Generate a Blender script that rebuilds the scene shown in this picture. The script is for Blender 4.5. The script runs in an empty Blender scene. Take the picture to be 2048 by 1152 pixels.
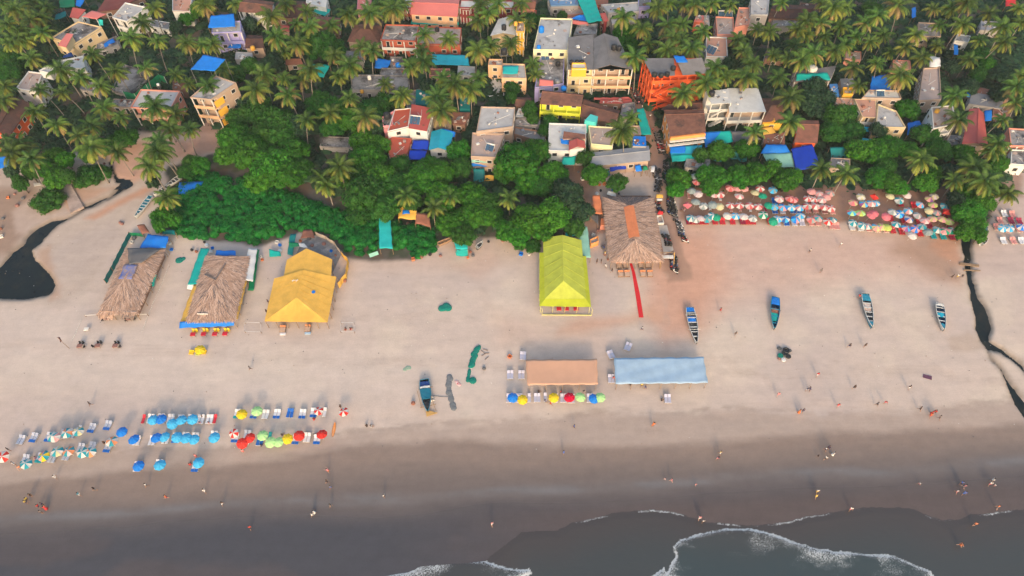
import bpy, math, random
import numpy as np
from mathutils import Vector, Matrix
random.seed(7)
R = math.radians
# ------------------------------------------------------------------ camera, sky, sun, exposure
CAM_H, PITCH, FPX = 130.0, R(54.5), 1384.0
CP, SP = math.cos(PITCH), math.sin(PITCH)
sc = bpy.context.scene
col = sc.collection
cam = bpy.data.cameras.new("camera")
cam.sensor_width = 36.0
cam.lens = 36.0 * FPX / 2048.0
cam.clip_start, cam.clip_end = 1.0, 9000.0
camo = bpy.data.objects.new("camera", cam)
camo.location = (0, 0, CAM_H)
camo.rotation_euler = (math.pi / 2 - PITCH, 0, 0)
col.objects.link(camo)
sc.camera = camo
SUN_EL, SUN_AZ = R(23.0), R(184.0)      # sun stands behind the camera, a little to the right: shadows run away, slightly left
w = bpy.data.worlds.new("World"); sc.world = w; w.use_nodes = True
nt = w.node_tree
sky = nt.nodes.new("ShaderNodeTexSky"); sky.sky_type = 'NISHITA'; sky.sun_disc = False
sky.sun_elevation = SUN_EL; sky.sun_rotation = R(176.0)
sky.air_density = 1.4; sky.dust_density = 4.5; sky.ozone_density = 1.0
nt.links.new(sky.outputs[0], nt.nodes["Background"].inputs[0])
nt.nodes["Background"].inputs[1].default_value = 0.15
sl = bpy.data.lights.new("sun", 'SUN'); sl.energy = 0.85; sl.angle = R(6); sl.color = (1.0, 0.66, 0.40)
so = bpy.data.objects.new("sun", sl); col.objects.link(so)
_d = Vector((-0.07, 1.0, -math.tan(SUN_EL))).normalized()
so.rotation_euler = _d.to_track_quat('-Z', 'Y').to_euler()
so.location = (20, -60, 90)
sc.view_settings.view_transform = 'Standard'; sc.view_settings.look = 'None'
sc.view_settings.exposure = 1.02; sc.view_settings.gamma = 1.0
try: sc.cycles.max_bounces = 5; sc.cycles.diffuse_bounces = 2; sc.cycles.transparent_max_bounces = 6
except Exception: pass

# ------------------------------------------------------------------ geometry helpers
def P(x, y, z=0.0):
    """point at height z seen at photo pixel (x, y) of 2048x1152"""
    a = (x - 1024.0) / FPX; b = (576.0 - y) / FPX
    ry = CP + b * SP; rz = -SP + b * CP
    t = (z - CAM_H) / rz
    return Vector((a * t, ry * t, z))
def proj(X, Y, Z=0.0):
    d = np.maximum(Y * CP + (CAM_H - Z) * SP, 1.0)
    return 1024 + FPX * X / d, 576 - FPX * (Y * SP + (Z - CAM_H) * CP) / d
TILES = dict(a=(0, 0, 3.84), b=(400, 0, 3.84), c=(800, 0, 3.84), d=(1200, 0, 3.84), e=(1600, 0, 3.6), f=(740, 0, 7.2), g=(740, 160, 6.065),
             h=(930, 0, 7.2), i=(920, 160, 5.485), j=(1060, 0, 5.76), k=(1060, 180, 5.76), l=(1250, 90, 4.8), m=(1390, 150, 5.76),
             n=(1560, 100, 4.8), o=(1790, 100, 3.84), p=(1380, 0, 7.877), q=(0, 0, 5.76), r=(360, 0, 4.608), L=(0, 280, 3.84),
             M=(400, 280, 3.84), N=(800, 280, 3.84), O=(1170, 280, 3.84), S=(1600, 280, 3.6), T=(120, 440, 3.413), U=(1160, 280, 4.113),
             V=(700, 540, 3.6), W=(990, 560, 3.84), X=(1340, 560, 3.84), Y=(1640, 560, 3.84), A=(0, 780, 4.43), B=(260, 780, 4.114),
             C=(980, 740, 4.452), D=(700, 820, 2.926), E=(1300, 820, 2.738), F=(1340, 350, 6.4), G=(1640, 350, 6.4), Z=(0, 0, 1))
def px(t, pts):
    ox, oy, s = TILES[t]
    return [(ox + p[0] / s, oy + p[1] / s) + tuple(p[2:]) for p in pts]

class MB:
    def __init__(s): s.v = []; s.f = []; s.m = []
    def add(s, vs, fs, mi=0):
        n = len(s.v); s.v += [tuple(v) for v in vs]
        for f in fs: s.f.append(tuple(i + n for i in f)); s.m.append(mi)
    def quad(s, a, b, c, d, mi=0): s.add([a, b, c, d], [(0, 1, 2, 3)], mi)
    def prism(s, poly, z0, z1, mi=0, top=None):
        """poly: list of (x,y) or of vectors counter-clockwise; z may be lists"""
        n = len(poly)
        lo = [(p[0], p[1], z0 if not isinstance(z0, (list, tuple)) else z0[i]) for i, p in enumerate(poly)]
        hi = [(p[0], p[1], z1 if not isinstance(z1, (list, tuple)) else z1[i]) for i, p in enumerate(poly)]
        s.add(lo + hi, [(i, (i + 1) % n, (i + 1) % n + n, i + n) for i in range(n)] + [tuple(range(n - 1, -1, -1))], mi)
        s.add(hi, [tuple(range(n))], mi if top is None else top)
    def box(s, c, size, mi=0, rz=0.0, M=None):
        x, y, z = size[0] / 2, size[1] / 2, size[2] / 2
        vs = [Vector((i * x, j * y, k * z)) for k in (-1, 1) for j in (-1, 1) for i in (-1, 1)]
        m = M if M is not None else Matrix.Rotation(rz, 3, 'Z')
        vs = [m @ v + Vector(c) for v in vs]
        s.add(vs, [(0, 2, 3, 1), (4, 5, 7, 6), (0, 1, 5, 4), (2, 6, 7, 3), (0, 4, 6, 2), (1, 3, 7, 5)], mi)
    def bar(s, a, b, w_, h_=None, mi=0):
        a = Vector(a); b = Vector(b); h_ = h_ or w_
        d = b - a; L = d.length
        if L < 1e-6: return
        q = d.to_track_quat('X', 'Z').to_matrix()
        s.box((a + b) / 2, (L, w_, h_), mi, M=q)
    def tube(s, pts, rs, n=6, mi=0, cap=True):
        pts = [Vector(p) for p in pts]
        if not isinstance(rs, (list, tuple)): rs = [rs] * len(pts)
        base = len(s.v)
        for i, p in enumerate(pts):
            d = (pts[min(i + 1, len(pts) - 1)] - pts[max(i - 1, 0)]).normalized()
            u = d.orthogonal().normalized() if i == 0 else (u - d * u.dot(d)).normalized()
            v = d.cross(u)
            for k in range(n):
                a = 2 * math.pi * k / n
                s.v.append(tuple(p + (u * math.cos(a) + v * math.sin(a)) * rs[i]))
        for i in range(len(pts) - 1):
            for k in range(n):
                a = base + i * n + k; b = base + i * n + (k + 1) % n
                s.f.append((a, b, b + n, a + n)); s.m.append(mi)
        if cap:
            s.f.append(tuple(base + k for k in range(n - 1, -1, -1))); s.m.append(mi)
            s.f.append(tuple(base + (len(pts) - 1) * n + k for k in range(n))); s.m.append(mi)
    def lathe(s, c, prof, n=12, mi=0, sx=1, sy=1, rz=0):
        """prof: list of (radius, z)"""
        base = len(s.v); c = Vector(c)
        for r_, z in prof:
            for k in range(n):
                a = 2 * math.pi * k / n + rz
                s.v.append((c.x + r_ * sx * math.cos(a), c.y + r_ * sy * math.sin(a), c.z + z))
        for i in range(len(prof) - 1):
            for k in range(n):
                a = base + i * n + k; b = base + i * n + (k + 1) % n
                s.f.append((a, b, b + n, a + n)); s.m.append(mi)
        s.f.append(tuple(base + k for k in range(n - 1, -1, -1))); s.m.append(mi)
        s.f.append(tuple(base + (len(prof) - 1) * n + k for k in range(n))); s.m.append(mi)
    def mesh(s, name, mats, smooth=False, off=(0, 0, 0)):
        me = bpy.data.meshes.new(name)
        v = np.array(s.v, dtype=float).reshape(-1, 3) - np.array(off, dtype=float)
        me.from_pydata(v.tolist(), [], s.f)
        for m_ in (mats if isinstance(mats, (list, tuple)) else [mats]): me.materials.append(m_)
        me.polygons.foreach_set("material_index", s.m)
        if smooth: me.polygons.foreach_set("use_smooth", [True] * len(s.f))
        me.update()
        return me
    def build(s, name, mats, parent=None, smooth=False, off=None):
        if off is None:
            off = root_loc(parent) if parent is not None else (0, 0, 0)
        return link(name, s.mesh(name, mats, smooth, off), parent)
    def local(s, name, mats, parent=None, smooth=False):
        return link(name, s.mesh(name, mats, smooth), parent)
def root_loc(o):
    while o.parent: o = o.parent
    return o.location[:]
def link(name, data, parent=None, loc=None):
    o = bpy.data.objects.new(name, data); col.objects.link(o)
    if parent is not None: o.parent = parent
    if loc is not None: o.location = loc
    return o
def tag(o, label=None, cat=None, group=None, kind=None):
    if label: o['label'] = label
    if cat: o['category'] = cat
    if group: o['group'] = group
    if kind: o['kind'] = kind
    return o
def thing(name, label, cat, loc=(0, 0, 0), rz=0.0, group=None):
    o = bpy.data.objects.new(name, None); col.objects.link(o); o.empty_display_size = 0.2
    o.location = loc; o.rotation_euler = (0, 0, rz)
    return tag(o, label, cat, group, 'thing')
KIDS = {}; COPIED = {}
def copy_tree(o, parent=None):
    c = o.copy(); col.objects.link(c)
    if parent is not None: c.parent = parent
    ks = [copy_tree(ch, c) for ch in KIDS.get(o.name, ())]
    if ks: COPIED[c.name] = ks
    return c
class Proto:
    """first use moves the prototype itself, later uses copy it and its parts"""
    def __init__(s, make): s.make = make; s.o = None
    def put(s, label, loc, rz=0, scale=1, group=None, tilt=None, mats=None):
        if s.o is None:
            s.o = s.make(); o = s.o
            def reg(x):
                KIDS[x.name] = list(x.children)
                for ch in KIDS[x.name]: reg(ch)
            reg(o); COPIED[o.name] = KIDS[o.name]
        else: o = copy_tree(s.o)
        o.location = loc; o.rotation_euler = (tilt[0] if tilt else 0, tilt[1] if tilt else 0, rz)
        o.scale = scale if isinstance(scale, (tuple, list)) else (scale,) * 3
        if label: o['label'] = label
        if group: o['group'] = group
        return o
ORD = ("first second third fourth fifth sixth seventh eighth ninth tenth eleventh twelfth thirteenth fourteenth fifteenth sixteenth "
       "seventeenth eighteenth nineteenth twentieth").split()
TENS = {2: "twenty", 3: "thirty", 4: "forty", 5: "fifty"}
def ordinal(i):
    if i < 20: return ORD[i]
    t, u = divmod(i + 1, 10)
    return {2: "twentieth", 3: "thirtieth", 4: "fortieth", 5: "fiftieth"}[t] if u == 0 else TENS[t] + "-" + ORD[u - 1]
LAND = []                        # (x, y, phrase) in photo pixels: what labels may point at
def place_labels(items, pref=None):
    """items: dicts with o, x, y, base -> each gets its own label by nearest landmark, side and rank"""
    groups = {}
    for it in items:
        L = min(LAND, key=lambda l: (l[0] - it['x']) ** 2 + (1.3 * (l[1] - it['y'])) ** 2)
        dx, dy = it['x'] - L[0], it['y'] - L[1]
        side = ("right of" if dx > 0 else "left of") if abs(dx) > abs(dy) * 1.2 else ("in front of" if dy > 0 else "behind")
        groups.setdefault((it['base'], L[2], side), []).append((dx * dx + dy * dy, it))
    for (base, L, side), g in groups.items():
        g.sort(key=lambda t: t[0])
        for k, (_, it) in enumerate(g):
            it['o']['label'] = f"{base} {side} {L}" if len(g) == 1 else (f"{base} {side} {L}, nearest to it" if k == 0 else f"{base} {side} {L}, {ordinal(k)} nearest")

# ------------------------------------------------------------------ noise in numpy
def _hash(i, j, s):
    h = (i.astype(np.int64) * 374761393 + j.astype(np.int64) * 668265263 + s * 1442695041) & 0xffffffff
    h = ((h ^ (h >> 13)) * 1274126177) & 0xffffffff
    return ((h ^ (h >> 16)) & 0xffff) / 65535.0
def vnoise(x, y, s=0):
    i = np.floor(x); j = np.floor(y); u = x - i; v = y - j
    u = u * u * (3 - 2 * u); v = v * v * (3 - 2 * v)
    a = _hash(i, j, s); b = _hash(i + 1, j, s); c = _hash(i, j + 1, s); d = _hash(i + 1, j + 1, s)
    return (a * (1 - u) + b * u) * (1 - v) + (c * (1 - u) + d * u) * v
def fbm(x, y, s=0, o=4):
    t = 0; a = 0.5; n = 0
    for k in range(o): t = t + a * vnoise(x, y, s + k); n += a; x = x * 2.03; y = y * 2.03; a *= 0.5
    return t / n
def sdf(X, Y, poly, pad=200.0):
    """signed distance (positive inside) of points to polygon, clipped to a pad round its box"""
    poly = np.array(poly, dtype=float); out = np.full(X.shape, -pad)
    x0, y0 = poly.min(0) - pad; x1, y1 = poly.max(0) + pad
    k = np.nonzero((X > x0) & (X < x1) & (Y > y0) & (Y < y1))[0]
    if len(k) == 0: return out
    x = X[k]; y = Y[k]; d = np.full(x.shape, 1e9); ins = np.zeros(x.shape, bool)
    for i in range(len(poly)):
        ax, ay = poly[i]; bx, by = poly[(i + 1) % len(poly)]
        ex, ey = bx - ax, by - ay
        t = np.clip(((x - ax) * ex + (y - ay) * ey) / max(ex * ex + ey * ey, 1e-9), 0, 1)
        d = np.minimum(d, (x - ax - t * ex) ** 2 + (y - ay - t * ey) ** 2)
        c = ((ay > y) != (by > y)) & (x < (bx - ax) * (y - ay) / (by - ay + 1e-12) + ax)
        ins ^= c
    out[k] = np.where(ins, np.sqrt(d), -np.sqrt(d))
    return out
def sm(a, b, x):
    t = np.clip((x - a) / (b - a), 0, 1); return t * t * (3 - 2 * t)
def lin(c):
    return tuple((v / 255 / 12.92) if v / 255 <= 0.04045 else ((v / 255 + 0.055) / 1.055) ** 2.4 for v in c)

# ------------------------------------------------------------------ materials
MATS = {}
def mat(name, c, rough=0.8, c2=None, sc_=1.0, bump=0.0, stain=None, stain_at=0.62, wave=None, rnd=0.0, spec=0.3, transl=0.0, coord='Object', isl=0.0, met=0.0):
    """procedural surface: noise between c and c2, stains above a threshold, ribs (wave=(axis, scale, depth))"""
    if name in MATS: return MATS[name]
    m = bpy.data.materials.new(name); MATS[name] = m; m.use_nodes = True
    N = m.node_tree.nodes; Lk = m.node_tree.links
    b = N["Principled BSDF"]; b.inputs["Roughness"].default_value = rough
    b.inputs["Specular IOR Level"].default_value = spec; b.inputs["Metallic"].default_value = met
    tc = N.new("ShaderNodeTexCoord")
    if coord == 'World':
        g = N.new("ShaderNodeNewGeometry"); vec = g.outputs["Position"]
    else: vec = tc.outputs["Object"]
    c = tuple(c); c2 = tuple(c2) if c2 else tuple(v * 0.72 for v in c)
    no = N.new("ShaderNodeTexNoise"); no.inputs["Scale"].default_value = sc_; no.inputs["Detail"].default_value = 6; no.inputs["Roughness"].default_value = 0.65
    Lk.new(vec, no.inputs["Vector"])
    rp = N.new("ShaderNodeMapRange"); rp.inputs[1].default_value = 0.35; rp.inputs[2].default_value = 0.65
    Lk.new(no.outputs["Fac"], rp.inputs[0])
    mx = N.new("ShaderNodeMix"); mx.data_type = 'RGBA'
    mx.inputs[6].default_value = (*c, 1); mx.inputs[7].default_value = (*c2, 1); Lk.new(rp.outputs[0], mx.inputs[0])
    out = mx.outputs[2]
    if stain:
        n2 = N.new("ShaderNodeTexNoise"); n2.inputs["Scale"].default_value = sc_ * 0.45; n2.inputs["Detail"].default_value = 8; n2.inputs["Roughness"].default_value = 0.7
        mp = N.new("ShaderNodeMapping"); mp.inputs["Location"].default_value = (13.1, 7.7, 3.3); Lk.new(vec, mp.inputs[0]); Lk.new(mp.outputs[0], n2.inputs["Vector"])
        r2 = N.new("ShaderNodeMapRange"); r2.inputs[1].default_value = stain_at - 0.1; r2.inputs[2].default_value = stain_at + 0.05
        Lk.new(n2.outputs["Fac"], r2.inputs[0])
        m2 = N.new("ShaderNodeMix"); m2.data_type = 'RGBA'; Lk.new(r2.outputs[0], m2.inputs[0]); Lk.new(out, m2.inputs[6]); m2.inputs[7].default_value = (*stain, 1)
        out = m2.outputs[2]
    if isl:
        gi = N.new("ShaderNodeNewGeometry"); hi_ = N.new("ShaderNodeHueSaturation"); ai = N.new("ShaderNodeMapRange"); ai.inputs[3].default_value = 1 - isl; ai.inputs[4].default_value = 1 + isl
        Lk.new(gi.outputs["Random Per Island"], ai.inputs[0]); Lk.new(ai.outputs[0], hi_.inputs["Value"]); Lk.new(out, hi_.inputs["Color"]); out = hi_.outputs[0]
    if rnd:
        oi = N.new("ShaderNodeObjectInfo"); hs = N.new("ShaderNodeHueSaturation")
        a = N.new("ShaderNodeMapRange"); a.inputs[3].default_value = 1 - rnd; a.inputs[4].default_value = 1 + rnd
        Lk.new(oi.outputs["Random"], a.inputs[0]); Lk.new(a.outputs[0], hs.inputs["Value"])
        h = N.new("ShaderNodeMapRange"); h.inputs[3].default_value = 0.5 + rnd * 0.06; h.inputs[4].default_value = 0.5 - rnd * 0.06
        w3 = N.new("ShaderNodeMath"); w3.operation = 'FRACT'; w2 = N.new("ShaderNodeMath"); w2.operation = 'MULTIPLY'; w2.inputs[1].default_value = 7.3
        Lk.new(oi.outputs["Random"], w2.inputs[0]); Lk.new(w2.outputs[0], w3.inputs[0]); Lk.new(w3.outputs[0], h.inputs[0]); Lk.new(h.outputs[0], hs.inputs["Hue"])
        Lk.new(out, hs.inputs["Color"]); out = hs.outputs[0]
    hgt = no.outputs["Fac"]; dist = 0.05
    if wave:
        wv = N.new("ShaderNodeTexWave"); wv.bands_direction = wave[0]; wv.inputs["Scale"].default_value = wave[1]; wv.inputs["Distortion"].default_value = wave[3] if len(wave) > 3 else 0.3
        wv.inputs["Detail"].default_value = 1.0
        Lk.new(vec, wv.inputs["Vector"])
        mw = N.new("ShaderNodeMix"); mw.data_type = 'RGBA'; mw.blend_type = 'MULTIPLY'; mw.inputs[0].default_value = wave[2]
        Lk.new(out, mw.inputs[6]); Lk.new(wv.outputs["Color"], mw.inputs[7]); out = mw.outputs[2]
        hgt = wv.outputs["Fac"]
    Lk.new(out, b.inputs["Base Color"])
    if bump:
        bp = N.new("ShaderNodeBump"); bp.inputs["Strength"].default_value = bump; bp.inputs["Distance"].default_value = dist
        Lk.new(hgt, bp.inputs["Height"]); Lk.new(bp.outputs[0], b.inputs["Normal"])
    if transl:
        tr = N.new("ShaderNodeBsdfTranslucent"); ms = N.new("ShaderNodeMixShader"); ms.inputs[0].default_value = transl
        Lk.new(out, tr.inputs[0]); Lk.new(b.outputs[0], ms.inputs[1]); Lk.new(tr.outputs[0], ms.inputs[2])
        Lk.new(ms.outputs[0], N["Material Output"].inputs[0])
    return m
# ------------------------------------------------------------------ the ground: one sheet to the horizon
def axis(lo, hi, step, far_lo, far_hi):
    a = list(np.arange(lo, hi + 1e-6, step)); s = step; p = hi
    while p < far_hi: s *= 1.25; p += s; a.append(p)
    s = step; p = lo; b = []
    while p > far_lo: s *= 1.25; p -= s; b.append(p)
    return np.array(b[::-1] + a)
def grid_mesh(name, gx, gy, Z, colors, m, extra=None, keep=None):
    nx, ny = len(gx), len(gy)
    X, Y = np.meshgrid(gx, gy); n = nx * ny
    v = np.stack([X.ravel(), Y.ravel(), Z.ravel()], 1)
    i = np.arange(nx - 1); j = np.arange(ny - 1); I, J = np.meshgrid(i, j); a = (J * nx + I).ravel()
    f = np.stack([a, a + 1, a + nx + 1, a + nx], 1)
    if keep is not None:
        k = keep.ravel(); f = f[k[f].any(1)]
        used = np.zeros(n, bool); used[f.ravel()] = True; idx = np.cumsum(used) - 1
        v = v[used]; f = idx[f]
    else: used = np.ones(n, bool)
    me = bpy.data.meshes.new(name)
    me.vertices.add(len(v)); me.vertices.foreach_set("co", v.ravel())
    me.loops.add(f.size); me.loops.foreach_set("vertex_index", f.ravel().astype(np.int32))
    me.polygons.add(len(f)); me.polygons.foreach_set("loop_start", np.arange(0, f.size, 4, dtype=np.int32))
    me.polygons.foreach_set("use_smooth", np.ones(len(f), bool))
    me.update(calc_edges=True)
    for nm, arr in colors.items():
        ca = me.color_attributes.new(nm, 'FLOAT_COLOR', 'POINT')
        c4 = np.ones((len(v), 4)); c4[:, :arr.shape[1]] = arr[used]
        ca.data.foreach_set("color", c4.ravel())
    me.materials.append(m)
    return link(name, me)
gx = axis(-172, 172, 0.42, -4000, 4000); gy = axis(24, 214, 0.42, -3000, 5000)
X, Y = np.meshgrid(gx, gy); X = X.ravel(); Y = Y.ravel()
PX, PY = proj(X, Y)
behind = (Y * CP + CAM_H * SP) < 20
PY = np.where(behind, 5000.0, PY)
WX = PX + (fbm(X / 3.1, Y / 3.1, 3) - 0.5) * 16 + (fbm(X / 14, Y / 14, 31) - 0.5) * 22
WY = PY + (fbm(X / 3.1, Y / 3.1, 11) - 0.5) * 10 + (fbm(X / 14, Y / 14, 37) - 0.5) * 14
nb = fbm(X / 9, Y / 9, 5, 5); nf = fbm(X / 1.2, Y / 1.2, 6, 3); ns = fbm(X / 26, Y / 5, 8, 5)
C = np.empty((len(X), 3)); C[:] = (0.49, 0.40, 0.35)
RG = np.full(len(X), 0.95)
def layer(c, f, keepr=None):
    global C, RG
    f = np.clip(f, 0, 1)[:, None]; C = C * (1 - f) + np.array(c)[None] * f
    if keepr is not None: RG = RG * (1 - f[:, 0]) + keepr * f[:, 0]
def zone(poly, c, soft=8, amt=1.0, warp=True, r=None, bias=0.0):
    s = sdf(WX if warp else PX, WY if warp else PY, poly)
    layer(c, sm(-soft, soft, s + bias) * amt, r); return s
# gentle tone changes over the dry sand
layer((0.55, 0.46, 0.38), sm(0.45, 0.7, nb) * 0.6)
layer((0.44, 0.36, 0.33), sm(0.5, 0.75, fbm(X / 20, Y / 20, 21)) * 0.6)
zone([(0, 600), (600, 700), (1100, 720), (1100, 800), (500, 800), (0, 760)], (0.53, 0.45, 0.40), 40, 0.5)
zone([(1340, 445), (1900, 465), (1920, 560), (1700, 560), (1500, 600), (1360, 640), (1330, 560)], (0.50, 0.33, 0.265), 45, 0.75)
zone([(1310, 470), (1420, 460), (1450, 560), (1400, 650), (1330, 690), (1290, 600)], (0.50, 0.27, 0.185), 40, 0.8)
zone([(1120, 655), (1160, 640), (1260, 632), (1310, 612), (1330, 640), (1230, 655), (1160, 668), (1120, 668)], (0.50, 0.27, 0.17), 14, 0.6)
zone([(980, 620), (1080, 640), (1200, 660), (1250, 690), (1000, 690)], (0.53, 0.36, 0.27), 30, 0.4)
zone([(660, 500), (890, 480), (1070, 480), (1070, 520), (900, 540), (690, 540)], (0.50, 0.36, 0.28), 20, 0.45)
zone([(900, 530), (980, 500), (1000, 530), (960, 560)], (0.48, 0.32, 0.25), 14, 0.4)
zone([(1790, 480), (1900, 470), (1925, 520), (1925, 570), (1880, 560), (1830, 525), (1780, 510)], (0.30, 0.18, 0.12), 22, 0.7)
zone([(1880, 470), (1925, 480), (1925, 530), (1900, 520), (1860, 490)], (0.47, 0.24, 0.15), 12, 0.7)
# beach and creek flat at the left
zone([(-600, 330), (230, 340), (300, 280), (460, 270), (440, 300), (330, 330), (300, 400), (240, 470), (190, 560), (120, 610), (-600, 620)], (0.42, 0.34, 0.29), 16, 0.9)
zone([(-300, 370), (60, 380), (130, 420), (60, 450), (20, 510), (-300, 560)], (0.27, 0.18, 0.135), 14, 0.9)
zone([(60, 400), (120, 400), (150, 430), (80, 460), (30, 470), (20, 430)], (0.44, 0.34, 0.29), 8, 0.8)
zone([(140, 370), (215, 375), (228, 372), (180, 400), (145, 420), (130, 400)], (0.42, 0.25, 0.17), 8, 0.8)
zone([(172, 437), (205, 418), (285, 375), (300, 380), (240, 412), (190, 438)], (0.46, 0.22, 0.13), 7, 0.75)
zone([(210, 300), (230, 290), (330, 285), (450, 270), (440, 300), (330, 320), (300, 350), (250, 365), (225, 350)], (0.46, 0.27, 0.20), 9, 0.85)
zone([(130, 480), (230, 440), (250, 470), (170, 540), (120, 560), (95, 520)], (0.40, 0.33, 0.30), 16, 0.6)
zone([(80, 500), (100, 490), (120, 560), (115, 590), (98, 600), (95, 560)], (0.36, 0.22, 0.15), 8, 0.6)
# the village floor, dark with litter and creepers
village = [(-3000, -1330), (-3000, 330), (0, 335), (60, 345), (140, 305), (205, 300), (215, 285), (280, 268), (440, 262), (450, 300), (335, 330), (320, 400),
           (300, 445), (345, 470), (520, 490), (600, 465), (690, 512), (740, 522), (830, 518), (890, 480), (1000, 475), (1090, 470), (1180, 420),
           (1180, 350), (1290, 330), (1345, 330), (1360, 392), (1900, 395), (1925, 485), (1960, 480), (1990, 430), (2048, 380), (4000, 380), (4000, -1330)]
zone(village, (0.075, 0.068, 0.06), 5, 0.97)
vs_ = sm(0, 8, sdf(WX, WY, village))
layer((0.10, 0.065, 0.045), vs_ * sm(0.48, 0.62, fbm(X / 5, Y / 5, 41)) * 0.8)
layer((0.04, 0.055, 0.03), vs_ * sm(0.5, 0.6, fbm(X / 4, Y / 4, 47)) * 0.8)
soil = (0.33, 0.20, 0.145)
zone([(1358, 378), (1650, 372), (1925, 380), (1925, 490), (1880, 468), (1690, 446), (1360, 444)], (0.30, 0.165, 0.115), 6, 0.92)
zone([(1258, 170), (1290, 190), (1318, 250), (1335, 330), (1345, 400), (1362, 470), (1385, 560), (1335, 570), (1310, 480), (1300, 400), (1290, 300), (1262, 215)], soil, 5, 0.9)
zone([(1180, 300), (1200, 330), (1190, 390), (1230, 400), (1205, 470), (1180, 480), (1150, 400), (1130, 340)], (0.26, 0.15, 0.11), 6, 0.8)
zone([(1250, 345), (1310, 335), (1312, 395), (1245, 392)], (0.42, 0.34, 0.29), 4, 0.9)
zone([(1230, 375), (1280, 370), (1290, 392), (1235, 392)], (0.30, 0.27, 0.24), 5, 0.7)
zone([(1300, 420), (1320, 420), (1345, 470), (1350, 530), (1320, 520), (1308, 470)], (0.20, 0.12, 0.09), 4, 0.6)
zone([(1340, 455), (1352, 480), (1362, 560), (1340, 560)], (0.17, 0.12, 0.11), 8, 0.35)
zone([(1985, 330), (2060, 330), (2300, 380), (2300, 500), (1950, 560), (1950, 490), (1980, 440)], (0.46, 0.36, 0.32), 10, 0.9)
zone([(1980, 330), (2048, 340), (2048, 390), (2000, 400)], (0.24, 0.15, 0.12), 8, 0.8)
zone([(370, 250), (460, 225), (470, 262), (445, 300), (380, 290)], (0.38, 0.24, 0.19), 7, 0.8)
zone([(640, 268), (708, 262), (710, 304), (650, 306)], (0.14, 0.14, 0.145), 4, 0.9)
# creeks: a channel cut in the sand
pond = [(-40, 560), (0, 527), (23, 501), (47, 483), (62, 462), (75, 452), (104, 439), (141, 431), (167, 410), (198, 397), (219, 391), (229, 379), (240, 369),
        (260, 362), (264, 369), (247, 380), (224, 394), (198, 406), (169, 419), (141, 436), (117, 449), (99, 465), (75, 491), (65, 501), (70, 517),
        (89, 535), (104, 551), (111, 569), (104, 582), (95, 591), (60, 598), (20, 600), (-60, 597)]
ditch = [(258, 364), (232, 366), (226, 345), (219, 338), (217, 325), (226, 318), (221, 328), (225, 338), (231, 345), (236, 358), (260, 359)]
creek = [(1922, 470), (1925, 499), (1929, 530), (1937, 568), (1939, 583), (1943, 604), (1951, 638), (1952, 661), (1960, 682), (1973, 698), (1984, 721), (2005, 747),
         (2015, 771), (2023, 794), (2031, 812), (2048, 836), (2100, 900), (2200, 1015), (2280, 1010), (2170, 890), (2060, 812), (2041, 789), (2025, 766), (2005, 737), (1986, 714),
         (1980, 700), (1998, 706), (2025, 721), (2048, 743), (2130, 850), (2150, 846), (2048, 728), (2031, 714), (2005, 695), (1980, 680), (1986, 656), (1981, 630), (1968, 607), (1956, 586), (1951, 568),
         (1946, 530), (1944, 494), (1950, 470)]
lwx = PX + (fbm(X / 2, Y / 2, 53) - 0.5) * 9; lwy = PY + (fbm(X / 2, Y / 2, 59) - 0.5) * 6
s1 = sdf(lwx, lwy, pond, 60); s2 = sdf(lwx, lwy, creek, 60); s3 = sdf(lwx, lwy, ditch, 40) + 0.6
for s_, wet in ((s1, (0.20, 0.16, 0.125)), (s2, (0.22, 0.18, 0.14))):
    layer(wet, sm(-9, 2, s_) * 0.55, 0.7); layer((0.12, 0.09, 0.065), sm(-2, 3, s_) * 0.8, 0.5)
layer((0.03, 0.03, 0.03), sm(-1.5, 2, s3), 0.35)
zone([(1890, 675), (1935, 662), (1965, 690), (1970, 700), (1930, 705), (1900, 700)], (0.40, 0.31, 0.25), 7, 0.7)
Z = -0.75 * sm(-3, 7, np.maximum(s1, s2)) - 0.3 * sm(-2, 3, s3)
Z += ((fbm(X / 2.5, Y / 2.5, 71, 4) - 0.5) * 0.10 + (fbm(X / 11, Y / 11, 73, 3) - 0.5) * 0.10) * (1 - sm(900, 1000, PY))
# wet sand bands towards the sea
def line(pts): xs, ys = zip(*pts); return np.interp(PX, xs, ys)
l1 = line([(-200, 935), (0, 915), (200, 898), (450, 893), (650, 873), (750, 858), (850, 852), (1000, 845), (1100, 840), (1200, 826), (1340, 828), (1480, 818), (1640, 832), (1700, 826), (1800, 824), (1900, 812), (2010, 800), (2300, 770)])
l2 = line([(-200, 985), (0, 962), (300, 930), (560, 912), (700, 884), (940, 874), (1020, 884), (1200, 886), (1400, 880), (1500, 872), (1700, 858), (1900, 852), (2300, 820)])
l3 = line([(-200, 1040), (0, 1010), (300, 990), (600, 965), (800, 940), (1000, 930), (1300, 925), (1500, 920), (1700, 905), (1900, 895), (2300, 870)])
l4 = line([(-200, 1062), (0, 1045), (200, 1036), (400, 1020), (620, 1006), (760, 1004), (860, 1002), (1000, 986), (1150, 984), (1300, 975), (1500, 960), (1700, 950), (1850, 942), (2048, 930), (2300, 915)])
n1 = (ns - 0.5) * 34; n2_ = (nb - 0.5) * 26; rag = (fbm(X / 4, Y / 1.6, 83, 5) - 0.5) * 22
band = sm(-14, 4, WY - l1 + rag) * (1 - sm(3, 16, WY - l1 + n1)) * sm(0.35, 0.6, fbm(X / 3, Y / 0.9, 91, 5))
layer((0.27, 0.22, 0.19), band * 0.7)
layer((0.36, 0.285, 0.245), sm(-8, 12, PY - l1 + rag * 0.6), 0.8)
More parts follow.
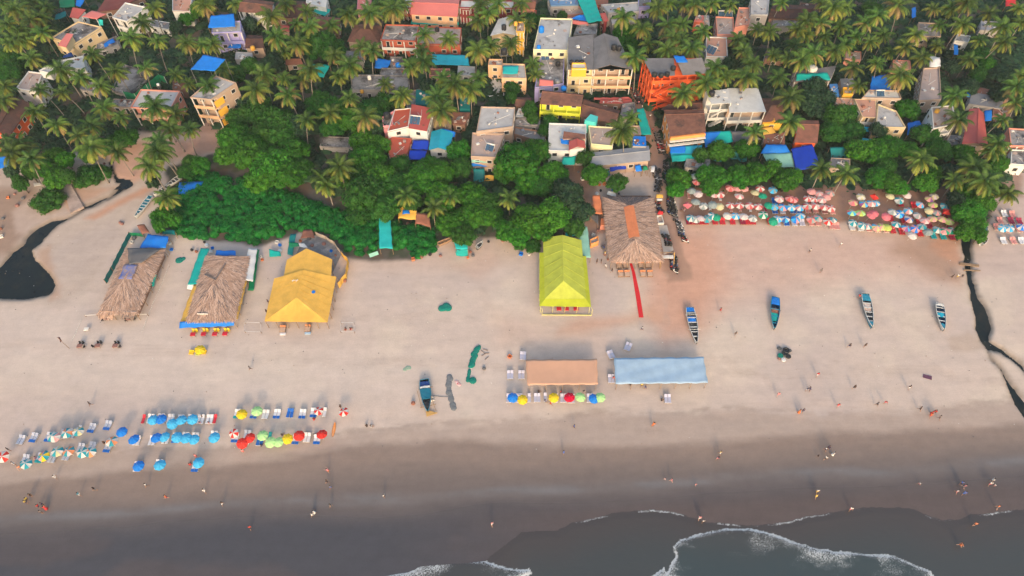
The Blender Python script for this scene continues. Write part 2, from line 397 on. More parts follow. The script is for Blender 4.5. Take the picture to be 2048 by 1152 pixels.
layer((0.225, 0.168, 0.14), sm(-6, 18, PY - l2 + rag * 0.7 + n1 * 0.3), 0.6)
layer((0.15, 0.12, 0.108), sm(-34, 34, PY - l3 + n1), 0.4)
layer((0.062, 0.061, 0.070), sm(-30, 62, PY - l4 + n1 * 0.9), 0.2)  # blue tint of the reflected sky mixed into the wet sand colour
layer((0.108, 0.080, 0.072), sm(-12, 40, PY - l4 - 18) * np.maximum(sm(0.45, 0.6, fbm(X / 22, Y / 9, 95)) * 0.35, sm(700, 1300, PX + n1 * 4) * .8), 0.24)
layer((0.165, 0.165, 0.175), np.exp(-((PY - l4 + 6 + n1 * 0.5) / 10) ** 2) * (0.35 + 0.65 * sm(0.4, 0.62, fbm(X / 9, Y / 2, 97, 5))) * 0.6, 0.3)  # pale sheen line: sky reflection painted into the sand colour
for k, (x0, y0, x1, y1) in enumerate(((-50, 690, 2100, 770), (-50, 705, 1900, 735), (300, 860, 2000, 800), (1290, 640, 1700, 860), (60, 560, 900, 640), (700, 500, 1060, 700), (1400, 470, 1900, 700), (1330, 560, 1340, 860), (900, 520, 1230, 850))):
    t_ = np.clip(((PX - x0) * (x1 - x0) + (PY - y0) * (y1 - y0)) / ((x1 - x0) ** 2 + (y1 - y0) ** 2), 0, 1)
    dd_ = np.hypot(PX - x0 - t_ * (x1 - x0), PY - y0 - t_ * (y1 - y0) + 9 * np.sin(t_ * 9 + k) + 4 * np.sin(t_ * 31 + k))
    layer((0.40, 0.31, 0.26), (np.exp(-((dd_ - 6) / 2.2) ** 2) + np.exp(-((dd_) / 2.6) ** 2)) * 0.30 * sm(.35, .6, fbm(X / 3, Y / 3, 60 + k)) * (1 - vs_) * (PY < 860))
C = C * (0.93 + 0.14 * nf)[:, None]
beachness = 1 - vs_
gm = bpy.data.materials.new("ground sand and soil"); gm.use_nodes = True
N = gm.node_tree.nodes; Lk = gm.node_tree.links; b = N["Principled BSDF"]
at = N.new("ShaderNodeAttribute"); at.attribute_name = "tone"; ar = N.new("ShaderNodeAttribute"); ar.attribute_name = "gloss"
ge = N.new("ShaderNodeNewGeometry")
def noi(scale, det, vscale=(1, 1, 1), rough=0.6):
    mp = N.new("ShaderNodeMapping"); mp.inputs["Scale"].default_value = vscale; Lk.new(ge.outputs["Position"], mp.inputs[0])
    n = N.new("ShaderNodeTexNoise"); n.inputs["Scale"].default_value = scale; n.inputs["Detail"].default_value = det; n.inputs["Roughness"].default_value = rough
    Lk.new(mp.outputs[0], n.inputs["Vector"]); return n.outputs["Fac"]
def rng(s, a, b_, c, d):
    r = N.new("ShaderNodeMapRange"); r.inputs[1].default_value = a; r.inputs[2].default_value = b_; r.inputs[3].default_value = c; r.inputs[4].default_value = d
    Lk.new(s, r.inputs[0]); return r.outputs[0]
def mth(op, a, b_):
    m = N.new("ShaderNodeMath"); m.operation = op
    for i, v in enumerate((a, b_)):
        if isinstance(v, (int, float)): m.inputs[i].default_value = v
        else: Lk.new(v, m.inputs[i])
    return m.outputs[0]
g1 = rng(noi(3.0, 8, (1, 1, 1), 0.75), 0.3, 0.7, 0.93, 1.07); g2 = rng(noi(0.35, 6, (0.35, 1.6, 1)), 0.3, 0.7, 0.94, 1.06)
g3 = rng(noi(1.1, 6, (1, 1, 1), 0.8), 0.5, 0.72, 1.01, 0.94)
mul = mth('MULTIPLY', mth('MULTIPLY', g1, g2), g3)
vm = N.new("ShaderNodeVectorMath"); vm.operation = 'SCALE'; Lk.new(at.outputs["Color"], vm.inputs[0]); Lk.new(mul, vm.inputs["Scale"])
Lk.new(vm.outputs[0], b.inputs["Base Color"]); Lk.new(ar.outputs["Fac"], b.inputs["Roughness"])
b.inputs["Specular IOR Level"].default_value = 0.4
bp = N.new("ShaderNodeBump"); bp.inputs["Distance"].default_value = 0.06
Lk.new(rng(ar.outputs["Fac"], 0.2, 0.9, 0.06, 0.55), bp.inputs["Strength"])
Lk.new(mth('ADD', noi(1.6, 9, (1, 1, 1), 0.7), noi(7.0, 4)), bp.inputs["Height"]); Lk.new(bp.outputs[0], b.inputs["Normal"])
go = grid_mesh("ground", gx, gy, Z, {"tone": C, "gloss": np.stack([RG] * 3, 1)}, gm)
tag(go, "pale sand beach running into reddish village soil", kind="structure")

# ------------------------------------------------------------------ still creek water
wm = mat("creek water", (0.005, 0.010, 0.013), 0.12, (0.010, 0.017, 0.018), 0.25, 0.04, stain=(0.03, 0.028, 0.02), stain_at=0.62, spec=0.22, coord='World')
for nm, poly, lab in (("pond_water", pond, "dark still water of the widening creek pool at the left"), ("creek_water", creek, "dark creek water running from the trees to the sea"),
                      ("ditch_water", ditch, "narrow black ditch feeding the left pool")):
    q = [P(*p) for p in poly]; c0 = sum(q, Vector()) / len(q)
    gx2 = np.arange(min(p.x for p in q) - 3, max(p.x for p in q) + 3, 0.8); gy2 = np.arange(min(p.y for p in q) - 3, max(p.y for p in q) + 3, 0.8)
    XX, YY = np.meshgrid(gx2, gy2); kp = sdf(XX.ravel(), YY.ravel(), [(p.x, p.y) for p in q], 6) > -1.3
    o = grid_mesh(nm, gx2, gy2, np.full(XX.size, -0.42 if nm != "ditch_water" else -0.14), {}, wm, keep=kp); tag(o, lab, kind="structure")

# ------------------------------------------------------------------ the sea: a thin swash sheet and two foaming wavelets
film = [(-700, 1290), (700, 1172), (940, 1152), (980, 1114), (1025, 1080), (1045, 1064), (1113, 1063), (1144, 1046), (1178, 1040), (1230, 1027), (1281, 1022), (1315, 1021),
        (1349, 1025), (1394, 1039), (1410, 1045), (1483, 1050), (1519, 1052), (1585, 1043), (1610, 1034), (1665, 1026), (1738, 1015), (1819, 1017),
        (1855, 1032), (1884, 1041), (1917, 1041), (1943, 1029), (1976, 1029), (2001, 1024), (2048, 1020), (2500, 1000), (2500, 6000), (-700, 6000)]
wA = [(700, 1172), (758, 1151), (816, 1141), (837, 1129), (878, 1121), (922, 1123), (967, 1121), (994, 1131), (1025, 1140), (1059, 1140), (1062, 1146), (1040, 1156), (1000, 1190), (980, 6000), (-700, 6000), (-700, 1250)]
wB = [(1300, 1156), (1329, 1136), (1334, 1150), (1352, 1110), (1347, 1094), (1362, 1081), (1395, 1070), (1446, 1059), (1483, 1059), (1497, 1057), (1534, 1065), (1563, 1076), (1592, 1085), (1621, 1096), (1665, 1103),
      (1702, 1107), (1738, 1110), (1782, 1112), (1811, 1123), (1830, 1132), (1859, 1143), (1864, 1152), (1900, 1200), (2000, 6000), (1200, 6000), (1240, 1200)]
sx = axis(-30, 120, 0.22, -3900, 3900); sy = axis(20, 46, 0.22, -2900, 46.1)
X, Y = np.meshgrid(sx, sy); X = X.ravel(); Y = Y.ravel()
d_ = Y * CP + CAM_H * SP
PX, PY = proj(X, Y); PY = np.where(d_ < 20, 5000., PY); PX = np.where(d_ < 20, 1024 + X, PX)
PX = np.clip(PX, -690, 2490)
ppm = 10.9
jx = PX + (fbm(X / 1.1, Y / 1.1, 3, 4) - 0.5) * 7; jy = PY + (fbm(X / 1.1, Y / 1.1, 9, 4) - 0.5) * 5
fs = sdf(jx, jy, film, 300) / ppm; a_ = sdf(jx, jy, wA, 300) / ppm; b_2 = sdf(jx, jy, wB, 300) / ppm
fs = np.where(PY > 1400, 30, fs); wv_ = np.maximum(a_, b_2)
Z = np.clip(fs * 0.06, -0.45, 0.07) + 0.004 + np.where(wv_ > 0, 0.10 * sm(0, 0.4, wv_) + 0.05 * np.exp(-((wv_ - 1.0) / 1.2) ** 2), 0) + (fbm(X / 1.6, Y / 0.8, 15) - 0.5) * 0.02 * sm(0, 1.5, fs)
edge = np.exp(-((fs - .08) / 0.14) ** 2) * (0.25 + 0.75 * sm(0.42, 0.6, fbm(X / 7, Y / 7, 19)))
edge *= np.where((PX < 1150), 0.1, 1.0)
dens = sm(0.25, 0.75, fbm(X / 4.5, Y / 2.2, 23, 5)); brk = sm(0.3, 0.6, fbm(X / 2.5, Y / 2.5, 25, 3))
foam = np.where(wv_ > -0.1, np.exp(-np.maximum(wv_ - 0.2, 0) / (1.0 + 2.6 * dens)) * (.35 + .5 * dens) + (.25 + .45 * brk) * np.exp(-((wv_ - .05) / 0.13) ** 2), 0)
lace = 0.16 * sm(0.3, 0.7, fbm(X / 9, Y / 5, 29)) * sm(0, 3, fs) * (PX > 1000)
foam = np.clip(np.maximum(np.maximum(foam, edge * 0.8), lace), 0, 1)
deep = sm(0, 9, fs) * 0.6 + 0.4 * sm(0, 1, wv_)
sm_ = bpy.data.materials.new("sea water with foam"); sm_.use_nodes = True
N = sm_.node_tree.nodes; Lk = sm_.node_tree.links; b = N["Principled BSDF"]; ge = N.new("ShaderNodeNewGeometry")
fa = N.new("ShaderNodeAttribute"); fa.attribute_name = "foam"; sp = N.new("ShaderNodeSeparateColor"); Lk.new(fa.outputs["Color"], sp.inputs[0])
vo = N.new("ShaderNodeTexVoronoi"); vo.feature = 'DISTANCE_TO_EDGE'; vo.inputs["Scale"].default_value = 3.2
nz = N.new("ShaderNodeTexNoise"); nz.inputs["Scale"].default_value = 1.3; nz.inputs["Detail"].default_value = 5; Lk.new(ge.outputs["Position"], nz.inputs["Vector"])
wp = N.new("ShaderNodeVectorMath"); wp.operation = 'MULTIPLY_ADD'; wp.inputs[1].default_value = (1.1, 1.1, 0); Lk.new(nz.outputs["Color"], wp.inputs[0]); Lk.new(ge.outputs["Position"], wp.inputs[2])
st = N.new("ShaderNodeMapping"); st.inputs["Scale"].default_value = (1.9, 0.75, 1); Lk.new(wp.outputs[0], st.inputs[0]); Lk.new(st.outputs[0], vo.inputs["Vector"])
cells = rng(vo.outputs["Distance"], 0.0, 0.22, 1.0, 0.0)
hi = noi(6.0, 6, (1, 1, 1), 0.75)
fo = mth('MULTIPLY', sp.outputs[0], 1.0)
t1 = mth('ADD', mth('MULTIPLY', cells, 0.55), mth('MULTIPLY', hi, 0.75))
fm = rng(mth('ADD', mth('SUBTRACT', t1, 1.05), fo), 0.08, 0.36, 0.0, 1.0)
dw = N.new("ShaderNodeMix"); dw.data_type = 'RGBA'; Lk.new(sp.outputs[1], dw.inputs[0]); dw.inputs[6].default_value = (0.060, 0.052, 0.050, 1); dw.inputs[7].default_value = (0.040, 0.056, 0.060, 1)
fx = N.new("ShaderNodeMix"); fx.data_type = 'RGBA'; Lk.new(fm, fx.inputs[0]); Lk.new(dw.outputs[2], fx.inputs[6]); fx.inputs[7].default_value = (0.46, 0.49, 0.51, 1)
Lk.new(fx.outputs[2], b.inputs["Base Color"]); Lk.new(rng(fm, 0, 1, 0.16, 0.8), b.inputs["Roughness"])
bp = N.new("ShaderNodeBump"); bp.inputs["Distance"].default_value = 0.05; bp.inputs["Strength"].default_value = 0.35
Lk.new(mth('ADD', noi(1.5, 6, (0.7, 1.6, 1)), mth('MULTIPLY', fm, 0.4)), bp.inputs["Height"]); Lk.new(bp.outputs[0], b.inputs["Normal"])
keep = fs > -3
o = grid_mesh("sea", sx, sy, Z, {"foam": np.stack([foam, deep, deep * 0], 1)}, sm_, keep=keep); tag(o, "shallow dark sea with foaming wavelets running up the wet sand", kind="structure")
# ------------------------------------------------------------------ building materials
conc = mat("weathered concrete", (0.43, 0.43, 0.43), 0.9, (0.33, 0.32, 0.32), 0.35, 0.3, stain=(0.12, 0.115, 0.11), stain_at=0.6)
conc_pale = mat("pale new concrete", (0.56, 0.56, 0.54), 0.9, (0.45, 0.45, 0.44), 0.4, 0.2, stain=(0.25, 0.25, 0.24), stain_at=0.66)
conc_dark = mat("mouldy concrete", (0.33, 0.315, 0.31), 0.95, (0.21, 0.20, 0.20), 0.5, 0.3, stain=(0.07, 0.065, 0.065), stain_at=0.55)
conc_pink = mat("dusty pinkish concrete", (0.42, 0.32, 0.28), 0.9, (0.34, 0.27, 0.24), 0.4, 0.2, stain=(0.20, 0.16, 0.15), stain_at=0.62)
sheet_grey = mat("grey corrugated sheet", (0.27, 0.27, 0.285), 0.6, (0.20, 0.20, 0.215), 0.3, 0.4, stain=(0.33, 0.33, 0.34), wave=('X', 2.2, 0.35), spec=0.4)
sheet_dark = mat("dark asbestos sheet", (0.23, 0.22, 0.225), 0.8, (0.16, 0.155, 0.16), 0.3, 0.4, stain=(0.24, 0.22, 0.21), wave=('X', 1.8, 0.3))
sheet_fine = mat("pale ribbed sheet", (0.36, 0.37, 0.40), 0.6, (0.28, 0.29, 0.32), 0.3, 0.4, wave=('X', 1.5, 0.35))
tin_red = mat("red painted tin", (0.50, 0.105, 0.085), 0.55, (0.42, 0.08, 0.07), 0.25, 0.3, stain=(0.30, 0.10, 0.08), stain_at=0.68, wave=('X', 1.6, 0.18))
tin_pink = mat("faded coral tin", (0.66, 0.19, 0.165), 0.55, (0.58, 0.16, 0.14), 0.2, 0.3, wave=('X', 1.6, 0.15))
tin_maroon = mat("dull maroon tin", (0.20, 0.055, 0.05), 0.7, (0.14, 0.045, 0.04), 0.3, 0.3, stain=(0.26, 0.11, 0.09), wave=('X', 1.5, 0.25))
tile_brown = mat("old clay tiles", (0.26, 0.12, 0.085), 0.9, (0.17, 0.08, 0.06), 0.7, 0.6, stain=(0.10, 0.06, 0.05), stain_at=0.62, wave=('Y', 1.3, 0.35))
tile_dark = mat("blackened clay tiles", (0.115, 0.06, 0.05), 0.9, (0.075, 0.045, 0.04), 0.7, 0.6, stain=(0.18, 0.075, 0.055), stain_at=0.6, wave=('Y', 1.3, 0.35))
tile_rust = mat("rust red tiles", (0.34, 0.14, 0.095), 0.9, (0.22, 0.10, 0.07), 0.5, 0.5, stain=(0.09, 0.05, 0.045), stain_at=0.63, wave=('Y', 1.3, 0.3))
terr_red = mat("red oxide terrace", (0.42, 0.085, 0.05), 0.7, (0.36, 0.075, 0.05), 0.3, 0.1)
terr_peach = mat("peach tiled terrace", (0.52, 0.27, 0.19), 0.8, (0.44, 0.24, 0.18), 0.4, 0.1, stain=(0.30, 0.20, 0.17))
def wall(n, c): return mat("wall " + n, c, 0.85, tuple(v * 0.86 for v in c), 0.5, 0.15, stain=tuple(v * 0.55 for v in c), stain_at=0.68)
w_cream = wall("cream", (0.68, 0.52, 0.30)); w_white = wall("white", (0.66, 0.66, 0.64)); w_peach = wall("peach", (0.74, 0.46, 0.27)); w_yellow = wall("yellow", (0.80, 0.44, 0.05))
w_orange = wall("bright orange", (0.80, 0.13, 0.035)); w_lime = wall("lime", (0.62, 0.66, 0.05)); w_pink = wall("pink", (0.72, 0.30, 0.33)); w_lilac = wall("lilac", (0.36, 0.33, 0.62))
w_grey = wall("grey", (0.33, 0.31, 0.30)); w_brick = wall("brick red", (0.42, 0.10, 0.06)); w_maroon = wall("maroon", (0.25, 0.04, 0.045)); w_salmon = wall("salmon", (0.66, 0.27, 0.20))
w_tan = wall("tan", (0.42, 0.31, 0.24)); w_apricot = wall("apricot", (0.80, 0.33, 0.10)); w_lgreen = wall("pale yellow", (0.74, 0.70, 0.42)); w_brown = wall("brown", (0.24, 0.14, 0.10)); w_turq = wall("turquoise", (0.08, 0.55, 0.52))
glass = mat("dark window glass", (0.02, 0.022, 0.025), 0.2, (0.035, 0.04, 0.045), 0.8, spec=0.5)
trimw = mat("white paint", (0.72, 0.70, 0.66), 0.7); metal = mat("grey steel", (0.30, 0.30, 0.31), 0.45, met=0.5); wood = mat("bare wood", (0.30, 0.20, 0.12), 0.85, (0.20, 0.13, 0.08), 3)
def cloth(n, c, k=0.8, tr=0.12): return mat("sheeting " + n, c, 0.65, tuple(v * k for v in c), 0.5, 0.35, transl=tr)
t_blue = cloth("blue", (0.008, 0.20, 0.72)); t_deep = cloth("deep blue", (0.008, 0.055, 0.52)); t_teal = cloth("teal", (0.004, 0.40, 0.36)); t_aqua = cloth("aqua", (0.02, 0.42, 0.60)); t_navy = cloth("navy", (0.01, 0.05, 0.22))
t_green = cloth("green", (0.006, 0.22, 0.10)); t_dteal = cloth("dark teal", (0.004, 0.19, 0.20)); t_yellow = cloth("golden yellow", (0.80, 0.47, 0.09)); t_white = cloth("white", (0.68, 0.69, 0.70)); t_lime = cloth("lime", (0.50, 0.55, 0.07))
t_orange = cloth("orange", (0.70, 0.23, 0.10)); t_peach = cloth("apricot", (0.64, 0.37, 0.25), 0.93); t_sky = cloth("pale blue", (0.37, 0.52, 0.68), 0.86); t_mint = cloth("mint", (0.28, 0.56, 0.46)); t_red = cloth("red", (0.62, 0.03, 0.035)); t_greysh = cloth("grey", (0.14, 0.14, 0.15)); t_turq = cloth("turquoise", (0.02, 0.50, 0.50))
tank_black = mat("black plastic", (0.025, 0.026, 0.03), 0.45); tank_blue = mat("blue plastic", (0.01, 0.20, 0.70), 0.45); tank_white = mat("white plastic", (0.68, 0.66, 0.62), 0.45); tank_yellow = mat("yellow plastic", (0.72, 0.38, 0.06), 0.5)
pv = mat("solar glass", (0.03, 0.07, 0.13), 0.25, (0.05, 0.10, 0.17), 2, spec=0.5)

RC = random.Random(99)
def v2(p): return Vector((p[0], p[1], 0))
def inset(q, f, r, b, l):
    """shrink a quad FL,FR,BR,BL by metres at front, right, back, left"""
    q = [v2(p) for p in q]; ds = [f, r, b, l]; L = []
    cen = sum(q, Vector()) / 4
    for i in range(4):
        a, c = q[i], q[(i + 1) % 4]; d = (c - a).normalized(); n = Vector((-d.y, d.x, 0))
        if n.dot(cen - a) < 0: n = -n
        L.append((a + n * ds[i], d))
    out = []
    for i in range(4):
        (p1, d1), (p2, d2) = L[i - 1], L[i]
        den = d1.x * d2.y - d1.y * d2.x
        if abs(den) < 1e-4: out.append(p2); continue
        t = ((p2.x - p1.x) * d2.y - (p2.y - p1.y) * d2.x) / den
        out.append(p1 + d1 * t)
    return out
def lerp(a, b, t): return a + (b - a) * t
def slope_sheet(mb, a, b, c, d, th=0.1, mi=0):
    """a slab under the 3-d quad a b c d"""
    dn = Vector((0, 0, -th)); mb.add([a, b, c, d, a + dn, b + dn, c + dn, d + dn], [(0, 1, 2, 3), (7, 6, 5, 4), (0, 4, 5, 1), (1, 5, 6, 2), (2, 6, 7, 3), (3, 7, 4, 0)], mi)
def window(par, p, d, w_=1.2, h=1.2, fr=trimw, door=False):
    """a framed opening centred at p on a wall running along d, seen from outside"""
    d = Vector(d).normalized(); n = Vector((d.y, -d.x, 0))
    q = Matrix((d, n, Vector((0, 0, 1)))).transposed()
    m = MB()
    for s_ in (-1, 1): m.box(Vector(p) + d * (s_ * w_ / 2) + n * 0.04, (0.1, 0.12, h + 0.1), M=q)
    for s_ in (-1, 1): m.box(Vector(p) + Vector((0, 0, s_ * h / 2)) + n * 0.04, (w_ - 0.1, 0.12, 0.1), M=q)
    o = m.build("door" if door else "window", fr, par)
    g = MB(); g.box(Vector(p) + n * 0.015, (w_ - 0.1, 0.05, h - 0.1), M=q)
    if not door: g.box(Vector(p) + n * 0.04, (0.06, 0.05, h - 0.12), M=q)
    g.build("door_leaf" if door else "pane", glass, o); return o
def building(name, label, cat, t, quad, h, wm_=w_cream, rm=conc, roof='flat', rh=1.2, over=0.35, st=None, fr=trimw, bal=0, balm=None, win=True, skip=(), base=0.0, land=None, ridge=None, gable=None, parapet=0.35, sides=(0, 1, 3), colm=None):
    """a house whose roof corners FL, FR, BR, BL are seen at the tile pixels quad at height h"""
    pts = [P(x, y, h) for x, y in px(t, quad)]
    cx = sum(p.x for p in pts) / 4; cy = sum(p.y for p in pts) / 4
    root = thing(name, label, cat, (cx, cy, 0))
    if land: 
        c = px(t, quad); LAND.append((sum(p[0] for p in c) / 4, sum(p[1] for p in c) / 4, land))
    st = st or max(1, round(h / 3.1)); sh = h / st
    ov = over if roof != 'flat' else 0.0
    B = inset(pts, ov + bal, ov, ov, ov)
    m = MB(); m.prism(B, base, h - 0.12)
    if gable:
        gpt = None
    m.build("wall", wm_, root)
    r = MB(); up = Vector((0, 0, 1))
    q = [Vector((p.x, p.y, h)) for p in pts]
    if roof == 'flat':
        r.prism(q, h - 0.118, h)
        o = r.build("roof", rm, root)
        if base == 0 and h > 2.3:
            c0 = (q[0] + q[2]) / 2
            for j_ in range(RC.randint(5, 10)):
                u, v = RC.uniform(.12, .88), RC.uniform(.12, .88); p = lerp(lerp(q[0], q[1], u), lerp(q[3], q[2], u), v); a = RC.uniform(0, 3); s_ = RC.uniform(.2, .9); hh = RC.uniform(.08, .5); cl = MB()
                if j_ < 2: p2 = lerp(p, c0, RC.uniform(.5, 1.6)); cl.bar(p + up * .06, p2 + up * .06, .08); cl.build("water_pipe", trimw, o)
                else: cl.box(p + up * (hh / 2 + .004), (s_, s_ * RC.uniform(.3, 1.1), hh), rz=a); cl.build("roof_block", RC.choice((trimw, tile_rust, metal, sheet_dark, conc_pink)), o)
        if parapet:
            k = MB(); I = inset(q, .18, .18, .18, .18)
            for i in range(4):
                a, b_, c_, d_ = q[i], q[(i + 1) % 4], I[(i + 1) % 4], I[i]
                k.prism([a, b_, Vector((c_.x, c_.y, 0)), Vector((d_.x, d_.y, 0))], h + 0.002, h + parapet)
            k.build("parapet", wm_ if wm_ not in (w_grey,) else rm, o)
    elif roof == 'shed':
        e = [q[0], q[1], q[2] + up * rh, q[3] + up * rh]
        slope_sheet(r, e[0], e[1], e[2], e[3]); o = r.build("roof", rm, root)
    elif roof in ('gable_x', 'gable_y'):
        if roof == 'gable_x':
            t_ = ridge or 0.5; a = lerp(q[0], q[3], t_) + up * rh; b_ = lerp(q[1], q[2], t_) + up * rh
            slope_sheet(r, q[0], q[1], b_, a); slope_sheet(r, a + up * 0.003, b_ + up * 0.003, q[2], q[3])
            ga = (lerp(B[0], B[3], t_), lerp(B[1], B[2], t_))
            g = MB()
            for e0, e1, rp in ((B[0], B[3], ga[0]), (B[1], B[2], ga[1])):
                z = Vector((0, 0, h - 0.119)); g.add([e0 + z, e1 + z, rp + up * (h + rh - 0.25)], [(0, 1, 2), (2, 1, 0)])
        else:
            t_ = ridge or 0.5; a = lerp(q[0], q[1], t_) + up * rh; b_ = lerp(q[3], q[2], t_) + up * rh
            slope_sheet(r, q[0], a, b_, q[3]); slope_sheet(r, a + up * 0.003, q[1], q[2], b_ + up * 0.003)
            g = MB()
            I_ = inset(pts, .12, .1, .12, .1)
            for e0, e1 in ((I_[0], I_[1]), (I_[3], I_[2])):
                z = Vector((0, 0, h - 0.119)); g.add([e0 + z, e1 + z, lerp(e0, e1, t_) + up * (h + rh - 0.25)], [(0, 1, 2), (2, 1, 0)])
        o = r.build("roof", rm, root); g.build("gable", gable or wm_, root)
        rc = MB(); rc.tube([a + up * 0.05, b_ + up * 0.05], 0.12, 6); rc.build("ridge_cap", rm, o)
    elif roof == 'hip':
        c1 = lerp(lerp(q[0], q[3], .5), lerp(q[1], q[2], .5), .35) + up * rh; c2 = lerp(lerp(q[0], q[3], .5), lerp(q[1], q[2], .5), .65) + up * rh
        r.add(q + [c1, c2], [(0, 1, 5, 4), (1, 2, 5), (2, 3, 4, 5), (3, 0, 4), (3, 2, 1, 0)]); o = r.build("roof", rm, root)
    # openings
    sides_ = [(B[0], B[1]), (B[1], B[2]), (B[2], B[3]), (B[3], B[0])]
    if win:
        for si in sides:
            a, b_ = sides_[si]; L = (b_ - a).length; n = int(L / 2.9)
            if n < 1: continue
            d = (b_ - a).normalized()
            for k in range(n):
                for s_ in range(st):
                    if (si, s_, k) in skip: continue
                    dr = (si == 0 and (k + s_) % 3 == 1 and (bal or s_ == 0))
                    hh = 2.0 if dr else 1.15
                    z = base + s_ * sh + (1.02 if dr else sh * 0.56)
                    if z + hh / 2 > h - 0.25: continue
                    window(root, a + d * (L * (k + .5) / n) + up * z, d, 1.0 if dr else 1.25, hh, fr, dr)
    if bal:
        bm = balm or wm_; A0, A1 = inset(pts, 0.05, .05, 0, .05)[:2]; d = (A1 - A0).normalized(); n_ = Vector((d.y, -d.x, 0)); L = (A1 - A0).length
        for s_ in range(1, st):
            z = base + s_ * sh; k = MB()
            k.prism([A0, A1, B[1] , B[0]], z - 0.16, z)
            for (zz, th) in ((z + 0.42, 0.80),): k.prism([A0, A1, A1 - n_ * 0.12, A0 - n_ * 0.12], zz - th / 2 + 0.002, zz + th / 2)
            k.build("balcony", bm, root)
        nc = max(2, int(L / 3.2)); 
        for i in range(nc + 1):
            p = A0 + d * (0.15 + (L - 0.3) * i / nc) - n_ * 0.2
            c = MB(); c.box(p + up * ((h - 0.14) / 2), (0.24, 0.24, h - 0.16), M=Matrix((d, n_, up)).transposed()); c.build("column", colm or trimw, root)
    return root
def sheet(name, label, cat, t, pts, mt, sag=0.25, poles=True, land=None, seed=0, th=0.03, n=9, crumple=0.10, pole_m=None, group=None):
    """a stretched sheet: corners (x, y, z) in tile pixels, hung on poles"""
    q = [P(x, y, z) for x, y, z in px(t, pts)]
    c = sum(q, Vector()) / 4
    if land: k = px(t, pts); LAND.append((sum(p[0] for p in k) / 4, sum(p[1] for p in k) / 4, land))
    root = thing(name, label, cat, (c.x, c.y, 0), group=group)
    m = MB(); rr = random.Random(seed * 31 + int(pts[0][0])); ph = [rr.random() * 6 for _ in range(6)]
    W_ = (q[1] - q[0]).length; D_ = (q[3] - q[0]).length; nx = max(4, min(26, int(W_ / .5))); ny = max(4, min(26, int(D_ / .5)))
    vs = []
    for j in range(ny + 1):
        for i in range(nx + 1):
            u, v = i / nx, j / ny
            p = lerp(lerp(q[0], q[1], u), lerp(q[3], q[2], u), v)
            s_ = math.sin(math.pi * u) * math.sin(math.pi * v)
            e = (abs(u - .5) * 2) ** 6 + (abs(v - .5) * 2) ** 6
            z = -sag * s_ + crumple * (math.sin(u * W_ * 1.7 + v * D_ * .9 + ph[0]) * .5 + math.sin(v * D_ * 2.1 - u * W_ * .6 + ph[1]) * .5 + math.sin(u * W_ * 3.9 + ph[2]) * .3)
            p = p + Vector((0.06 * math.sin(v * D_ * 2.3 + ph[3]) * min(e, 1), 0.08 * math.sin(u * W_ * 2.0 + ph[4]) * min(e, 1), z))
            vs.append(p)
    fs = [(j * (nx + 1) + i, j * (nx + 1) + i + 1, (j + 1) * (nx + 1) + i + 1, (j + 1) * (nx + 1) + i) for j in range(ny) for i in range(nx)]
    N_ = len(vs); dn = Vector((0, 0, -th))
    vs += [p + dn for p in vs]; fs2 = [tuple(k + N_ for k in f[::-1]) for f in fs]
    ring = [i for i in range(nx + 1)] + [(j) * (nx + 1) + nx for j in range(1, ny + 1)] + [ny * (nx + 1) + i for i in range(nx - 1, -1, -1)] + [j * (nx + 1) for j in range(ny - 1, 0, -1)]
    rim = [(ring[(k + 1) % len(ring)], ring[k], ring[k] + N_, ring[(k + 1) % len(ring)] + N_) for k in range(len(ring))]
    m.add(vs, fs + fs2 + rim)
    m.build("sheet", mt, root, smooth=True)
    if poles:
        for p in q:
            if p.z > 0.8:
                k = MB(); pp = lerp(p, c, 0.03); k.tube([(pp.x, pp.y, 0), (pp.x, pp.y, p.z - 0.05)], 0.06, 5); k.build("pole", pole_m or wood, root)
    return root
def tank(x, y, z, mt, label, r=0.6, h=1.3, stand=0.0, t='Z'):
    (x, y), = px(t, [(x, y)]); p = P(x, y, z + stand + h)
    root = thing("water_tank", label, "water tank", (p.x, p.y, z), group="plastic water tanks on the roofs")
    m = MB(); pr = [(r * .96, stand)]
    for k in range(4): pr += [(r, stand + h * .8 * (k + .25) / 4), (r * .93, stand + h * .8 * (k + .6) / 4), (r, stand + h * .8 * (k + .95) / 4)]
    pr += [(r * .55, stand + h * .93), (r * .3, stand + h * .95)]
    m.lathe((0, 0, 0), pr, 12); m.local("body", mt, root, True)
    m = MB(); m.lathe((0, 0, stand + h * .95 + 0.001), [(r * .34, 0), (r * .34, h * .05)], 10); m.local("lid", mt, root)
    if stand > 0.05:
        m = MB()
        for a in (-1, 1):
            for b_ in (-1, 1): m.bar((a * r * .7, b_ * r * .7, 0), (a * r * .7, b_ * r * .7, stand - 0.06), 0.08)
        m.box((0, 0, stand - 0.03), (r * 2, r * 2, 0.055)); m.local("stand", metal, root)
    return root
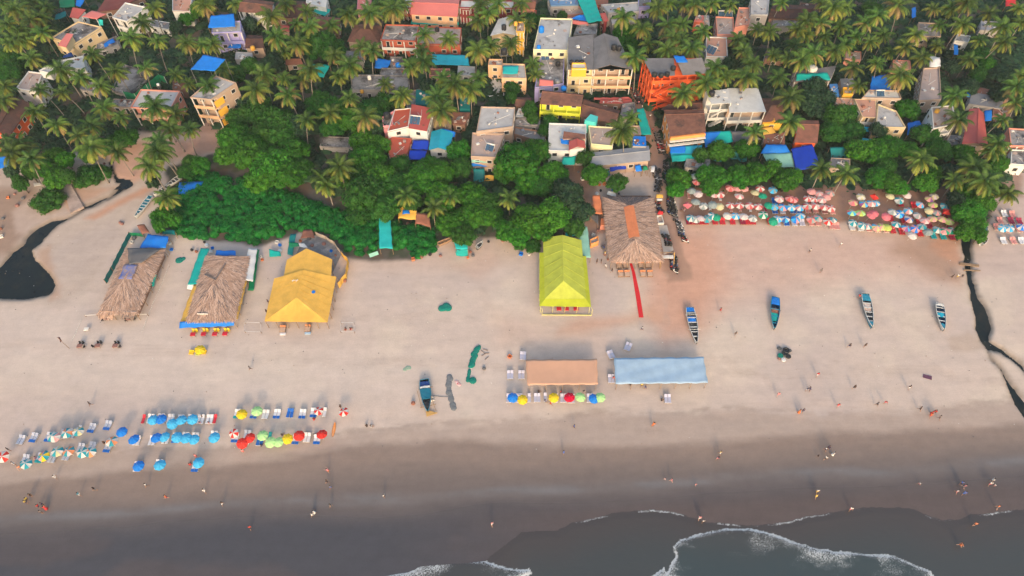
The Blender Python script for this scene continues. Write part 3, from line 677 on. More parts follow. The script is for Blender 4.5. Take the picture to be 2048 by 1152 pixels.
def solar(x, y, z, label, t='Z', n=3, w_=2.4, d_=1.6, rz=0.0):
    (x, y), = px(t, [(x, y)]); p = P(x, y, z + .5)
    root = thing("solar_heater", label, "solar panel", (p.x, p.y, z), rz)
    a = R(30); M_ = Matrix.Rotation(a, 3, 'X')
    for k in range(n):
        m = MB(); m.box((-(w_ / 2) + (k + .5) * w_ / n, 0, 0.55), (w_ / n - .12, d_, 0.07), M=M_); m.local("panel", pv, root)
    m = MB()
    for s_ in (-1, 1): m.bar((s_ * w_ / 2, d_ * .42, 0), (s_ * w_ / 2, d_ * .42, 0.95), 0.06); m.bar((s_ * w_ / 2, -d_ * .45, 0.05), (s_ * w_ / 2, d_ * .45, .92), 0.06)
    m.local("frame", trimw, root)
    m = MB(); m.tube([(-w_ / 2 - .1, d_ * .5, 1.1), (w_ / 2 + .1, d_ * .5, 1.1)], 0.2, 8); m.local("boiler", tank_white, root, True)
    return root

bd = building
# ------------------------------------------------------------------ houses at the left
bd("yellow_house", "long cream house with grey terrace, coral canopies and dark square windows", "house", 'q', [(850, 525), (1175, 320), (905, 255), (600, 440)], 6.0, w_cream, conc_dark, land="the long cream terrace house")
bd("stair_house", "small cream stair room under a sloping coral roof on a grey terrace", "roof room", 'q', [(665, 520), (760, 545), (850, 405), (778, 392)], 8.3, w_cream, tin_pink, 'shed', .3, base=6.01, st=1)
sheet("roof_canopy", "coral red tin canopy raised over the cream terrace house", "canopy", 'q', [(940, 190, 8.8), (1110, 222, 8.8), (1230, 160, 8.8), (1060, 118, 8.8)], tin_pink, 0, crumple=0.01, pole_m=trimw)
sheet("awning", "small turquoise sheet hanging beside the coral canopy", "awning", 'q', [(1140, 300, 6.3), (1190, 290, 6.3), (1185, 230, 8.2), (1130, 225, 8.2)], t_turq, .05, False)
bd("grey_house", "grey roofed white house with a balcony beside the coral canopy", "house", 'a', [(865, 140), (975, 170), (1130, 62), (965, 25)], 6.5, w_white, conc, bal=1.2, land="the white balcony house at upper left")
bd("tin_house", "low dark red tin roof behind the cream terrace house", "house", 'a', [(740, 95), (900, 70), (1130, -20), (850, -30)], 3.6, w_brown, tin_maroon, 'shed', 1.0)
bd("tin_house", "small red tin shed with white gable wall at the left of the coral canopy", "shed", 'q', [(800, 195), (900, 215), (1000, 130), (850, 105)], 4.4, w_white, tin_red, 'shed', .6)
sheet("tarpaulin", "bright blue tarpaulin at the upper left edge beside red roofs", "tarpaulin", 'q', [(872, 60, 3.5), (925, 85, 3.5), (975, 0, 3.8), (880, -20, 3.8)], t_blue)
sheet("tarpaulin", "dark green shade cloth among the palms at upper left", "shade cloth", 'q', [(690, 90, 3), (860, 80, 3), (860, -10, 3.5), (680, 0, 3.5)], t_green)
sheet("tarpaulin", "dark teal shade cloth slung left of the red tin shed", "shade cloth", 'q', [(620, 240, 3), (765, 190, 3), (755, 125, 3.6), (640, 170, 3.6)], t_dteal)
bd("terrace_house", "white house with flat pinkish terrace and blue tank at the left", "house", 'q', [(190, 1025), (415, 1065), (500, 850), (335, 830)], 6.0, w_white, conc_pink, land="the white terrace house at left")
bd("stair_house", "white stair room standing on the pinkish terrace", "roof room", 'q', [(455, 822), (575, 850), (635, 790), (545, 772)], 8.2, w_white, conc, base=6.01, st=1, win=False)
bd("terrace_house", "grey terrace with white low walls behind the white terrace house", "house", 'q', [(700, 795), (985, 795), (965, 650), (640, 720)], 4.6, w_white, conc_pale)
sheet("shop_awning", "navy sheet over a low white lean-to behind the grey terrace", "awning", 'q', [(715, 665, 5.2), (850, 650, 5.2), (820, 600, 5.6), (730, 640, 5.6)], t_navy)
sheet("shop_awning", "blue tarpaulin strip beside the dark ditch under the cream house", "awning", 'q', [(1205, 545, 3), (1330, 480, 3), (1300, 435, 3.2), (1195, 505, 3.2)], t_blue)
bd("lean_to", "grey lean-to roof right below the cream house", "shed", 'q', [(1120, 590), (1370, 520), (1350, 420), (1120, 520)], 2.7, w_grey, conc_dark)
bd("orange_house", "orange house with dark red tiled roof at the left edge", "house", 'a', [(-70, 1010), (65, 1055), (245, 800), (60, 745)], 5.2, w_orange, tile_dark, 'gable_y', 1.3, land="the orange house at the left edge")
bd("orange_porch", "orange arched porch in front of the left orange house", "porch", 'a', [(-40, 1105), (75, 1115), (70, 1050), (-40, 1040)], 3.4, w_orange, w_orange, 'flat', land=None)
bd("unfinished_house", "unfinished concrete house with plain grey slab roof among left palms", "house", 'a', [(1005, 830), (1310, 850), (1385, 705), (1085, 692)], 6.4, w_salmon, conc, bal=1.6, balm=w_tan, land="the unfinished grey slab house")
tank(1210, 640, 6.4, conc_pale, "square pale concrete tank post on the unfinished slab roof", .4, .6, 1.0, 'a')
bd("rubble_yard", "low grey walled yard of rubble behind a green net fence", "yard", 'a', [(860, 700), (1010, 740), (1180, 570), (960, 500)], 0.9, w_grey, conc_dark, win=False)
def netfence(name, label, t, pts, h, mt, pole=trimw, cat="fence"):
    q = [P(x, y, h) for x, y in px(t, pts)]; root = thing(name, label, cat, (q[0].x, q[0].y, 0))
    m = MB()
    for a, b_ in zip(q, q[1:]):
        k = max(2, int((b_ - a).length / .7)); 
        for i in range(k):
            p0, p1 = lerp(a, b_, i / k), lerp(a, b_, (i + 1) / k); d = (p1 - p0).normalized(); n_ = Vector((d.y, -d.x, 0)) * (0.08 * math.sin(i * 2.1)); n2 = Vector((d.y, -d.x, 0)) * (0.08 * math.sin((i + 1) * 2.1)); tk = Vector((d.y, -d.x, 0)) * .02
            A_, B_ = p0 + n_, p1 + n2; lo = Vector((0, 0, -h + .04))
            m.add([A_, B_, B_ + lo, A_ + lo, A_ + tk, B_ + tk, B_ + lo + tk, A_ + lo + tk], [(0, 1, 2, 3), (7, 6, 5, 4), (1, 0, 4, 5), (3, 2, 6, 7), (0, 3, 7, 4), (2, 1, 5, 6)])
    m.build("netting", mt, root)
    for p in q:
        m = MB(); m.tube([(p.x, p.y, 0), (p.x, p.y, h + .15)], .06, 5); m.build("post", pole, root)
    return root
netfence("net_fence", "tall bright green net fence around a rubble yard with white posts", 'a', [(940, 700), (1030, 720), (1120, 650), (1215, 570), (1260, 590)], 3.2, t_green)
bd("blue_roof_house", "cream three storey house with orange panels and stacked balconies", "house", 'r', [(95, 905), (290, 925), (520, 770), (335, 705)], 9.6, w_tan, conc, bal=1.5, balm=w_peach, land="the blue-topped cream house")
for k in range(3):
    q = MB()
a_, b_, c_, d_ = [P(*p, 9.6) for p in px('r', [(95, 905), (290, 925), (520, 770), (335, 705)])]
pr = bpy.data.objects["blue_roof_house"]; dd = (v2(c_) - v2(b_)).normalized()
for k in range(3):
    m = MB(); p = v2(b_) + dd * 1.9; n_ = Vector((dd.y, -dd.x, 0)); z = 1.6 + k * 3.1
    m.box(p + n_ * 0.12 + Vector((0, 0, z)), (2.8, 0.25, 1.9), M=Matrix((dd, n_, Vector((0, 0, 1)))).transposed()); m.build("orange_panel", w_yellow, pr)
sheet("tarp_shelter", "bright blue sloping tarpaulin roof on steel legs over the cream house", "tarp roof", 'r', [(95, 640, 12.2), (320, 655, 12.2), (420, 545, 12.9), (215, 503, 12.9)], t_blue, 0.05, crumple=0.03, pole_m=metal)
bd("lilac_house", "lilac house with white balconies under a deep blue tarp roof", "house", 'r', [(295, 310), (565, 300), (560, 200), (300, 205)], 7.4, w_lilac, conc, bal=1.3, land="the lilac blue-tarp house")
sheet("tarp_shelter", "deep blue tarpaulin roof stretched above the lilac house", "tarp roof", 'r', [(258, 258, 8.6), (512, 245, 8.6), (496, 125, 9.6), (284, 145, 9.6)], t_blue, 0.1, crumple=0.04)
sheet("shop_awning", "blue awning hung before the lilac house ground floor", "awning", 'r', [(435, 440, 2.6), (560, 445, 2.6), (560, 380, 3.6), (490, 382, 3.6)], t_blue)
bd("tiled_house", "white fronted house under a brown tiled roof with shaded veranda", "house", 'r', [(535, 105), (850, 130), (870, 20), (590, -15)], 6.2, w_white, tile_brown, 'gable_x', .9, bal=1.2, land="the white house with brown tiles")
bd("tiled_house", "low brown tiled roof right of the white fronted house", "house", 'r', [(880, 170), (1106, 160), (1106, 30), (885, 25)], 3.8, w_brown, tile_dark, 'gable_x', .9)
bd("tiled_house", "brown tiled cottage with a yellow tank on its ridge", "house", 'r', [(600, 445), (775, 440), (770, 330), (625, 320)], 3.8, w_tan, tile_dark, 'gable_x', .9, land="the brown cottage with yellow tank")
tank(665, 425, 4.3, tank_yellow, "yellow tank on the brown tiled cottage", .7, 1.2, 0, 'r')
bd("brick_shed", "small salmon roofed shed beside a pale blue sheet in the palms", "shed", 'r', [(925, 285), (1010, 290), (1010, 245), (925, 240)], 2.8, w_tan, tin_red, 'shed', .3)
bd("tiled_house", "brown hipped roof hidden among palms left of the weathered terrace house", "house", 'b', [(1130, 320), (1380, 335), (1400, 195), (1190, 180)], 4.2, w_tan, tile_brown, 'hip', 1.5, land="the brown hipped roof")
bd("tiled_house", "rusty low roof behind palms at upper centre left", "house", 'b', [(870, 215), (1070, 240), (1085, 140), (880, 120)], 3.6, w_brown, tile_rust, 'gable_x', .9)
bd("tiled_house", "dark brown roof at the top edge right of the veranda house", "house", 'b', [(590, 110), (820, 120), (830, 10), (600, 0)], 4, w_brown, tile_dark, 'gable_x', .9)
sheet("shade_net", "teal shade net over a yard near the top edge", "shade net", 'b', [(870, 90, 3), (960, 125, 3), (1005, 75, 3.4), (900, 35, 3.4)], t_teal, land="the teal net near the top edge")
sheet("shade_net", "teal shade net leaning on the brown hipped house", "shade net", 'b', [(1140, 335, 2.6), (1200, 310, 2.6), (1245, 235, 3.8), (1180, 235, 3.8)], t_teal)
sheet("shade_net", "wide teal shade net sagging between palms left of centre", "shade net", 'b', [(755, 545, 2.6), (950, 595, 2.6), (1000, 500, 3.4), (860, 488, 3.4)], t_teal, .4, land="the sagging teal net")
bd("low_shed", "long grey flat-roofed shed with a white tank on a pole", "shed", 'b', [(1165, 690), (1600, 700), (1600, 585), (1160, 578)], 3.2, w_grey, conc_dark, land="the long grey shed")
tank(1297, 580, 3.2, tank_white, "white tank on a tall post over the long grey shed", .55, 1.2, 2.6, 'b')
tank(1240, 690, 0, tank_yellow, "pale yellow tank on a post before the long grey shed", .5, 1.0, 2.6, 'b')
sheet("shade_net", "dark green net fence sheet in front of the long grey shed", "shade net", 'b', [(1175, 720, .3), (1390, 720, .3), (1380, 680, 2), (1175, 672, 2)], t_dteal, .05)
bd("rubble_shed", "collapsed grey shed with loose beams in a clearing among trees", "shed", 'b', [(920, 1130), (1170, 1140), (1150, 1060), (950, 1050)], 1.6, w_grey, conc_dark, win=False, land="the collapsed grey shed")
bd("tiled_house", "small faded tiled roof deep in the palms left of centre", "house", 'b', [(660, 500), (790, 490), (770, 445), (660, 450)], 3, w_tan, tile_rust, 'gable_x', .6)
# ------------------------------------------------------------------ top centre
bd("row_house", "long row house with coral pink tin roof and orange doors", "house", 'f', [(578, 205), (1262, 240), (1300, -40), (625, -55)], 5.4, w_peach, tin_pink, 'gable_x', 1.0, ridge=.48, land="the coral-roofed row house")
sheet("shop_awning", "long teal awning strip along the coral-roofed row house", "awning", 'f', [(585, 345, 2.1), (1280, 365, 2.1), (1280, 318, 2.9), (600, 288, 2.9)], t_teal, .05)
bd("weathered_house", "two storey house with mouldy grey roof, brick walls and white columns", "house", 'f', [(150, 585), (655, 605), (712, 375), (225, 362)], 6.2, w_brick, conc_dark, bal=1.3, balm=w_white, land="the mouldy-roofed brick house")
bd("weathered_house", "low brick house with dusty brown roof behind two palms", "house", 'f', [(665, 640), (1295, 660), (1318, 412), (722, 385)], 4.6, w_brick, conc_pink, land="the dusty brown roof")
tank(962, 395, 4.6, tank_black, "black tank at the back of the dusty brown roof", .7, 1.2, 0, 'f')
bd("maroon_house", "white and maroon house left of the coral-roofed row house", "house", 'f', [(455, 130), (600, 130), (640, -60), (470, -60)], 5, w_maroon, conc_pale, bal=1)
sheet("tarp_shelter", "large plain blue-green tarp roof before the dusty brown roof", "tarp roof", 'f', [(888, 930, 2.8), (1432, 942, 2.8), (1405, 795, 3.6), (900, 775, 3.6)], t_aqua, .1, crumple=.04, land="the blue-green tarp roof")
sheet("tarpaulin", "crumpled bright blue tarpaulin over a shed left of a blue tank", "tarpaulin", 'f', [(65, 985, 2.4), (255, 985, 2.6), (305, 870, 3), (80, 835, 3)], t_blue, -.3, crumple=.2, land="the crumpled blue tarpaulin")
bd("low_shed", "low grey roof below the crumpled blue tarpaulin", "shed", 'f', [(140, 1140), (560, 1160), (500, 990), (165, 990)], 2.9, w_grey, conc_dark)
bd("low_shed", "grey forecourt roof between the brick house and the blue tarpaulin", "shed", 'f', [(300, 985), (480, 985), (480, 830), (290, 830)], 2.5, w_grey, conc_dark, win=False)
tank(400, 905, 2.5, tank_blue, "blue tank with white cap right of the crumpled tarpaulin", .75, 1.6, 0, 'f')
bd("maroon_house", "white roofed maroon building right of the coral-roofed row house", "house", 'f', [(1330, 145), (1440, 150), (1440, -60), (1330, -60)], 5, w_maroon, conc_pale, bal=1)
bd("maroon_house", "maroon walled house with white veranda at the top centre", "house", 'h', [(-80, 120), (700, 130), (710, 20), (-60, 5)], 5.5, w_maroon, conc_pale, bal=1, land="the maroon house at top centre")
bd("tiled_house", "rusty tiled house with a broken wall at the top edge", "house", 'h', [(700, 120), (1010, 130), (1030, 0), (720, -20)], 4.4, w_salmon, tile_rust, 'gable_x', .8)
bd("low_shed", "salmon brick lean-to under the rusty tiled house", "shed", 'h', [(800, 215), (1020, 230), (1030, 160), (800, 155)], 2.5, w_brick, conc_pink)
bd("grey_gable_house", "house with pale grey folded roof, tank and yellow awning", "house", 'h', [(362, 515), (735, 505), (735, 290), (480, 275)], 7.5, w_cream, conc_pale, 'gable_y', .9, land="the pale grey folded roof")
tank(560, 350, 8.3, tank_black, "black ribbed tank on the pale grey folded roof", .75, 1.7, 0, 'h')
bd("yellow_tower", "narrow yellow three storey block with ladders beside the folded roof", "house", 'h', [(738, 470), (852, 470), (862, 318), (738, 330)], 8.8, w_yellow, conc_pink, bal=.9, st=3)
sheet("awning", "bright yellow awning under the pale grey folded roof", "awning", 'h', [(390, 600, 4.4), (620, 575, 4.4), (610, 490, 6.2), (392, 520, 6.2)], t_lime, .1)
tank(730, 310, 8.8, tank_yellow, "yellow bell-shaped tank on a steel pole by the folded roof", .6, 1.1, 1.2, 'h')
bd("peach_house", "peach coloured villa with grey terrace and turquoise sheet on its roof", "house", 'h', [(530, 1135), (885, 1140), (860, 935), (545, 925)], 5.4, w_peach, conc, land="the peach villa")
bd("peach_house", "peach roof room with a red window left of the peach villa", "roof room", 'h', [(332, 950), (532, 958), (545, 865), (345, 862)], 5.0, w_peach, conc)
bd("terrace", "pale paved forecourt terrace of the peach villa", "terrace", 'c', [(668, 745), (800, 740), (790, 590), (672, 570)], .5, w_white, conc_pale, win=False)
sheet("tarpaulin", "turquoise sheet laid over the peach villa's terrace", "tarpaulin", 'h', [(545, 1062, 6.5), (760, 1066, 6.5), (775, 942, 6.7), (547, 946, 6.7)], t_turq, .1)
tank(560, 700, 5.4, tank_black, "big black tank on a tall tower behind the peach villa", 1.0, 1.6, 3.2, 'h')
bd("slab_house", "large building with wide bare grey slab roof and two blue tanks", "house", 'j', [(38, 580), (435, 588), (490, 225), (120, 215)], 8.0, w_lgreen, conc, land="the wide grey slab roof")
tank(133, 300, 8.0, tank_blue, "square blue tank at the back left of the wide slab roof", .85, 1.9, 0, 'j')
tank(102, 520, 8.0, tank_blue, "small blue tank at the front left of the wide slab roof", .6, 1.3, 0, 'j')
bd("cluttered_terrace", "cluttered grey terrace with small coral sheet and junk below the slab roof", "house", 'j', [(55, 1020), (385, 975), (398, 608), (132, 605)], 5.4, w_lilac, conc_dark, land="the cluttered terrace")
sheet("awning", "small coral red tin sheet at the corner of the cluttered terrace", "awning", 'j', [(105, 985, 6.6), (265, 990, 6.6), (270, 925, 7.2), (110, 905, 7.2)], tin_pink, 0, crumple=.01)
tank(325, 705, 5.4, tank_black, "black tank on the cluttered terrace", .75, 1.4, 0, 'j')
tank(318, 920, 5.4, metal, "steel round tank at the front of the cluttered terrace", .9, 1.1, 0, 'j')
tank(390, 995, 5.4, tank_blue, "bright blue tank at the corner between cluttered terrace and cream hotel", .8, 1.1, 0, 'j')
solar(175, 660, 5.4, "slanted solar heater at the back of the cluttered terrace", 'j', 2)
bd("cream_hotel", "cream and yellow hotel wing with flat grey sheet roof and tanks", "hotel", 'j', [(438, 800), (735, 800), (732, 395), (440, 430)], 9.4, w_cream, sheet_dark, bal=.8, balm=w_cream, parapet=0, st=3, land="the cream hotel wing")
bd("stair_house", "small yellow roof room with balustrade on the cream hotel wing", "roof room", 'j', [(480, 800), (650, 800), (640, 735), (480, 735)], 10.4, w_yellow, conc_pale, base=8.0, st=1, win=False, parapet=.4)
for i_, (x, lab) in enumerate(((480, "left black tank on the cream hotel's roof room"), (545, "middle black tank on the cream hotel's roof room"), (600, "right black tank on the cream hotel's roof room"))):
    tank(x, 690, 9.4, tank_black, lab, .65, 1.3, .6, 'j')
bd("gable_hotel", "large hotel with grey gabled roof, turquoise gables and open verandas", "hotel", 'j', [(737, 800), (1190, 800), (1010, 430), (735, 440)], 9.6, w_tan, sheet_dark, 'gable_y', 1.5, st=3, bal=1.6, balm=w_peach, gable=w_turq, ridge=.4, land="the grey gabled hotel")
tank(970, 510, 9.8, tank_black, "left black tank behind the grey gabled hotel ridge", .75, 1.6, 1.2, 'j')
tank(1030, 525, 9.8, tank_black, "right black tank behind the grey gabled hotel ridge", .75, 1.5, 1.2, 'j')
sheet("shop_awning", "torn salmon awning before the gabled hotel's ground floor", "awning", 'j', [(735, 1150, 2.6), (1170, 1145, 2.6), (1130, 1118, 3), (735, 1125, 3)], tin_red, 0)
sheet("shade_net", "huge teal shade net behind the gabled hotel", "shade net", 'j', [(665, 265, 6), (830, 235, 6), (735, -40, 6.4), (530, -40, 6.4)], t_teal, .3, land="the huge teal net")
sheet("tarpaulin", "blue tarpaulin wedge at the left of the huge teal net", "tarpaulin", 'j', [(445, 215, 5.2), (665, 243, 5.2), (640, 165, 5.6), (560, 175, 5.6)], t_blue)
sheet("awning", "salmon tin awning in front of the huge teal net", "awning", 'j', [(483, 275, 5.2), (668, 293, 5.2), (670, 255, 5.7), (487, 228, 5.7)], tin_pink, 0, crumple=.01)
bd("junk_terrace", "grey terrace packed with pots behind the gabled hotel", "terrace", 'j', [(500, 410), (760, 400), (780, 280), (545, 300)], 5.0, w_grey, conc_dark)
bd("blue_grey_house", "house with faded blue-grey roof and grey wall at the top edge", "house", 'j', [(240, 72), (560, 62), (520, -60), (205, -50)], 4.2, w_grey, mat("faded blue sheet", (0.13, 0.25, 0.42), 0.6, (0.10, 0.20, 0.35), .3, .2), land="the blue-grey roof at top")
bd("pink_terrace", "low pinkish terrace with a white kerb beside the huge teal net", "terrace", 'j', [(388, 192), (650, 160), (560, 78), (372, 88)], 2.8, w_salmon, conc_pink)
bd("grey_double_house", "wide patched grey roof at the top right of centre", "house", 'j', [(905, 155), (1255, 140), (1245, 30), (815, 62)], 5.2, w_grey, conc, land="the patched grey roof")
bd("grey_double_house", "lower grey roof step in front of the patched grey roof", "house", 'j', [(945, 285), (1205, 252), (1235, 160), (920, 170)], 3.8, w_grey, conc)
bd("red_stair_shed", "small red tin roofed stair shed with a maroon frame", "shed", 'j', [(850, 245), (905, 240), (868, 155), (800, 165)], 5.2, w_maroon, tin_red, 'shed', .3)
bd("red_tiled_house", "rusty roof sliver right of the huge teal net at the top", "house", 'j', [(760, 60), (900, 55), (900, -40), (735, -40)], 3.6, w_brick, tile_rust, 'gable_x', .5)
tank(1020, 90, 5.2, tank_yellow, "cream tank on a post over the patched grey roof", .5, 1, 1, 'j')
# ------------------------------------------------------------------ the pink house and its neighbours
bd("pink_house", "white house with sloping red roof carrying solar panels", "house", 'g', [(470, 582), (690, 620), (766, 342), (505, 292)], 6.2, w_pink if False else w_white, tin_red, 'flat', parapet=0, land="the red-roofed white house")
bd("red_terrace", "red oxide terrace with pink railings left of the solar-panelled roof", "house", 'g', [(212, 632), (468, 572), (500, 345), (300, 365)], 5.4, w_white, terr_red, parapet=.25)
bd("pink_cage", "pink railed roof cage with a black tank beside the red terrace", "roof cage", 'g', [(165, 590), (275, 580), (300, 400), (150, 480)], 4.6, w_pink, conc_dark, parapet=.9, win=False)
bd("red_roof_house", "low bright red oxide roof below the white solar house", "house", 'g', [(250, 965), (425, 950), (508, 715), (185, 690)], 3.2, w_brick, terr_red, parapet=.2, land="the low red oxide roof")
tank(200, 400, 4.6, tank_black, "large black tank above the pink railed cage", 1.0, 1.6, .6, 'g')
solar(545, 490, 6.2, "white framed solar heater of three panels on the red roof", 'g', 3, 2.8, 2.2, R(-10))
bd("teal_shed", "boxy shed wholly wrapped in dark teal netting", "shed", 'g', [(550, 295), (720, 310), (790, 130), (560, 115)], 3.6, t_dteal, t_dteal, parapet=0, win=False, land="the boxy teal-wrapped shed")
bd("teal_shed", "teal wrapped shed under the palms right of the thatched hut", "shed", 'g', [(1088, 345), (1213, 350), (1213, 210), (1090, 205)], 3.2, t_dteal, t_dteal, parapet=0, win=False)
bd("turquoise_hall", "small hall with turquoise gabled tarp roof and white gable front", "hall", 'g', [(712, 850), (965, 860), (1010, 640), (745, 625)], 3.6, w_white, t_aqua, 'gable_y', 1.1, ridge=.46, land="the turquoise gabled hall")
sheet("tarpaulin", "blue tarpaulin edge tucked behind the turquoise hall roof", "tarpaulin", 'g', [(960, 700, 3.2), (1030, 690, 3.2), (1035, 635, 3.8), (870, 580, 4.4)], t_blue, 0)
sheet("tarp_shelter", "deep blue tarp roof, lower one of the pair by the turquoise hall", "tarp roof", 'g', [(468, 965, 2.6), (662, 970, 2.6), (690, 855, 3.2), (480, 850, 3.2)], t_deep, .1, land="the deep blue tarp pair")
sheet("tarp_shelter", "deep blue tarp roof, upper one of the pair by the turquoise hall", "tarp roof", 'g', [(505, 835, 3.0), (705, 845, 3.0), (715, 730, 3.6), (525, 725, 3.6)], t_deep, .1)
bd("thatch_hut", "small hut with greyish palm thatch behind the turquoise hall", "hut", 'g', [(770, 580), (985, 605), (1005, 460), (790, 430)], 3.2, w_tan, mat("old thatch", (0.30, 0.22, 0.155), .95, (0.20, .15, .11), 1.5, .5, wave=('X', 4, .4, 4)), 'gable_x', .8)
bd("tin_house", "flat rusty tin roof right of the small thatched hut", "house", 'g', [(1000, 530), (1150, 545), (1213, 395), (1000, 390)], 3.0, w_brown, tile_rust, 'flat', parapet=0)
bd("weathered_hotel", "weathered grey hotel with white-trimmed slab roof, upper part", "hotel", 'i', [(180, 575), (578, 520), (605, 310), (230, 300)], 6.8, w_tan, conc, land="the weathered grey hotel")
bd("weathered_hotel", "lower brown-grey terrace of the weathered hotel with leaning solar panel", "terrace", 'i', [(122, 850), (388, 862), (490, 600), (135, 590)], 5.6, w_tan, conc_pink, parapet=.5)
sheet("awning", "pale mint awning under the weathered hotel terrace", "awning", 'i', [(125, 905, 4.2), (388, 903, 4.2), (388, 868, 5.0), (125, 865, 5.0)], t_mint, 0, False)
sheet("awning", "blue and grey awning band below the mint awning", "awning", 'i', [(125, 948, 2.8), (390, 945, 2.8), (390, 915, 3.6), (125, 912, 3.6)], t_blue, 0, False)
sheet("net_screen", "tall dark teal net screen in front of the weathered hotel", "net screen", 'i', [(150, 1140, .2), (268, 1140, .2), (270, 972, 3.2), (145, 970, 3.2)], t_dteal, 0)
sheet("awning", "yellow sheet hanging beside the tall teal screen", "awning", 'i', [(268, 1115, .6), (368, 1115, .6), (370, 1045, 2.4), (272, 1045, 2.4)], t_yellow, 0)
solar(325, 745, 5.6, "solar heater with white boiler on the hotel terrace", 'i', 2, 2.2, 1.7, R(-20))
bd("low_shed", "dark flat shed with blue barrels right of the weathered hotel", "shed", 'i', [(600, 510), (880, 500), (880, 440), (612, 422)], 2.6, w_grey, conc_dark)
bd("low_shed", "mauve-brown flat roof behind the round green tree", "shed", 'i', [(590, 600), (935, 700), (940, 580), (600, 520)], 3.0, w_brown, sheet_dark)
bd("low_shed", "white-topped lean-to behind the small dark tree", "shed", 'i', [(610, 410), (780, 420), (760, 330), (640, 322)], 2.4, w_grey, conc_pale)
# ------------------------------------------------------------------ right of centre
bd("lime_house", "lime yellow two storey house with brown tiled roof and verandas", "house", 'k', [(112, 160), (592, 190), (618, 50), (145, 0)], 6.8, w_lime, tile_brown, 'gable_x', .7, ridge=.72, bal=1.5, balm=w_lime, colm=w_lime, land="the lime yellow house")
bd("tiled_house", "wide brown tiled roof right of the lime yellow house", "house", 'k', [(575, 300), (985, 385), (1045, 240), (620, 110)], 4.0, w_brown, tile_brown, 'gable_x', 1.0, land="the wide brown tiled roof")
bd("tin_house", "narrow red tin strip roof between hotel and brown tiles", "shed", 'k', [(800, 150), (1180, 155), (1172, 108), (810, 112)], 3.2, w_brown, tin_red, 'flat', parapet=0)
bd("low_shed", "grey flat roof by the lane beside a white dish", "shed", 'k', [(1050, 320), (1230, 300), (1200, 150), (1060, 170)], 3.4, w_grey, conc_dark)
bd("turquoise_cabin", "small turquoise cabin perched between two grey terraces", "cabin", 'k', [(630, 350), (760, 370), (785, 305), (697, 278)], 6.2, w_turq, w_turq, 'flat', parapet=0, base=2, win=False, land="the turquoise cabin")
bd("grey_terrace", "pale grey terrace with coral hut and blue tarpaulin on top", "house", 'k', [(215, 705), (640, 715), (648, 405), (218, 390)], 4.8, w_white, conc_pale, land="the pale grey terrace")
bd("roof_shed", "flat rusty brown roofed shed standing on the pale grey terrace", "roof room", 'k', [(380, 560), (640, 560), (640, 510), (388, 475)], 6.2, w_tan, tile_rust, 'flat', parapet=0, base=4.81, st=1)
bd("coral_hut", "little coral roofed gable hut at the front of the grey terrace", "hut", 'k', [(445, 692), (642, 668), (630, 590), (450, 590)], 6.2, w_white, tin_red, 'gable_y', .9, base=2.5, st=1)
sheet("tarpaulin", "crumpled blue tarpaulin on the pale grey terrace", "tarpaulin", 'k', [(355, 615, 5.6), (445, 630, 5.6), (455, 570, 5.9), (350, 560, 5.9)], t_blue, -.2, crumple=.2, poles=False)
sheet("awning", "teal awning with yellow edge before the pale grey terrace", "awning", 'k', [(352, 860, 2.5), (515, 860, 2.5), (535, 755, 3.6), (385, 775, 3.6)], t_teal, .1, land="the teal awning by the red yard")
bd("cream_terrace", "cream walled house with worn beige terrace and one dark window", "house", 'k', [(702, 630), (950, 655), (985, 440), (672, 420)], 4.6, w_lgreen, conc_pink, land="the cream walled house")
bd("rust_stall", "pinkish brown stall roof beside the teal lane awning", "stall", 'k', [(1150, 520), (1280, 520), (1260, 420), (1160, 420)], 3.6, w_tan, conc_pink)
bd("long_shed", "long grey corrugated shed roof beside the lane", "shed", 'k', [(690, 880), (1385, 812), (1368, 640), (712, 720)], 3.8, w_tan, sheet_fine, 'gable_x', .5, ridge=.55, land="the long grey corrugated shed")
bd("blue_kiosk", "small kiosk with blue tarp top at the back of the long grey shed", "kiosk", 'k', [(1185, 640), (1340, 645), (1332, 535), (1190, 530)], 4.6, w_grey, t_blue, 'flat', parapet=0)
for lab, pts, m_ in (("blue tarpaulin draped under the long grey shed's eave", [(920, 940, 1.8), (1108, 905, 1.8), (1100, 848, 2.8), (918, 865, 2.8)], t_deep),
                     ("blue tarpaulin heap left of the small green tree by the shed", [(835, 992, 1.0), (925, 982, 1.0), (915, 930, 1.8), (860, 945, 1.8)], t_deep),
                     ("blue and white awning at the lane end of the grey shed", [(1215, 935, 2), (1292, 932, 2), (1275, 865, 2.8), (1212, 862, 2.8)], t_blue),
                     ("round-looking green awning at the lane end of the grey shed", [(1298, 930, 2), (1362, 925, 2), (1350, 878, 2.6), (1305, 876, 2.6)], t_green)):
    sheet("tarpaulin", lab, "tarpaulin", 'k', pts, m_, -.1, crumple=.12)
sheet("lane_awning", "long teal awning slanting along the lane", "awning", 'k', [(1278, 515, 3.2), (1402, 512, 3.2), (1312, 208, 3.6), (1228, 215, 3.6)], t_teal, .1, land="the long teal lane awning")
bd("brown_house", "orange-edged house with brown tiled roof and strip windows", "house", 'l', [(432, 875), (775, 835), (755, 620), (372, 622)], 6.6, w_apricot, tile_brown, 'gable_x', .5, ridge=.75, land="the brown-roofed orange-edged house")
bd("tiled_house", "blackened low roof behind the brown-roofed orange-edged house", "house", 'l', [(345, 618), (745, 612), (735, 530), (470, 555)], 5.0, w_brown, tile_dark, 'gable_x', .5)
m = MB()
p0, p1 = [P(x, y, 6.6) for x, y in px('l', [(432, 875), (775, 835)])]; dd = (v2(p1) - v2(p0)).normalized(); nn = Vector((dd.y, -dd.x, 0)); bo = bpy.data.objects["brown_house"]
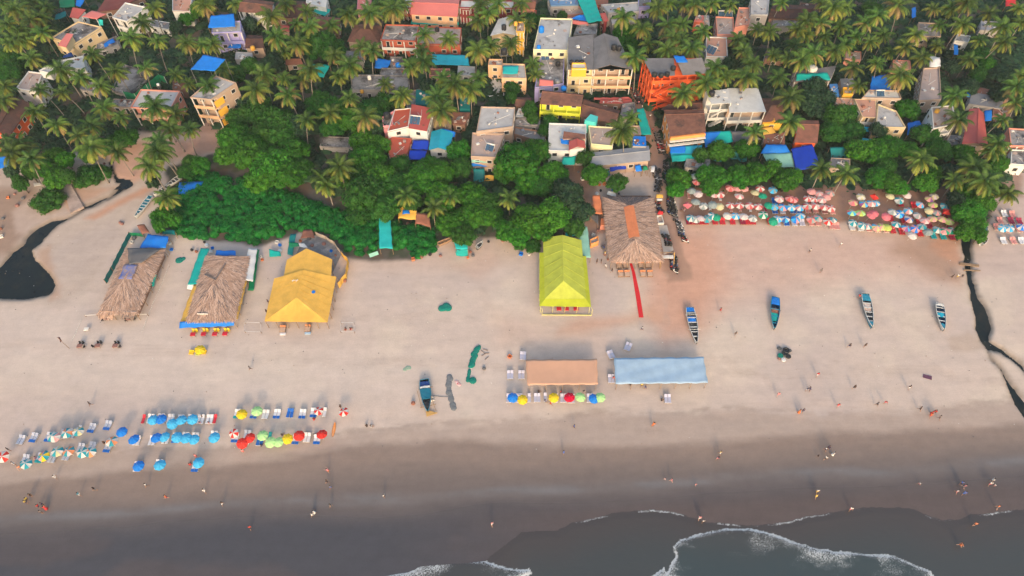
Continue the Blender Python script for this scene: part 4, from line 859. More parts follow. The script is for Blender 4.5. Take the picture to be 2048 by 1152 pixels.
m.box((p0 + p1) / 2 + nn * .25 + Vector((0, 0, -.7)), ((p1 - p0).length * .98, .5, .9), M=Matrix((dd, nn, Vector((0, 0, 1)))).transposed()); m.build("cornice", w_apricot, bo)
for k in range(7):
    m = MB(); m.box(lerp(p0, p1, (k + .7) / 7.6) + nn * .18 + Vector((0, 0, -2.1)), ((p1 - p0).length / 8.6, .2, 1.0), M=Matrix((dd, nn, Vector((0, 0, 1)))).transposed()); m.build("strip_window", glass, bo)
m = MB(); m.box((p0 + p1) / 2 + nn * .5 + Vector((0, 0, -1.38)), ((p1 - p0).length, .9, .18), M=Matrix((dd, nn, Vector((0, 0, 1)))).transposed()); m.box((p0 + p1) / 2 + nn * .5 + Vector((0, 0, -2.8)), ((p1 - p0).length, .9, .18), M=Matrix((dd, nn, Vector((0, 0, 1)))).transposed()); m.build("ledge", trimw, bo)
sheet("tarp_shelter", "blue and teal tarp roof in front of the strip-windowed house", "tarp roof", 'l', [(450, 1115, 2.4), (700, 1090, 2.4), (745, 958, 3.4), (430, 975, 3.4)], t_aqua, .15, land="the blue-teal tarp by the lane")
sheet("tarpaulin", "deeper blue patch of sheet on the lane-side tarp roof", "tarpaulin", 'l', [(435, 1040, 3.15), (580, 1035, 3.15), (580, 968, 3.6), (430, 972, 3.6)], t_blue, .05, False)
sheet("tarpaulin", "teal strip of sheet at the lower edge of the lane-side tarp roof", "tarpaulin", 'l', [(450, 1122, 2.35), (690, 1098, 2.35), (700, 1045, 2.95), (445, 1055, 2.95)], t_teal, .05, False)
bd("white_terrace_building", "white unfinished building with open columns, stairs and slab roof", "building", 'm', [(395, 432), (820, 422), (727, 150), (372, 152)], 7.4, w_tan, conc_pale, bal=2.4, balm=conc_pale, parapet=0, st=2, land="the white open-columned building")
bd("stair_house", "white slab over the stair tower of the open-columned building", "stair tower", 'm', [(188, 332), (425, 322), (382, 160), (120, 188)], 8.6, w_white, conc_pale, bal=3.0, balm=conc_pale, parapet=0, st=3)
tank(200, 185, 8.6, tank_black, "dark tank at the back corner of the white stair tower", .9, 1.4, 0, 'm')
bo = bpy.data.objects["white_terrace_building"]
pA = P(*px('m', [(150, 590)])[0], .3); pB = P(*px('m', [(300, 520)])[0], 3.0); pC = P(*px('m', [(180, 470)])[0], 4.0); pD = P(*px('m', [(310, 400)])[0], 6.2)
for a, b_ in ((pA, pB), (pC, pD)):
    m = MB(); m.bar(a, b_, 1.2, .25)
    for k in range(9): m.box(lerp(a, b_, (k + .5) / 9) + Vector((0, 0, .2)), (.34, 1.2, .12))
    m.build("staircase", conc_pale, bo)
sheet("tarp_shelter", "blue-green tarp roof below the white stair tower", "tarp roof", 'm', [(118, 828, 2.0), (440, 770, 2.2), (410, 642, 3.6), (105, 655, 3.6)], t_teal, .1, land="the blue-green tarp by the white tower")
sheet("tarpaulin", "bright blue sheet along the left of the blue-green tarp roof", "tarpaulin", 'm', [(116, 830, 2.1), (170, 818, 2.1), (300, 648, 3.8), (103, 656, 3.8)], t_blue, 0, False)
sheet("tarp_shelter", "grey and teal tarp roof right of the blue-green one", "tarp roof", 'm', [(440, 780, 2.0), (760, 740, 2.0), (640, 645, 3.4), (415, 645, 3.4)], t_greysh, .1)
sheet("net_screen", "dark teal net hidden behind the beach trees below the white building", "net screen", 'm', [(130, 1000, .3), (600, 1000, .3), (600, 880, 2.6), (130, 880, 2.6)], t_dteal, 0)
bd("yellow_gable_house", "round tiled house with yellow gable front and yellow porch", "house", 'm', [(775, 545), (1035, 530), (1000, 270), (770, 270)], 4.6, w_yellow, tile_brown, 'hip', 1.6, land="the yellow-gabled tiled house")
bd("yellow_porch", "small yellow gabled porch with white edge", "porch", 'm', [(780, 560), (1020, 555), (1010, 500), (790, 500)], 4.0, w_yellow, w_yellow, 'gable_y', .8, base=1.2, win=False)
sheet("awning", "bright yellow awning below the yellow gabled porch", "awning", 'm', [(785, 700, 2.2), (935, 665, 2.2), (890, 590, 3), (780, 605, 3)], t_yellow, .1)
bd("ragged_shed", "brown ragged shed roof with white scraps below the yellow porch", "shed", 'm', [(790, 790), (1035, 790), (1035, 660), (800, 690)], 2.4, w_brown, tile_rust, 'flat', parapet=0)
bd("tiled_house", "rust red roofed house with orange fascia left of the big dark tree", "house", 'm', [(1145, 775), (1410, 785), (1425, 525), (1195, 515)], 4.0, w_orange, tile_rust, 'gable_x', .8, ridge=.7, land="the rust-roofed house")
sheet("tarp_shelter", "blue humped tarp roof above a patchy teal net", "tarp roof", 'm', [(755, 905, 2.8), (1110, 905, 2.8), (1040, 800, 3.8), (820, 800, 3.8)], t_blue, -.6, crumple=.06)
sheet("shade_net", "patchy pale teal net over a frame beside the deep blue tarp", "shade net", 'm', [(850, 1062, 2.2), (1150, 1062, 2.2), (1112, 895, 3.0), (780, 905, 3.0)], t_mint, -.4, crumple=.05, land="the patchy teal net")
sheet("tarp_shelter", "wide deep blue tarp roof with a gold emblem patch and red box", "tarp roof", 'm', [(1165, 1110, 2.2), (1440, 1045, 2.2), (1350, 795, 3.6), (1110, 850, 3.6)], t_deep, -.3, crumple=.05, land="the wide deep blue tarp")
bd("long_terrace_house", "long low house with green awning roof and grey tin behind", "house", 'n', [(140, 305), (480, 300), (540, 150), (130, 210)], 5.0, w_tan, sheet_dark, bal=1.0, parapet=0, land="the green-awning long house")
sheet("awning", "bright green and teal awning sheet on the long low house", "awning", 'n', [(155, 292, 5.2), (488, 287, 5.2), (455, 215, 5.9), (160, 226, 5.9)], t_teal, .15)
tank(318, 160, 5.0, tank_white, "white boxy cistern above the green awning", 1.4, 1.0, .8, 'n')
bd("blue_tin_shed", "small light blue tin roofed lean-to", "shed", 'n', [(487, 452), (570, 446), (552, 325), (475, 326)], 3.8, w_tan, mat("light blue tin", (0.07, 0.27, 0.62), .5, (.06, .23, .55), .5, .2, wave=('X', 2, .2)), 'flat', parapet=0)
bd("grey_house", "grey tin roofed yellow room between two tarps", "house", 'n', [(592, 365), (735, 360), (700, 268), (580, 275)], 4.4, w_tan, sheet_grey, 'flat', parapet=0)
bd("yellow_box", "bright yellow roof box with dark openings", "roof room", 'n', [(605, 430), (700, 430), (690, 365), (600, 365)], 4.6, w_yellow, w_yellow, 'flat')
sheet("tarp_shelter", "bright blue pitched tarp roof under palms at the right", "tarp roof", 'n', [(862, 388, 4.6), (1072, 388, 4.6), (1015, 235, 5.4), (885, 255, 5.4)], t_blue, .1, land="the bright blue pitched tarp")
bd("grey_house", "pale grey terrace roof with a white box heater on it", "house", 'n', [(785, 465), (1162, 472), (1130, 395), (850, 390)], 5.2, w_tan, conc_pale, land="the pale terrace with white box")
solar(965, 420, 5.2, "white box solar heater tilted on the pale grey terrace", 'n', 2, 2.2, 1.5)
bd("peach_terrace_house", "peach tiled terrace house with yellow fascia and striped balcony", "house", 'n', [(790, 645), (932, 655), (918, 480), (712, 470)], 5.0, w_cream, terr_peach, bal=.9, balm=w_white, parapet=.1, land="the peach terrace house")
bd("peach_terrace_house", "peach tiled lower terrace behind the climbing green tree", "house", 'n', [(505, 545), (715, 570), (712, 470), (510, 458)], 4.2, w_cream, terr_peach, parapet=.1)
bd("washing_terrace", "grey terrace with bright washing and a dark hole, yellow walls", "house", 'n', [(915, 748), (1205, 752), (1112, 592), (935, 525)], 5.0, w_cream, conc, land="the washing terrace")
sheet("awning", "light blue tin awning under the peach terrace", "awning", 'n', [(770, 778, 2.6), (905, 780, 2.6), (912, 738, 3.2), (800, 738, 3.2)], t_aqua, 0)
sheet("awning", "aqua awning at ground level below the peach terrace", "awning", 'n', [(715, 870, 1.8), (880, 885, 1.8), (880, 850, 2.4), (720, 845, 2.4)], t_aqua, 0)
sheet("net_screen", "dark teal net wall standing among the beach trees", "net screen", 'n', [(490, 1075, .3), (640, 1090, .3), (640, 930, 3), (480, 930, 3)], t_dteal, 0)
# ------------------------------------------------------------------ right edge
bd("long_pale_terrace", "long narrow pale terrace with drying clothes by the dark creek", "house", 'o', [(178, 395), (352, 385), (338, 140), (215, 145)], 5.0, w_tan, conc_pink, land="the long narrow pale terrace")
sheet("tarpaulin", "white crumpled sheet humped at the back of the long pale terrace", "tarpaulin", 'o', [(262, 130, 5.4), (350, 130, 5.4), (350, 55, 6), (272, 45, 6)], t_white, -.6, crumple=.2)
bd("white_balcony_house", "white house with blue-grey balconies under a palm at the right", "house", 'o', [(290, 610), (465, 575), (440, 430), (275, 445)], 6.8, w_white, conc_pink, bal=1.3, land="the white balcony house at right")
tank(332, 455, 6.8, tank_yellow, "small yellow tank on the white balcony house at right", .6, 1, 0, 'o')
bd("red_roof_house", "dull red gabled roof at the right edge among palms", "house", 'o', [(515, 720), (715, 745), (682, 485), (572, 450)], 5.0, w_tan, tin_red, 'gable_y', .9, land="the dull red gabled roof")
bd("long_shed", "long grey patched shed roof at the right edge", "shed", 'o', [(570, 410), (822, 452), (832, 365), (590, 322)], 3.0, w_grey, sheet_grey, 'flat', parapet=0, land="the grey patched shed at right")
bd("tin_house", "thin rusty roof behind the grey patched shed", "shed", 'o', [(560, 318), (880, 372), (900, 340), (600, 275)], 3.0, w_brown, tile_rust, 'flat', parapet=0)
for lab, pts in (("blue tarpaulin patch over a hut among the right-hand trees", [(95, 655, 2.2), (222, 592, 2.6), (190, 540, 3.2), (98, 560, 3.2)]), ("bright blue tarpaulin right of the dull red gabled roof", [(690, 550, 2.6), (742, 540, 2.6), (744, 460, 3.2), (688, 465, 3.2)]),
                 ("blue scrap of tarpaulin left of the grey patched shed", [(552, 360, 2.6), (580, 365, 2.6), (578, 305, 3.0), (550, 300, 3.0)])):
    sheet("tarpaulin", lab, "tarpaulin", 'o', pts, t_blue, -.2)
bd("low_house", "dark roofed house with salmon porch at the right edge", "house", 'o', [(885, 740), (1010, 745), (1010, 615), (868, 605)], 4.6, w_salmon, conc_dark, bal=1, land="the salmon-porched house at right")
bd("low_house", "grey roofed house with white and red wall low on the right edge", "house", 'o', [(882, 880), (1010, 890), (1010, 775), (890, 770)], 3.4, w_white, conc_dark)
bd("grey_house", "debris covered grey roof under palms at the upper right", "house", 'e', [(850, 265), (1010, 270), (1010, 175), (850, 165)], 4.0, w_tan, conc_dark, land="the debris covered roof")
bd("grey_house", "small grey white-edged roof by the creek at the upper right", "house", 'e', [(1110, 300), (1210, 310), (1225, 265), (1130, 250)], 3.4, w_white, conc)
sheet("tarpaulin", "red sheet at the very top near the right corner", "tarpaulin", 'e', [(1480, 45, 3), (1560, 40, 3), (1550, -20, 3.4), (1480, -20, 3.4)], t_red)
sheet("tarpaulin", "small blue sheet under palms near the top right corner", "tarpaulin", 'e', [(1485, 160, 2.6), (1525, 160, 2.6), (1525, 115, 3.2), (1485, 115, 3.2)], t_blue)
sheet("tarpaulin", "narrow blue sheet beside the creek palms at the top right", "tarpaulin", 'e', [(1110, 395, 2.4), (1140, 390, 2.4), (1135, 320, 3), (1108, 320, 3)], t_blue)
sheet("tarpaulin", "dark blue sheet behind the big palm near the top right", "tarpaulin", 'e', [(805, 130, 3), (835, 120, 3), (835, 50, 3.6), (805, 60, 3.6)], t_blue)
bd("pink_shed", "small coral roofed shed with grey strip at the upper right of centre", "shed", 'p', [(65, 335), (222, 342), (215, 240), (95, 240)], 4.0, w_brick, tin_pink, 'flat', parapet=0, land="the small coral-roofed shed")
bd("low_shed", "grey tin strip roof right of the small coral-roofed shed", "shed", 'p', [(224, 345), (312, 410), (300, 245), (222, 240)], 3.6, w_grey, sheet_fine, 'flat', parapet=0)
bd("stained_terrace", "stained beige terrace with a blue solar frame, upper right of centre", "house", 'p', [(425, 560), (682, 555), (680, 285), (402, 272)], 4.6, w_salmon, conc_pink, land="the stained beige terrace")
bd("salmon_house", "salmon walled terrace right of the stained beige terrace", "house", 'p', [(700, 445), (925, 400), (985, 135), (765, 130)], 4.6, w_salmon, terr_peach)
solar(560, 220, 4.6, "dark blue solar heater behind the stained beige terrace", 'p', 4, 4.2, 1.5)
bd("grey_block", "tall grey block with a white skylight at the top right of centre", "house", 'p', [(955, 240), (1225, 245), (1250, -30), (960, -30)], 6.0, w_grey, conc, land="the tall grey block at top")
bd("long_brown_house", "long dark brown roof running across the top right of centre", "house", 'p', [(1230, 290), (1935, 295), (1960, 85), (1300, 65)], 3.6, w_brown, tile_dark, 'gable_x', .7, land="the long dark brown roof")
bd("low_shed", "low mouldy grey roof below the long dark brown roof", "shed", 'p', [(1290, 430), (1710, 415), (1780, 255), (1310, 240)], 2.8, w_grey, conc_dark)
sheet("shade_net", "small round-looking teal net right of the mouldy grey roof", "shade net", 'p', [(1780, 405, 2.6), (1885, 405, 2.6), (1890, 330, 3), (1775, 330, 3)], t_teal)
bd("corner_house", "terracotta terrace house with round parapet and slanted solar panels", "house", 'p', [(250, 905), (590, 910), (575, 600), (255, 590)], 4.6, w_white, terr_peach, land="the terracotta terrace house")
solar(330, 790, 4.6, "slanted solar heater on the terracotta terrace house", 'p', 3, 2.8, 2.4, R(-35))
bd("orange_low_house", "low salmon roofed house at the extreme right middle", "house", 'e', [(1500, 1050), (1613, 1060), (1613, 960), (1500, 950)], 3.2, w_salmon, conc_dark)
sheet("tarpaulin", "blue kiosk tarpaulin with a white chair at the left edge", "tarpaulin", 'L', [(-40, 225, 2.4), (60, 205, 2.4), (72, 130, 3), (-40, 120, 3)], t_blue, land="the blue kiosk at the left edge")
sheet("tarpaulin", "crumpled bright blue tarpaulin covering a boat above the creek mouth", "tarpaulin", 'L', [(1365, 450, .6), (1480, 465, .6), (1565, 315, 1.4), (1375, 320, 1.6)], t_blue, -.7, crumple=.18, poles=False, land="the crumpled blue boat cover")

for label, q, h, wm__, rm__, rf in (
  ("white balcony house with rounded salmon front at the top, left of the lilac house", [(345, 22), (380, 24), (385, -8), (345, -8)], 5, w_white, terr_peach, 'flat'),
  ("long low white walled shed under palms right of the white balcony house", [(298, 52), (338, 60), (342, 46), (305, 40)], 2.4, w_white, sheet_grey, 'flat'),
  ("white slanting house roof at the top edge left of the teal net", [(612, 6), (652, 16), (655, -6), (615, -14)], 4.5, w_white, conc_pale, 'flat'),
  ("small coral pink house at the top edge beside a palm", [(714, 18), (740, 20), (742, -6), (716, -6)], 4, w_pink, tin_pink, 'flat'),
  ("grey-brown roof at the top edge left of the big palm", [(1600, 28), (1630, 30), (1632, 8), (1600, 6)], 3.2, w_brown, tile_dark, 'flat'),
  ("mauve tin roof at the top edge right of the patched grey roof", [(1276, 14), (1300, 14), (1302, -10), (1278, -10)], 4, w_lilac, sheet_dark, 'flat'),
  ("peach flat roof hidden behind palms left of the long narrow terrace", [(1785, 138), (1822, 140), (1820, 122), (1786, 120)], 3.6, w_salmon, terr_peach, 'flat'),
  ("grey slab shed among palms above the lilac house's right side", [(470, 118), (505, 122), (505, 106), (472, 104)], 2.6, w_grey, conc, 'flat'),
  ("rusty tin hut between palms right of the rubble yard", [(345, 178), (372, 182), (372, 164), (346, 162)], 2.8, w_brown, tile_rust, 'flat'),
  ("grey tin hut between palms left of the rubble yard", [(160, 178), (196, 186), (204, 168), (168, 162)], 2.6, w_grey, sheet_grey, 'flat'),
  ("dusty grey lean-to below the rubble yard fence", [(222, 212), (262, 216), (270, 200), (228, 198)], 2.4, w_tan, conc_dark, 'flat'),
  ("small tiled hut right of the blue-topped cream house", [(560, 190), (592, 192), (592, 176), (562, 174)], 2.8, w_tan, tile_rust, 'gable_x'),
  ("low grey hut in the palms below the brown hipped roof", [(690, 118), (726, 122), (728, 104), (692, 102)], 2.6, w_grey, sheet_grey, 'flat'),
  ("faded tin hut left of the boxy teal shed", [(822, 236), (852, 190), (840, 178), (806, 186)], 2.4, w_tan, conc_dark, 'flat'),
  ("dusty salmon hut below the blue-green tarp roof", [(858, 152), (900, 154), (900, 138), (860, 138)], 2.4, w_salmon, tile_rust, 'flat'),
  ("grey hut roof left of the peach villa under palms", [(915, 150), (948, 152), (950, 134), (916, 132)], 2.4, w_grey, conc, 'flat'),
  ("brown tiled hut right of the weathered hotel's back", [(1030, 212), (1062, 214), (1062, 196), (1032, 194)], 2.8, w_brown, tile_brown, 'gable_x'),
  ("grey tin hut behind the bright orange building", [(1395, 108), (1428, 110), (1430, 92), (1396, 90)], 2.8, w_grey, sheet_grey, 'flat'),
  ("dark tin hut between palms above the green-awning house", [(1530, 118), (1568, 120), (1568, 104), (1532, 102)], 2.8, w_brown, sheet_dark, 'flat'),
  ("salmon hut between palms right of the green-awning house", [(1690, 118), (1722, 120), (1722, 104), (1692, 102)], 2.6, w_salmon, conc_pink, 'flat'),
  ("blue-grey tin hut in the dark palms at the far upper right", [(1960, 60), (1996, 62), (1996, 44), (1962, 42)], 2.8, w_grey, sheet_fine, 'flat'),
  ("dark rusty hut low in the dark palms at the right edge", [(1985, 232), (2020, 236), (2020, 216), (1986, 214)], 2.6, w_brown, tile_rust, 'flat'),
  ("grey stall roof behind the beach trees right of the lane tarp", [(1370, 335), (1420, 337), (1420, 320), (1372, 318)], 2.4, w_grey, conc_dark, 'flat'),
  ("grey stall roof behind the beach trees right of the deep blue tarp", [(1660, 335), (1700, 338), (1700, 318), (1662, 316)], 2.4, w_tan, sheet_dark, 'flat'),
  ("small grey hut roof under the trees left of the dull red roof", [(1893, 288), (1925, 292), (1925, 272), (1895, 270)], 2.6, w_grey, sheet_grey, 'flat')):
    bd("village_hut" if h < 3.3 else "village_house", label, "hut" if h < 3.3 else "house", 'Z', q, h, wm__, rm__, rf, rh=.7, parapet=.15)
# ------------------------------------------------------------------ the orange staircase building by the lane
hO = 10.6
q = [P(x, y, hO) for x, y in px('l', [(268, 305), (778, 285), (735, 125), (172, 128)])]
LAND.append((1340, 190, "the orange staircase building"))
root = thing("orange_building", "bright orange four level building with outer staircases and wrap-round balconies", "building", (sum(p.x for p in q) / 4, sum(p.y for p in q) / 4, 0))
B = inset(q, 1.9, .3, .3, 1.9); m = MB(); m.prism(B, 0, hO - .15); m.build("wall", w_orange, root)
O_ = [v2(p) for p in q]; sh = hO / 3.5
for s_ in range(1, 4):
    z = s_ * sh - .8; m = MB(); m.prism(O_, z - .2, z)
    for i in (0, 3):
        a, b_ = O_[i], O_[(i + 1) % 4]; d = (b_ - a).normalized(); n_ = Vector((d.y, -d.x, 0)); m.prism([a, b_, b_ - n_ * .14, a - n_ * .14], z + .002, z + .95)
    m.build("balcony", w_orange, root)
for i in (0, 3):
    a, b_ = O_[i], O_[(i + 1) % 4]; n = 6 if i == 0 else 4
    for k in range(n + (1 if i == 0 else 0)):
        p = lerp(lerp(a, b_, .015 + .97 * k / n), (O_[0] + O_[2]) / 2, .015); m = MB(); m.box(p + Vector((0, 0, (hO - .2) / 2)), (.28, .28, hO - .2)); m.build("column", w_orange, root)
d = (O_[1] - O_[0]).normalized(); n_ = Vector((d.y, -d.x, 0)); s0 = O_[0] + d * 1.2 + n_ * .9
for k in range(3):
    za, zb = k * sh * 1.0 + .1, (k + 1) * sh - .8
    a, b_ = (s0, s0 + d * 5.2) if k % 2 == 0 else (s0 + d * 5.2, s0)
    a = a + Vector((0, 0, za if k == 0 else k * sh - .8)); b_ = b_ + Vector((0, 0, zb)); m = MB(); m.bar(a, b_, 1.1, .22)
    for j in range(12): m.box(lerp(a, b_, (j + .5) / 12) + Vector((0, 0, .18)), (.3, 1.1, .12), M=Matrix((d, n_, Vector((0, 0, 1)))).transposed())
    for s_ in (-.55, .55): m.bar(a + n_ * s_ + Vector((0, 0, .9)), b_ + n_ * s_ + Vector((0, 0, .9)), .09)
    m.build("staircase", w_orange, root)
for s_ in range(3):
    for k in range(4):
        window(root, lerp(B[0], B[1], (k + .6) / 4.3) + Vector((0, 0, s_ * sh + 1.3 + (s_ > 0) * -.6)), d, 1.1, 1.5, trimw, False)
    d3 = (B[0] - B[3]).normalized()
    for k in range(3): window(root, lerp(B[3], B[0], (k + .5) / 3) + Vector((0, 0, s_ * sh + 1.3 + (s_ > 0) * -.6)), d3, 1.1, 1.5, trimw, False)
r = MB(); r.prism(q, hO - .148, hO); r.build("roof", w_orange, root)
r = MB(); up = Vector((0, 0, 1)); qq = [P(x, y, hO + 1.2) for x, y in px('l', [(262, 300), (480, 292), (470, 125), (172, 128)])]; slope_sheet(r, *qq, th=.06); r.build("roof_sheet", sheet_dark, root)
r = MB(); qq = [P(x, y, z) for (x, y, z) in [(*px('l', [(555, 290)])[0], hO + .6), (*px('l', [(788, 270)])[0], hO + .6), (*px('l', [(740, 120)])[0], hO + 1.8), (*px('l', [(500, 150)])[0], hO + 1.8)]]; slope_sheet(r, *qq, th=.06); r.build("roof_sheet", sheet_dark, root)
sheet("tarpaulin", "bright blue tarpaulin on the roof of the orange staircase building", "tarpaulin", 'l', [(495, 168, hO + 1.9), (605, 168, hO + 1.7), (570, 102, hO + 2.2), (468, 102, hO + 2.2)], t_blue, .05, False)
sheet("tarpaulin", "blue sheet hanging off the right end of the orange building", "tarpaulin", 'l', [(800, 315, 5), (835, 310, 5), (832, 240, 8.6), (790, 245, 8.6)], t_blue, .05, False)
for x, y, lab in ((288, 262, "leftmost black tank on the orange building"), (352, 268, "second black tank on the orange building"), (410, 258, "third black tank on the orange building"), (468, 200, "rear black tank on the orange building")):
    tank(x, y, hO + 1.25, tank_black, lab, .72, 1.2, 0.0, 'l')
# ------------------------------------------------------------------ coconut palms
fr_a = mat("palm frond green", (0.045, 0.110, 0.020), 0.5, (0.085, 0.150, 0.024), 0.6, rnd=0.30, transl=0.25, spec=0.2, isl=0.3)
fr_b = mat("palm frond yellow green", (0.125, 0.180, 0.026), 0.5, (0.215, 0.235, 0.040), 0.6, rnd=0.25, transl=0.25, spec=0.2, isl=0.3)
fr_c = mat("palm frond dry", (0.30, 0.235, 0.075), 0.7, (0.20, 0.14, 0.06), 0.8, rnd=0.25, transl=0.15)
bark_p = mat("palm bark", (0.27, 0.235, 0.20), 0.9, (0.17, 0.145, 0.12), 2.0, rnd=0.15)
nutm = mat("coconuts", (0.20, 0.16, 0.04), 0.6, (0.26, 0.13, 0.04), 2)
def frond(mb, az, el, L, mi, rr, n=12, droop=1.15):
    d = Vector((math.cos(az), math.sin(az), 0)); p = Vector((0, 0, 0)); e = el; st = L / n; pts = [p.copy()]; dirs = []
    for k in range(n):
        v = d * math.cos(e) + Vector((0, 0, math.sin(e))); dirs.append(v); p = p + v * st; pts.append(p.copy()); e -= droop * (0.35 + 1.3 * k / n) / n * 1.25
        e = max(e, -1.45)
    side = Vector((-d.y, d.x, 0)); tw = rr.uniform(-.35, .35)
    side = (side * math.cos(tw) + Vector((0, 0, 1)) * math.sin(tw))
    base = len(mb.v)
    for k, q_ in enumerate(pts):
        w_ = 0.085 * (1 - k / (n + 1)) + .015; mb.v += [tuple(q_ - side * w_), tuple(q_ + side * w_)]
    for k in range(n): mb.f.append((base + 2 * k, base + 2 * k + 1, base + 2 * k + 3, base + 2 * k + 2)); mb.m.append(mi)
    for k in range(1, n + 1):
        for h_ in (0.0, 0.33, 0.67):
            if k == n and h_: continue
            t = (k + h_ - .6) / n; ll = rr.uniform(.85, 1.1) * L / 4 * math.sin(math.pi * min(1, 0.12 + 0.83 * t) ** 0.75) + 0.10
            q_ = lerp(pts[k], pts[min(k + 1, n)], h_); dr = dirs[min(k, n - 1)]
            for s_ in (-1, 1):
                l_ = ll * rr.uniform(.8, 1.12); o = side * s_ * .78 + dr * .55 + Vector((0, 0, -0.42 - .25 * rr.random())); o.normalize()
                w_ = dr * 0.082; tip = q_ + o * l_; mb.add([q_ - w_, q_ + w_, tip + w_ * .25, tip - w_ * .2], [(0, 1, 2, 3)], mi)
def make_palm(seed, h, nf, Ls, dry, lean):
    def mk():
        rr = random.Random(seed); root = thing("coconut_palm", "coconut palm", "palm tree")
        ang = rr.uniform(0, 6.28); top = Vector((lean * math.cos(ang), lean * math.sin(ang), h)); root['lx'] = top.x; root['ly'] = top.y
        m = MB()
        for k in range(nf):
            t = k / nf; el = R(72) - R(118) * t ** 0.85 + rr.uniform(-.10, .10); az = k * 2.39996 + rr.uniform(-.25, .25)
            L = Ls * (0.78 + 0.3 * math.sin(math.pi * min(1, t + .15))) * rr.uniform(.9, 1.1)
            mi = 0 if t < .34 else (1 if t < 1 - dry or rr.random() < .35 else 2)
            if 0.2 < t < .6 and rr.random() < .4: mi = 0
            frond(m, az, el, L, mi, rr, droop=1.05 + .5 * (1 - t))
        m.v = [(v[0] + top.x, v[1] + top.y, v[2] + top.z) for v in m.v]
        m.local("crown", [fr_a, fr_b, fr_c], root)
        m = MB()
        for k in range(7): a = k * 2.4; m.lathe((top.x + .28 * math.cos(a), top.y + .28 * math.sin(a), top.z - .45 - .1 * (k % 3)), [(.05, -.14), (.13, -.05), (.13, .05), (.05, .14)], 6)
        m.local("coconuts", nutm, root, True)
        m = MB(); n = 9; m.tube([(top.x * (k / n) ** 1.6, top.y * (k / n) ** 1.6, h * k / n) for k in range(n + 1)], [.22 * (1 - .5 * k / n) * .8 + (.10 if k == 0 else 0) for k in range(n + 1)], 7)
        m.local("trunk", bark_p, root, True)
        return root
    return mk
PALMS = [Proto(make_palm(s, h, nf, L, dry, ln)) for s, h, nf, L, dry, ln in ((1, 9.5, 27, 4.4, .28, .9), (2, 11.5, 30, 4.8, .35, 1.6), (3, 8.5, 25, 4.0, .2, .5), (4, 12.5, 24, 4.2, .3, 2.6), (5, 10.5, 32, 5.0, .4, 1.2), (6, 7.5, 22, 3.8, .18, .4), (7, 11.0, 21, 4.6, .5, 1.9), (8, 10.0, 23, 3.5, .3, 2.2), (9, 12.0, 29, 4.6, .45, .7))]
PH = [9.5, 11.5, 8.5, 12.5, 10.5, 7.5, 11.0, 10.0, 12.0]
palm_px = []
def addp(t, s, k=1.0):
    for x, y in s: palm_px.append((*px(t, [(x, y)])[0][:2], k))
addp('a', [(120, 75), (350, 55), (60, 185), (165, 235), (235, 150), (300, 130), (190, 305), (240, 445), (20, 20), (235, 15), (1090, 175), (1190, 60), (1215, 310), (1010, 290), (1440, 330), (1555, 345), (1560, 20), (890, 545), (710, 415), (620, 590), (470, 535), (1120, 520),
           (1350, 570), (1450, 640), (310, 690), (480, 710), (770, 665), (40, 665), (20, 770), (270, 860), (440, 960), (800, 830), (700, 960), (930, 900), (1190, 820), (1345, 870), (600, 1045), (1225, 1100), (1460, 990), (180, 1130), (60, 1100), (120, 300), (330, 250), (1310, 985), (70, 330)])
addp('b', [(40, 40), (270, 30), (545, 125), (820, 90), (740, 185), (850, 205), (1010, 195), (1140, 110), (1300, 105), (1485, 65), (100, 335), (585, 285), (745, 340), (650, 395), (1240, 360), (1325, 385), (1030, 425), (850, 530), (645, 600), (785, 610), (490, 570), (430, 690),
           (180, 530), (1070, 590), (1150, 500), (1420, 645), (1540, 745), (1150, 755), (675, 725), (820, 915), (1000, 865), (1270, 895), (65, 660), (660, 30), (1390, 40)])
addp('c', [(20, 30), (620, 30), (750, 30), (930, 30), (600, 160), (680, 110), (900, 150), (985, 185), (190, 265), (370, 305), (600, 390), (695, 350), (850, 340), (165, 385), (85, 505), (185, 470), (330, 600), (420, 650), (545, 690), (605, 600), (20, 730), (290, 750), (320, 850), (1020, 490), (1040, 570)])
addp('d', [(520, 20), (650, 30), (730, 35), (860, 25), (1000, 40), (180, 130), (320, 215), (520, 190), (630, 185), (790, 240), (370, 335), (515, 385), (630, 310), (700, 370), (270, 435), (745, 300), (890, 515), (640, 720), (815, 640), (1060, 305), (1205, 225), (1100, 390), (1170, 490),
           (1120, 590), (1330, 415), (1445, 445), (1500, 350), (1515, 225), (1590, 160), (1545, 460), (1370, 595), (1460, 750), (1460, 935), (1185, 1015), (240, 900), (170, 1000), (1390, 25), (1300, 240), (960, 590), (440, 60), (560, 290)])
addp('e', [(160, 10), (330, 55), (470, 165), (290, 185), (150, 165), (40, 250), (95, 385), (250, 365), (500, 300), (600, 250), (755, 335), (650, 375), (380, 485), (550, 455), (880, 410), (990, 325), (720, 545), (425, 610), (1090, 60), (1170, 175), (1365, 95), (1565, 60), (1290, 290), (1470, 300),
           (1220, 425), (1590, 160), (1590, 540), (1115, 690), (1140, 860), (1455, 865), (1550, 745), (1560, 620), (1420, 1030), (240, 60), (560, 110), (400, 260), (1000, 180), (1460, 190), (1200, 20), (960, 60), (60, 120), (330, 320), (830, 250), (170, 260)])
addp('e', [(705, 35)], 1.25)
addp('L', [(90, 95), (240, 145), (900, 90), (700, 55), (150, 20)])
addp('L', [(1210, 90), (1150, 200), (1285, 440)], 1.05)
addp('M', [(940, 290), (970, 345), (1075, 205), (1570, 430)])
addp('N', [(50, 425), (260, 515), (385, 430)])
addp('N', [(835, 445)], 1.2)
addp('S', [(150, 205), (330, 240), (870, 145)], 1.2)
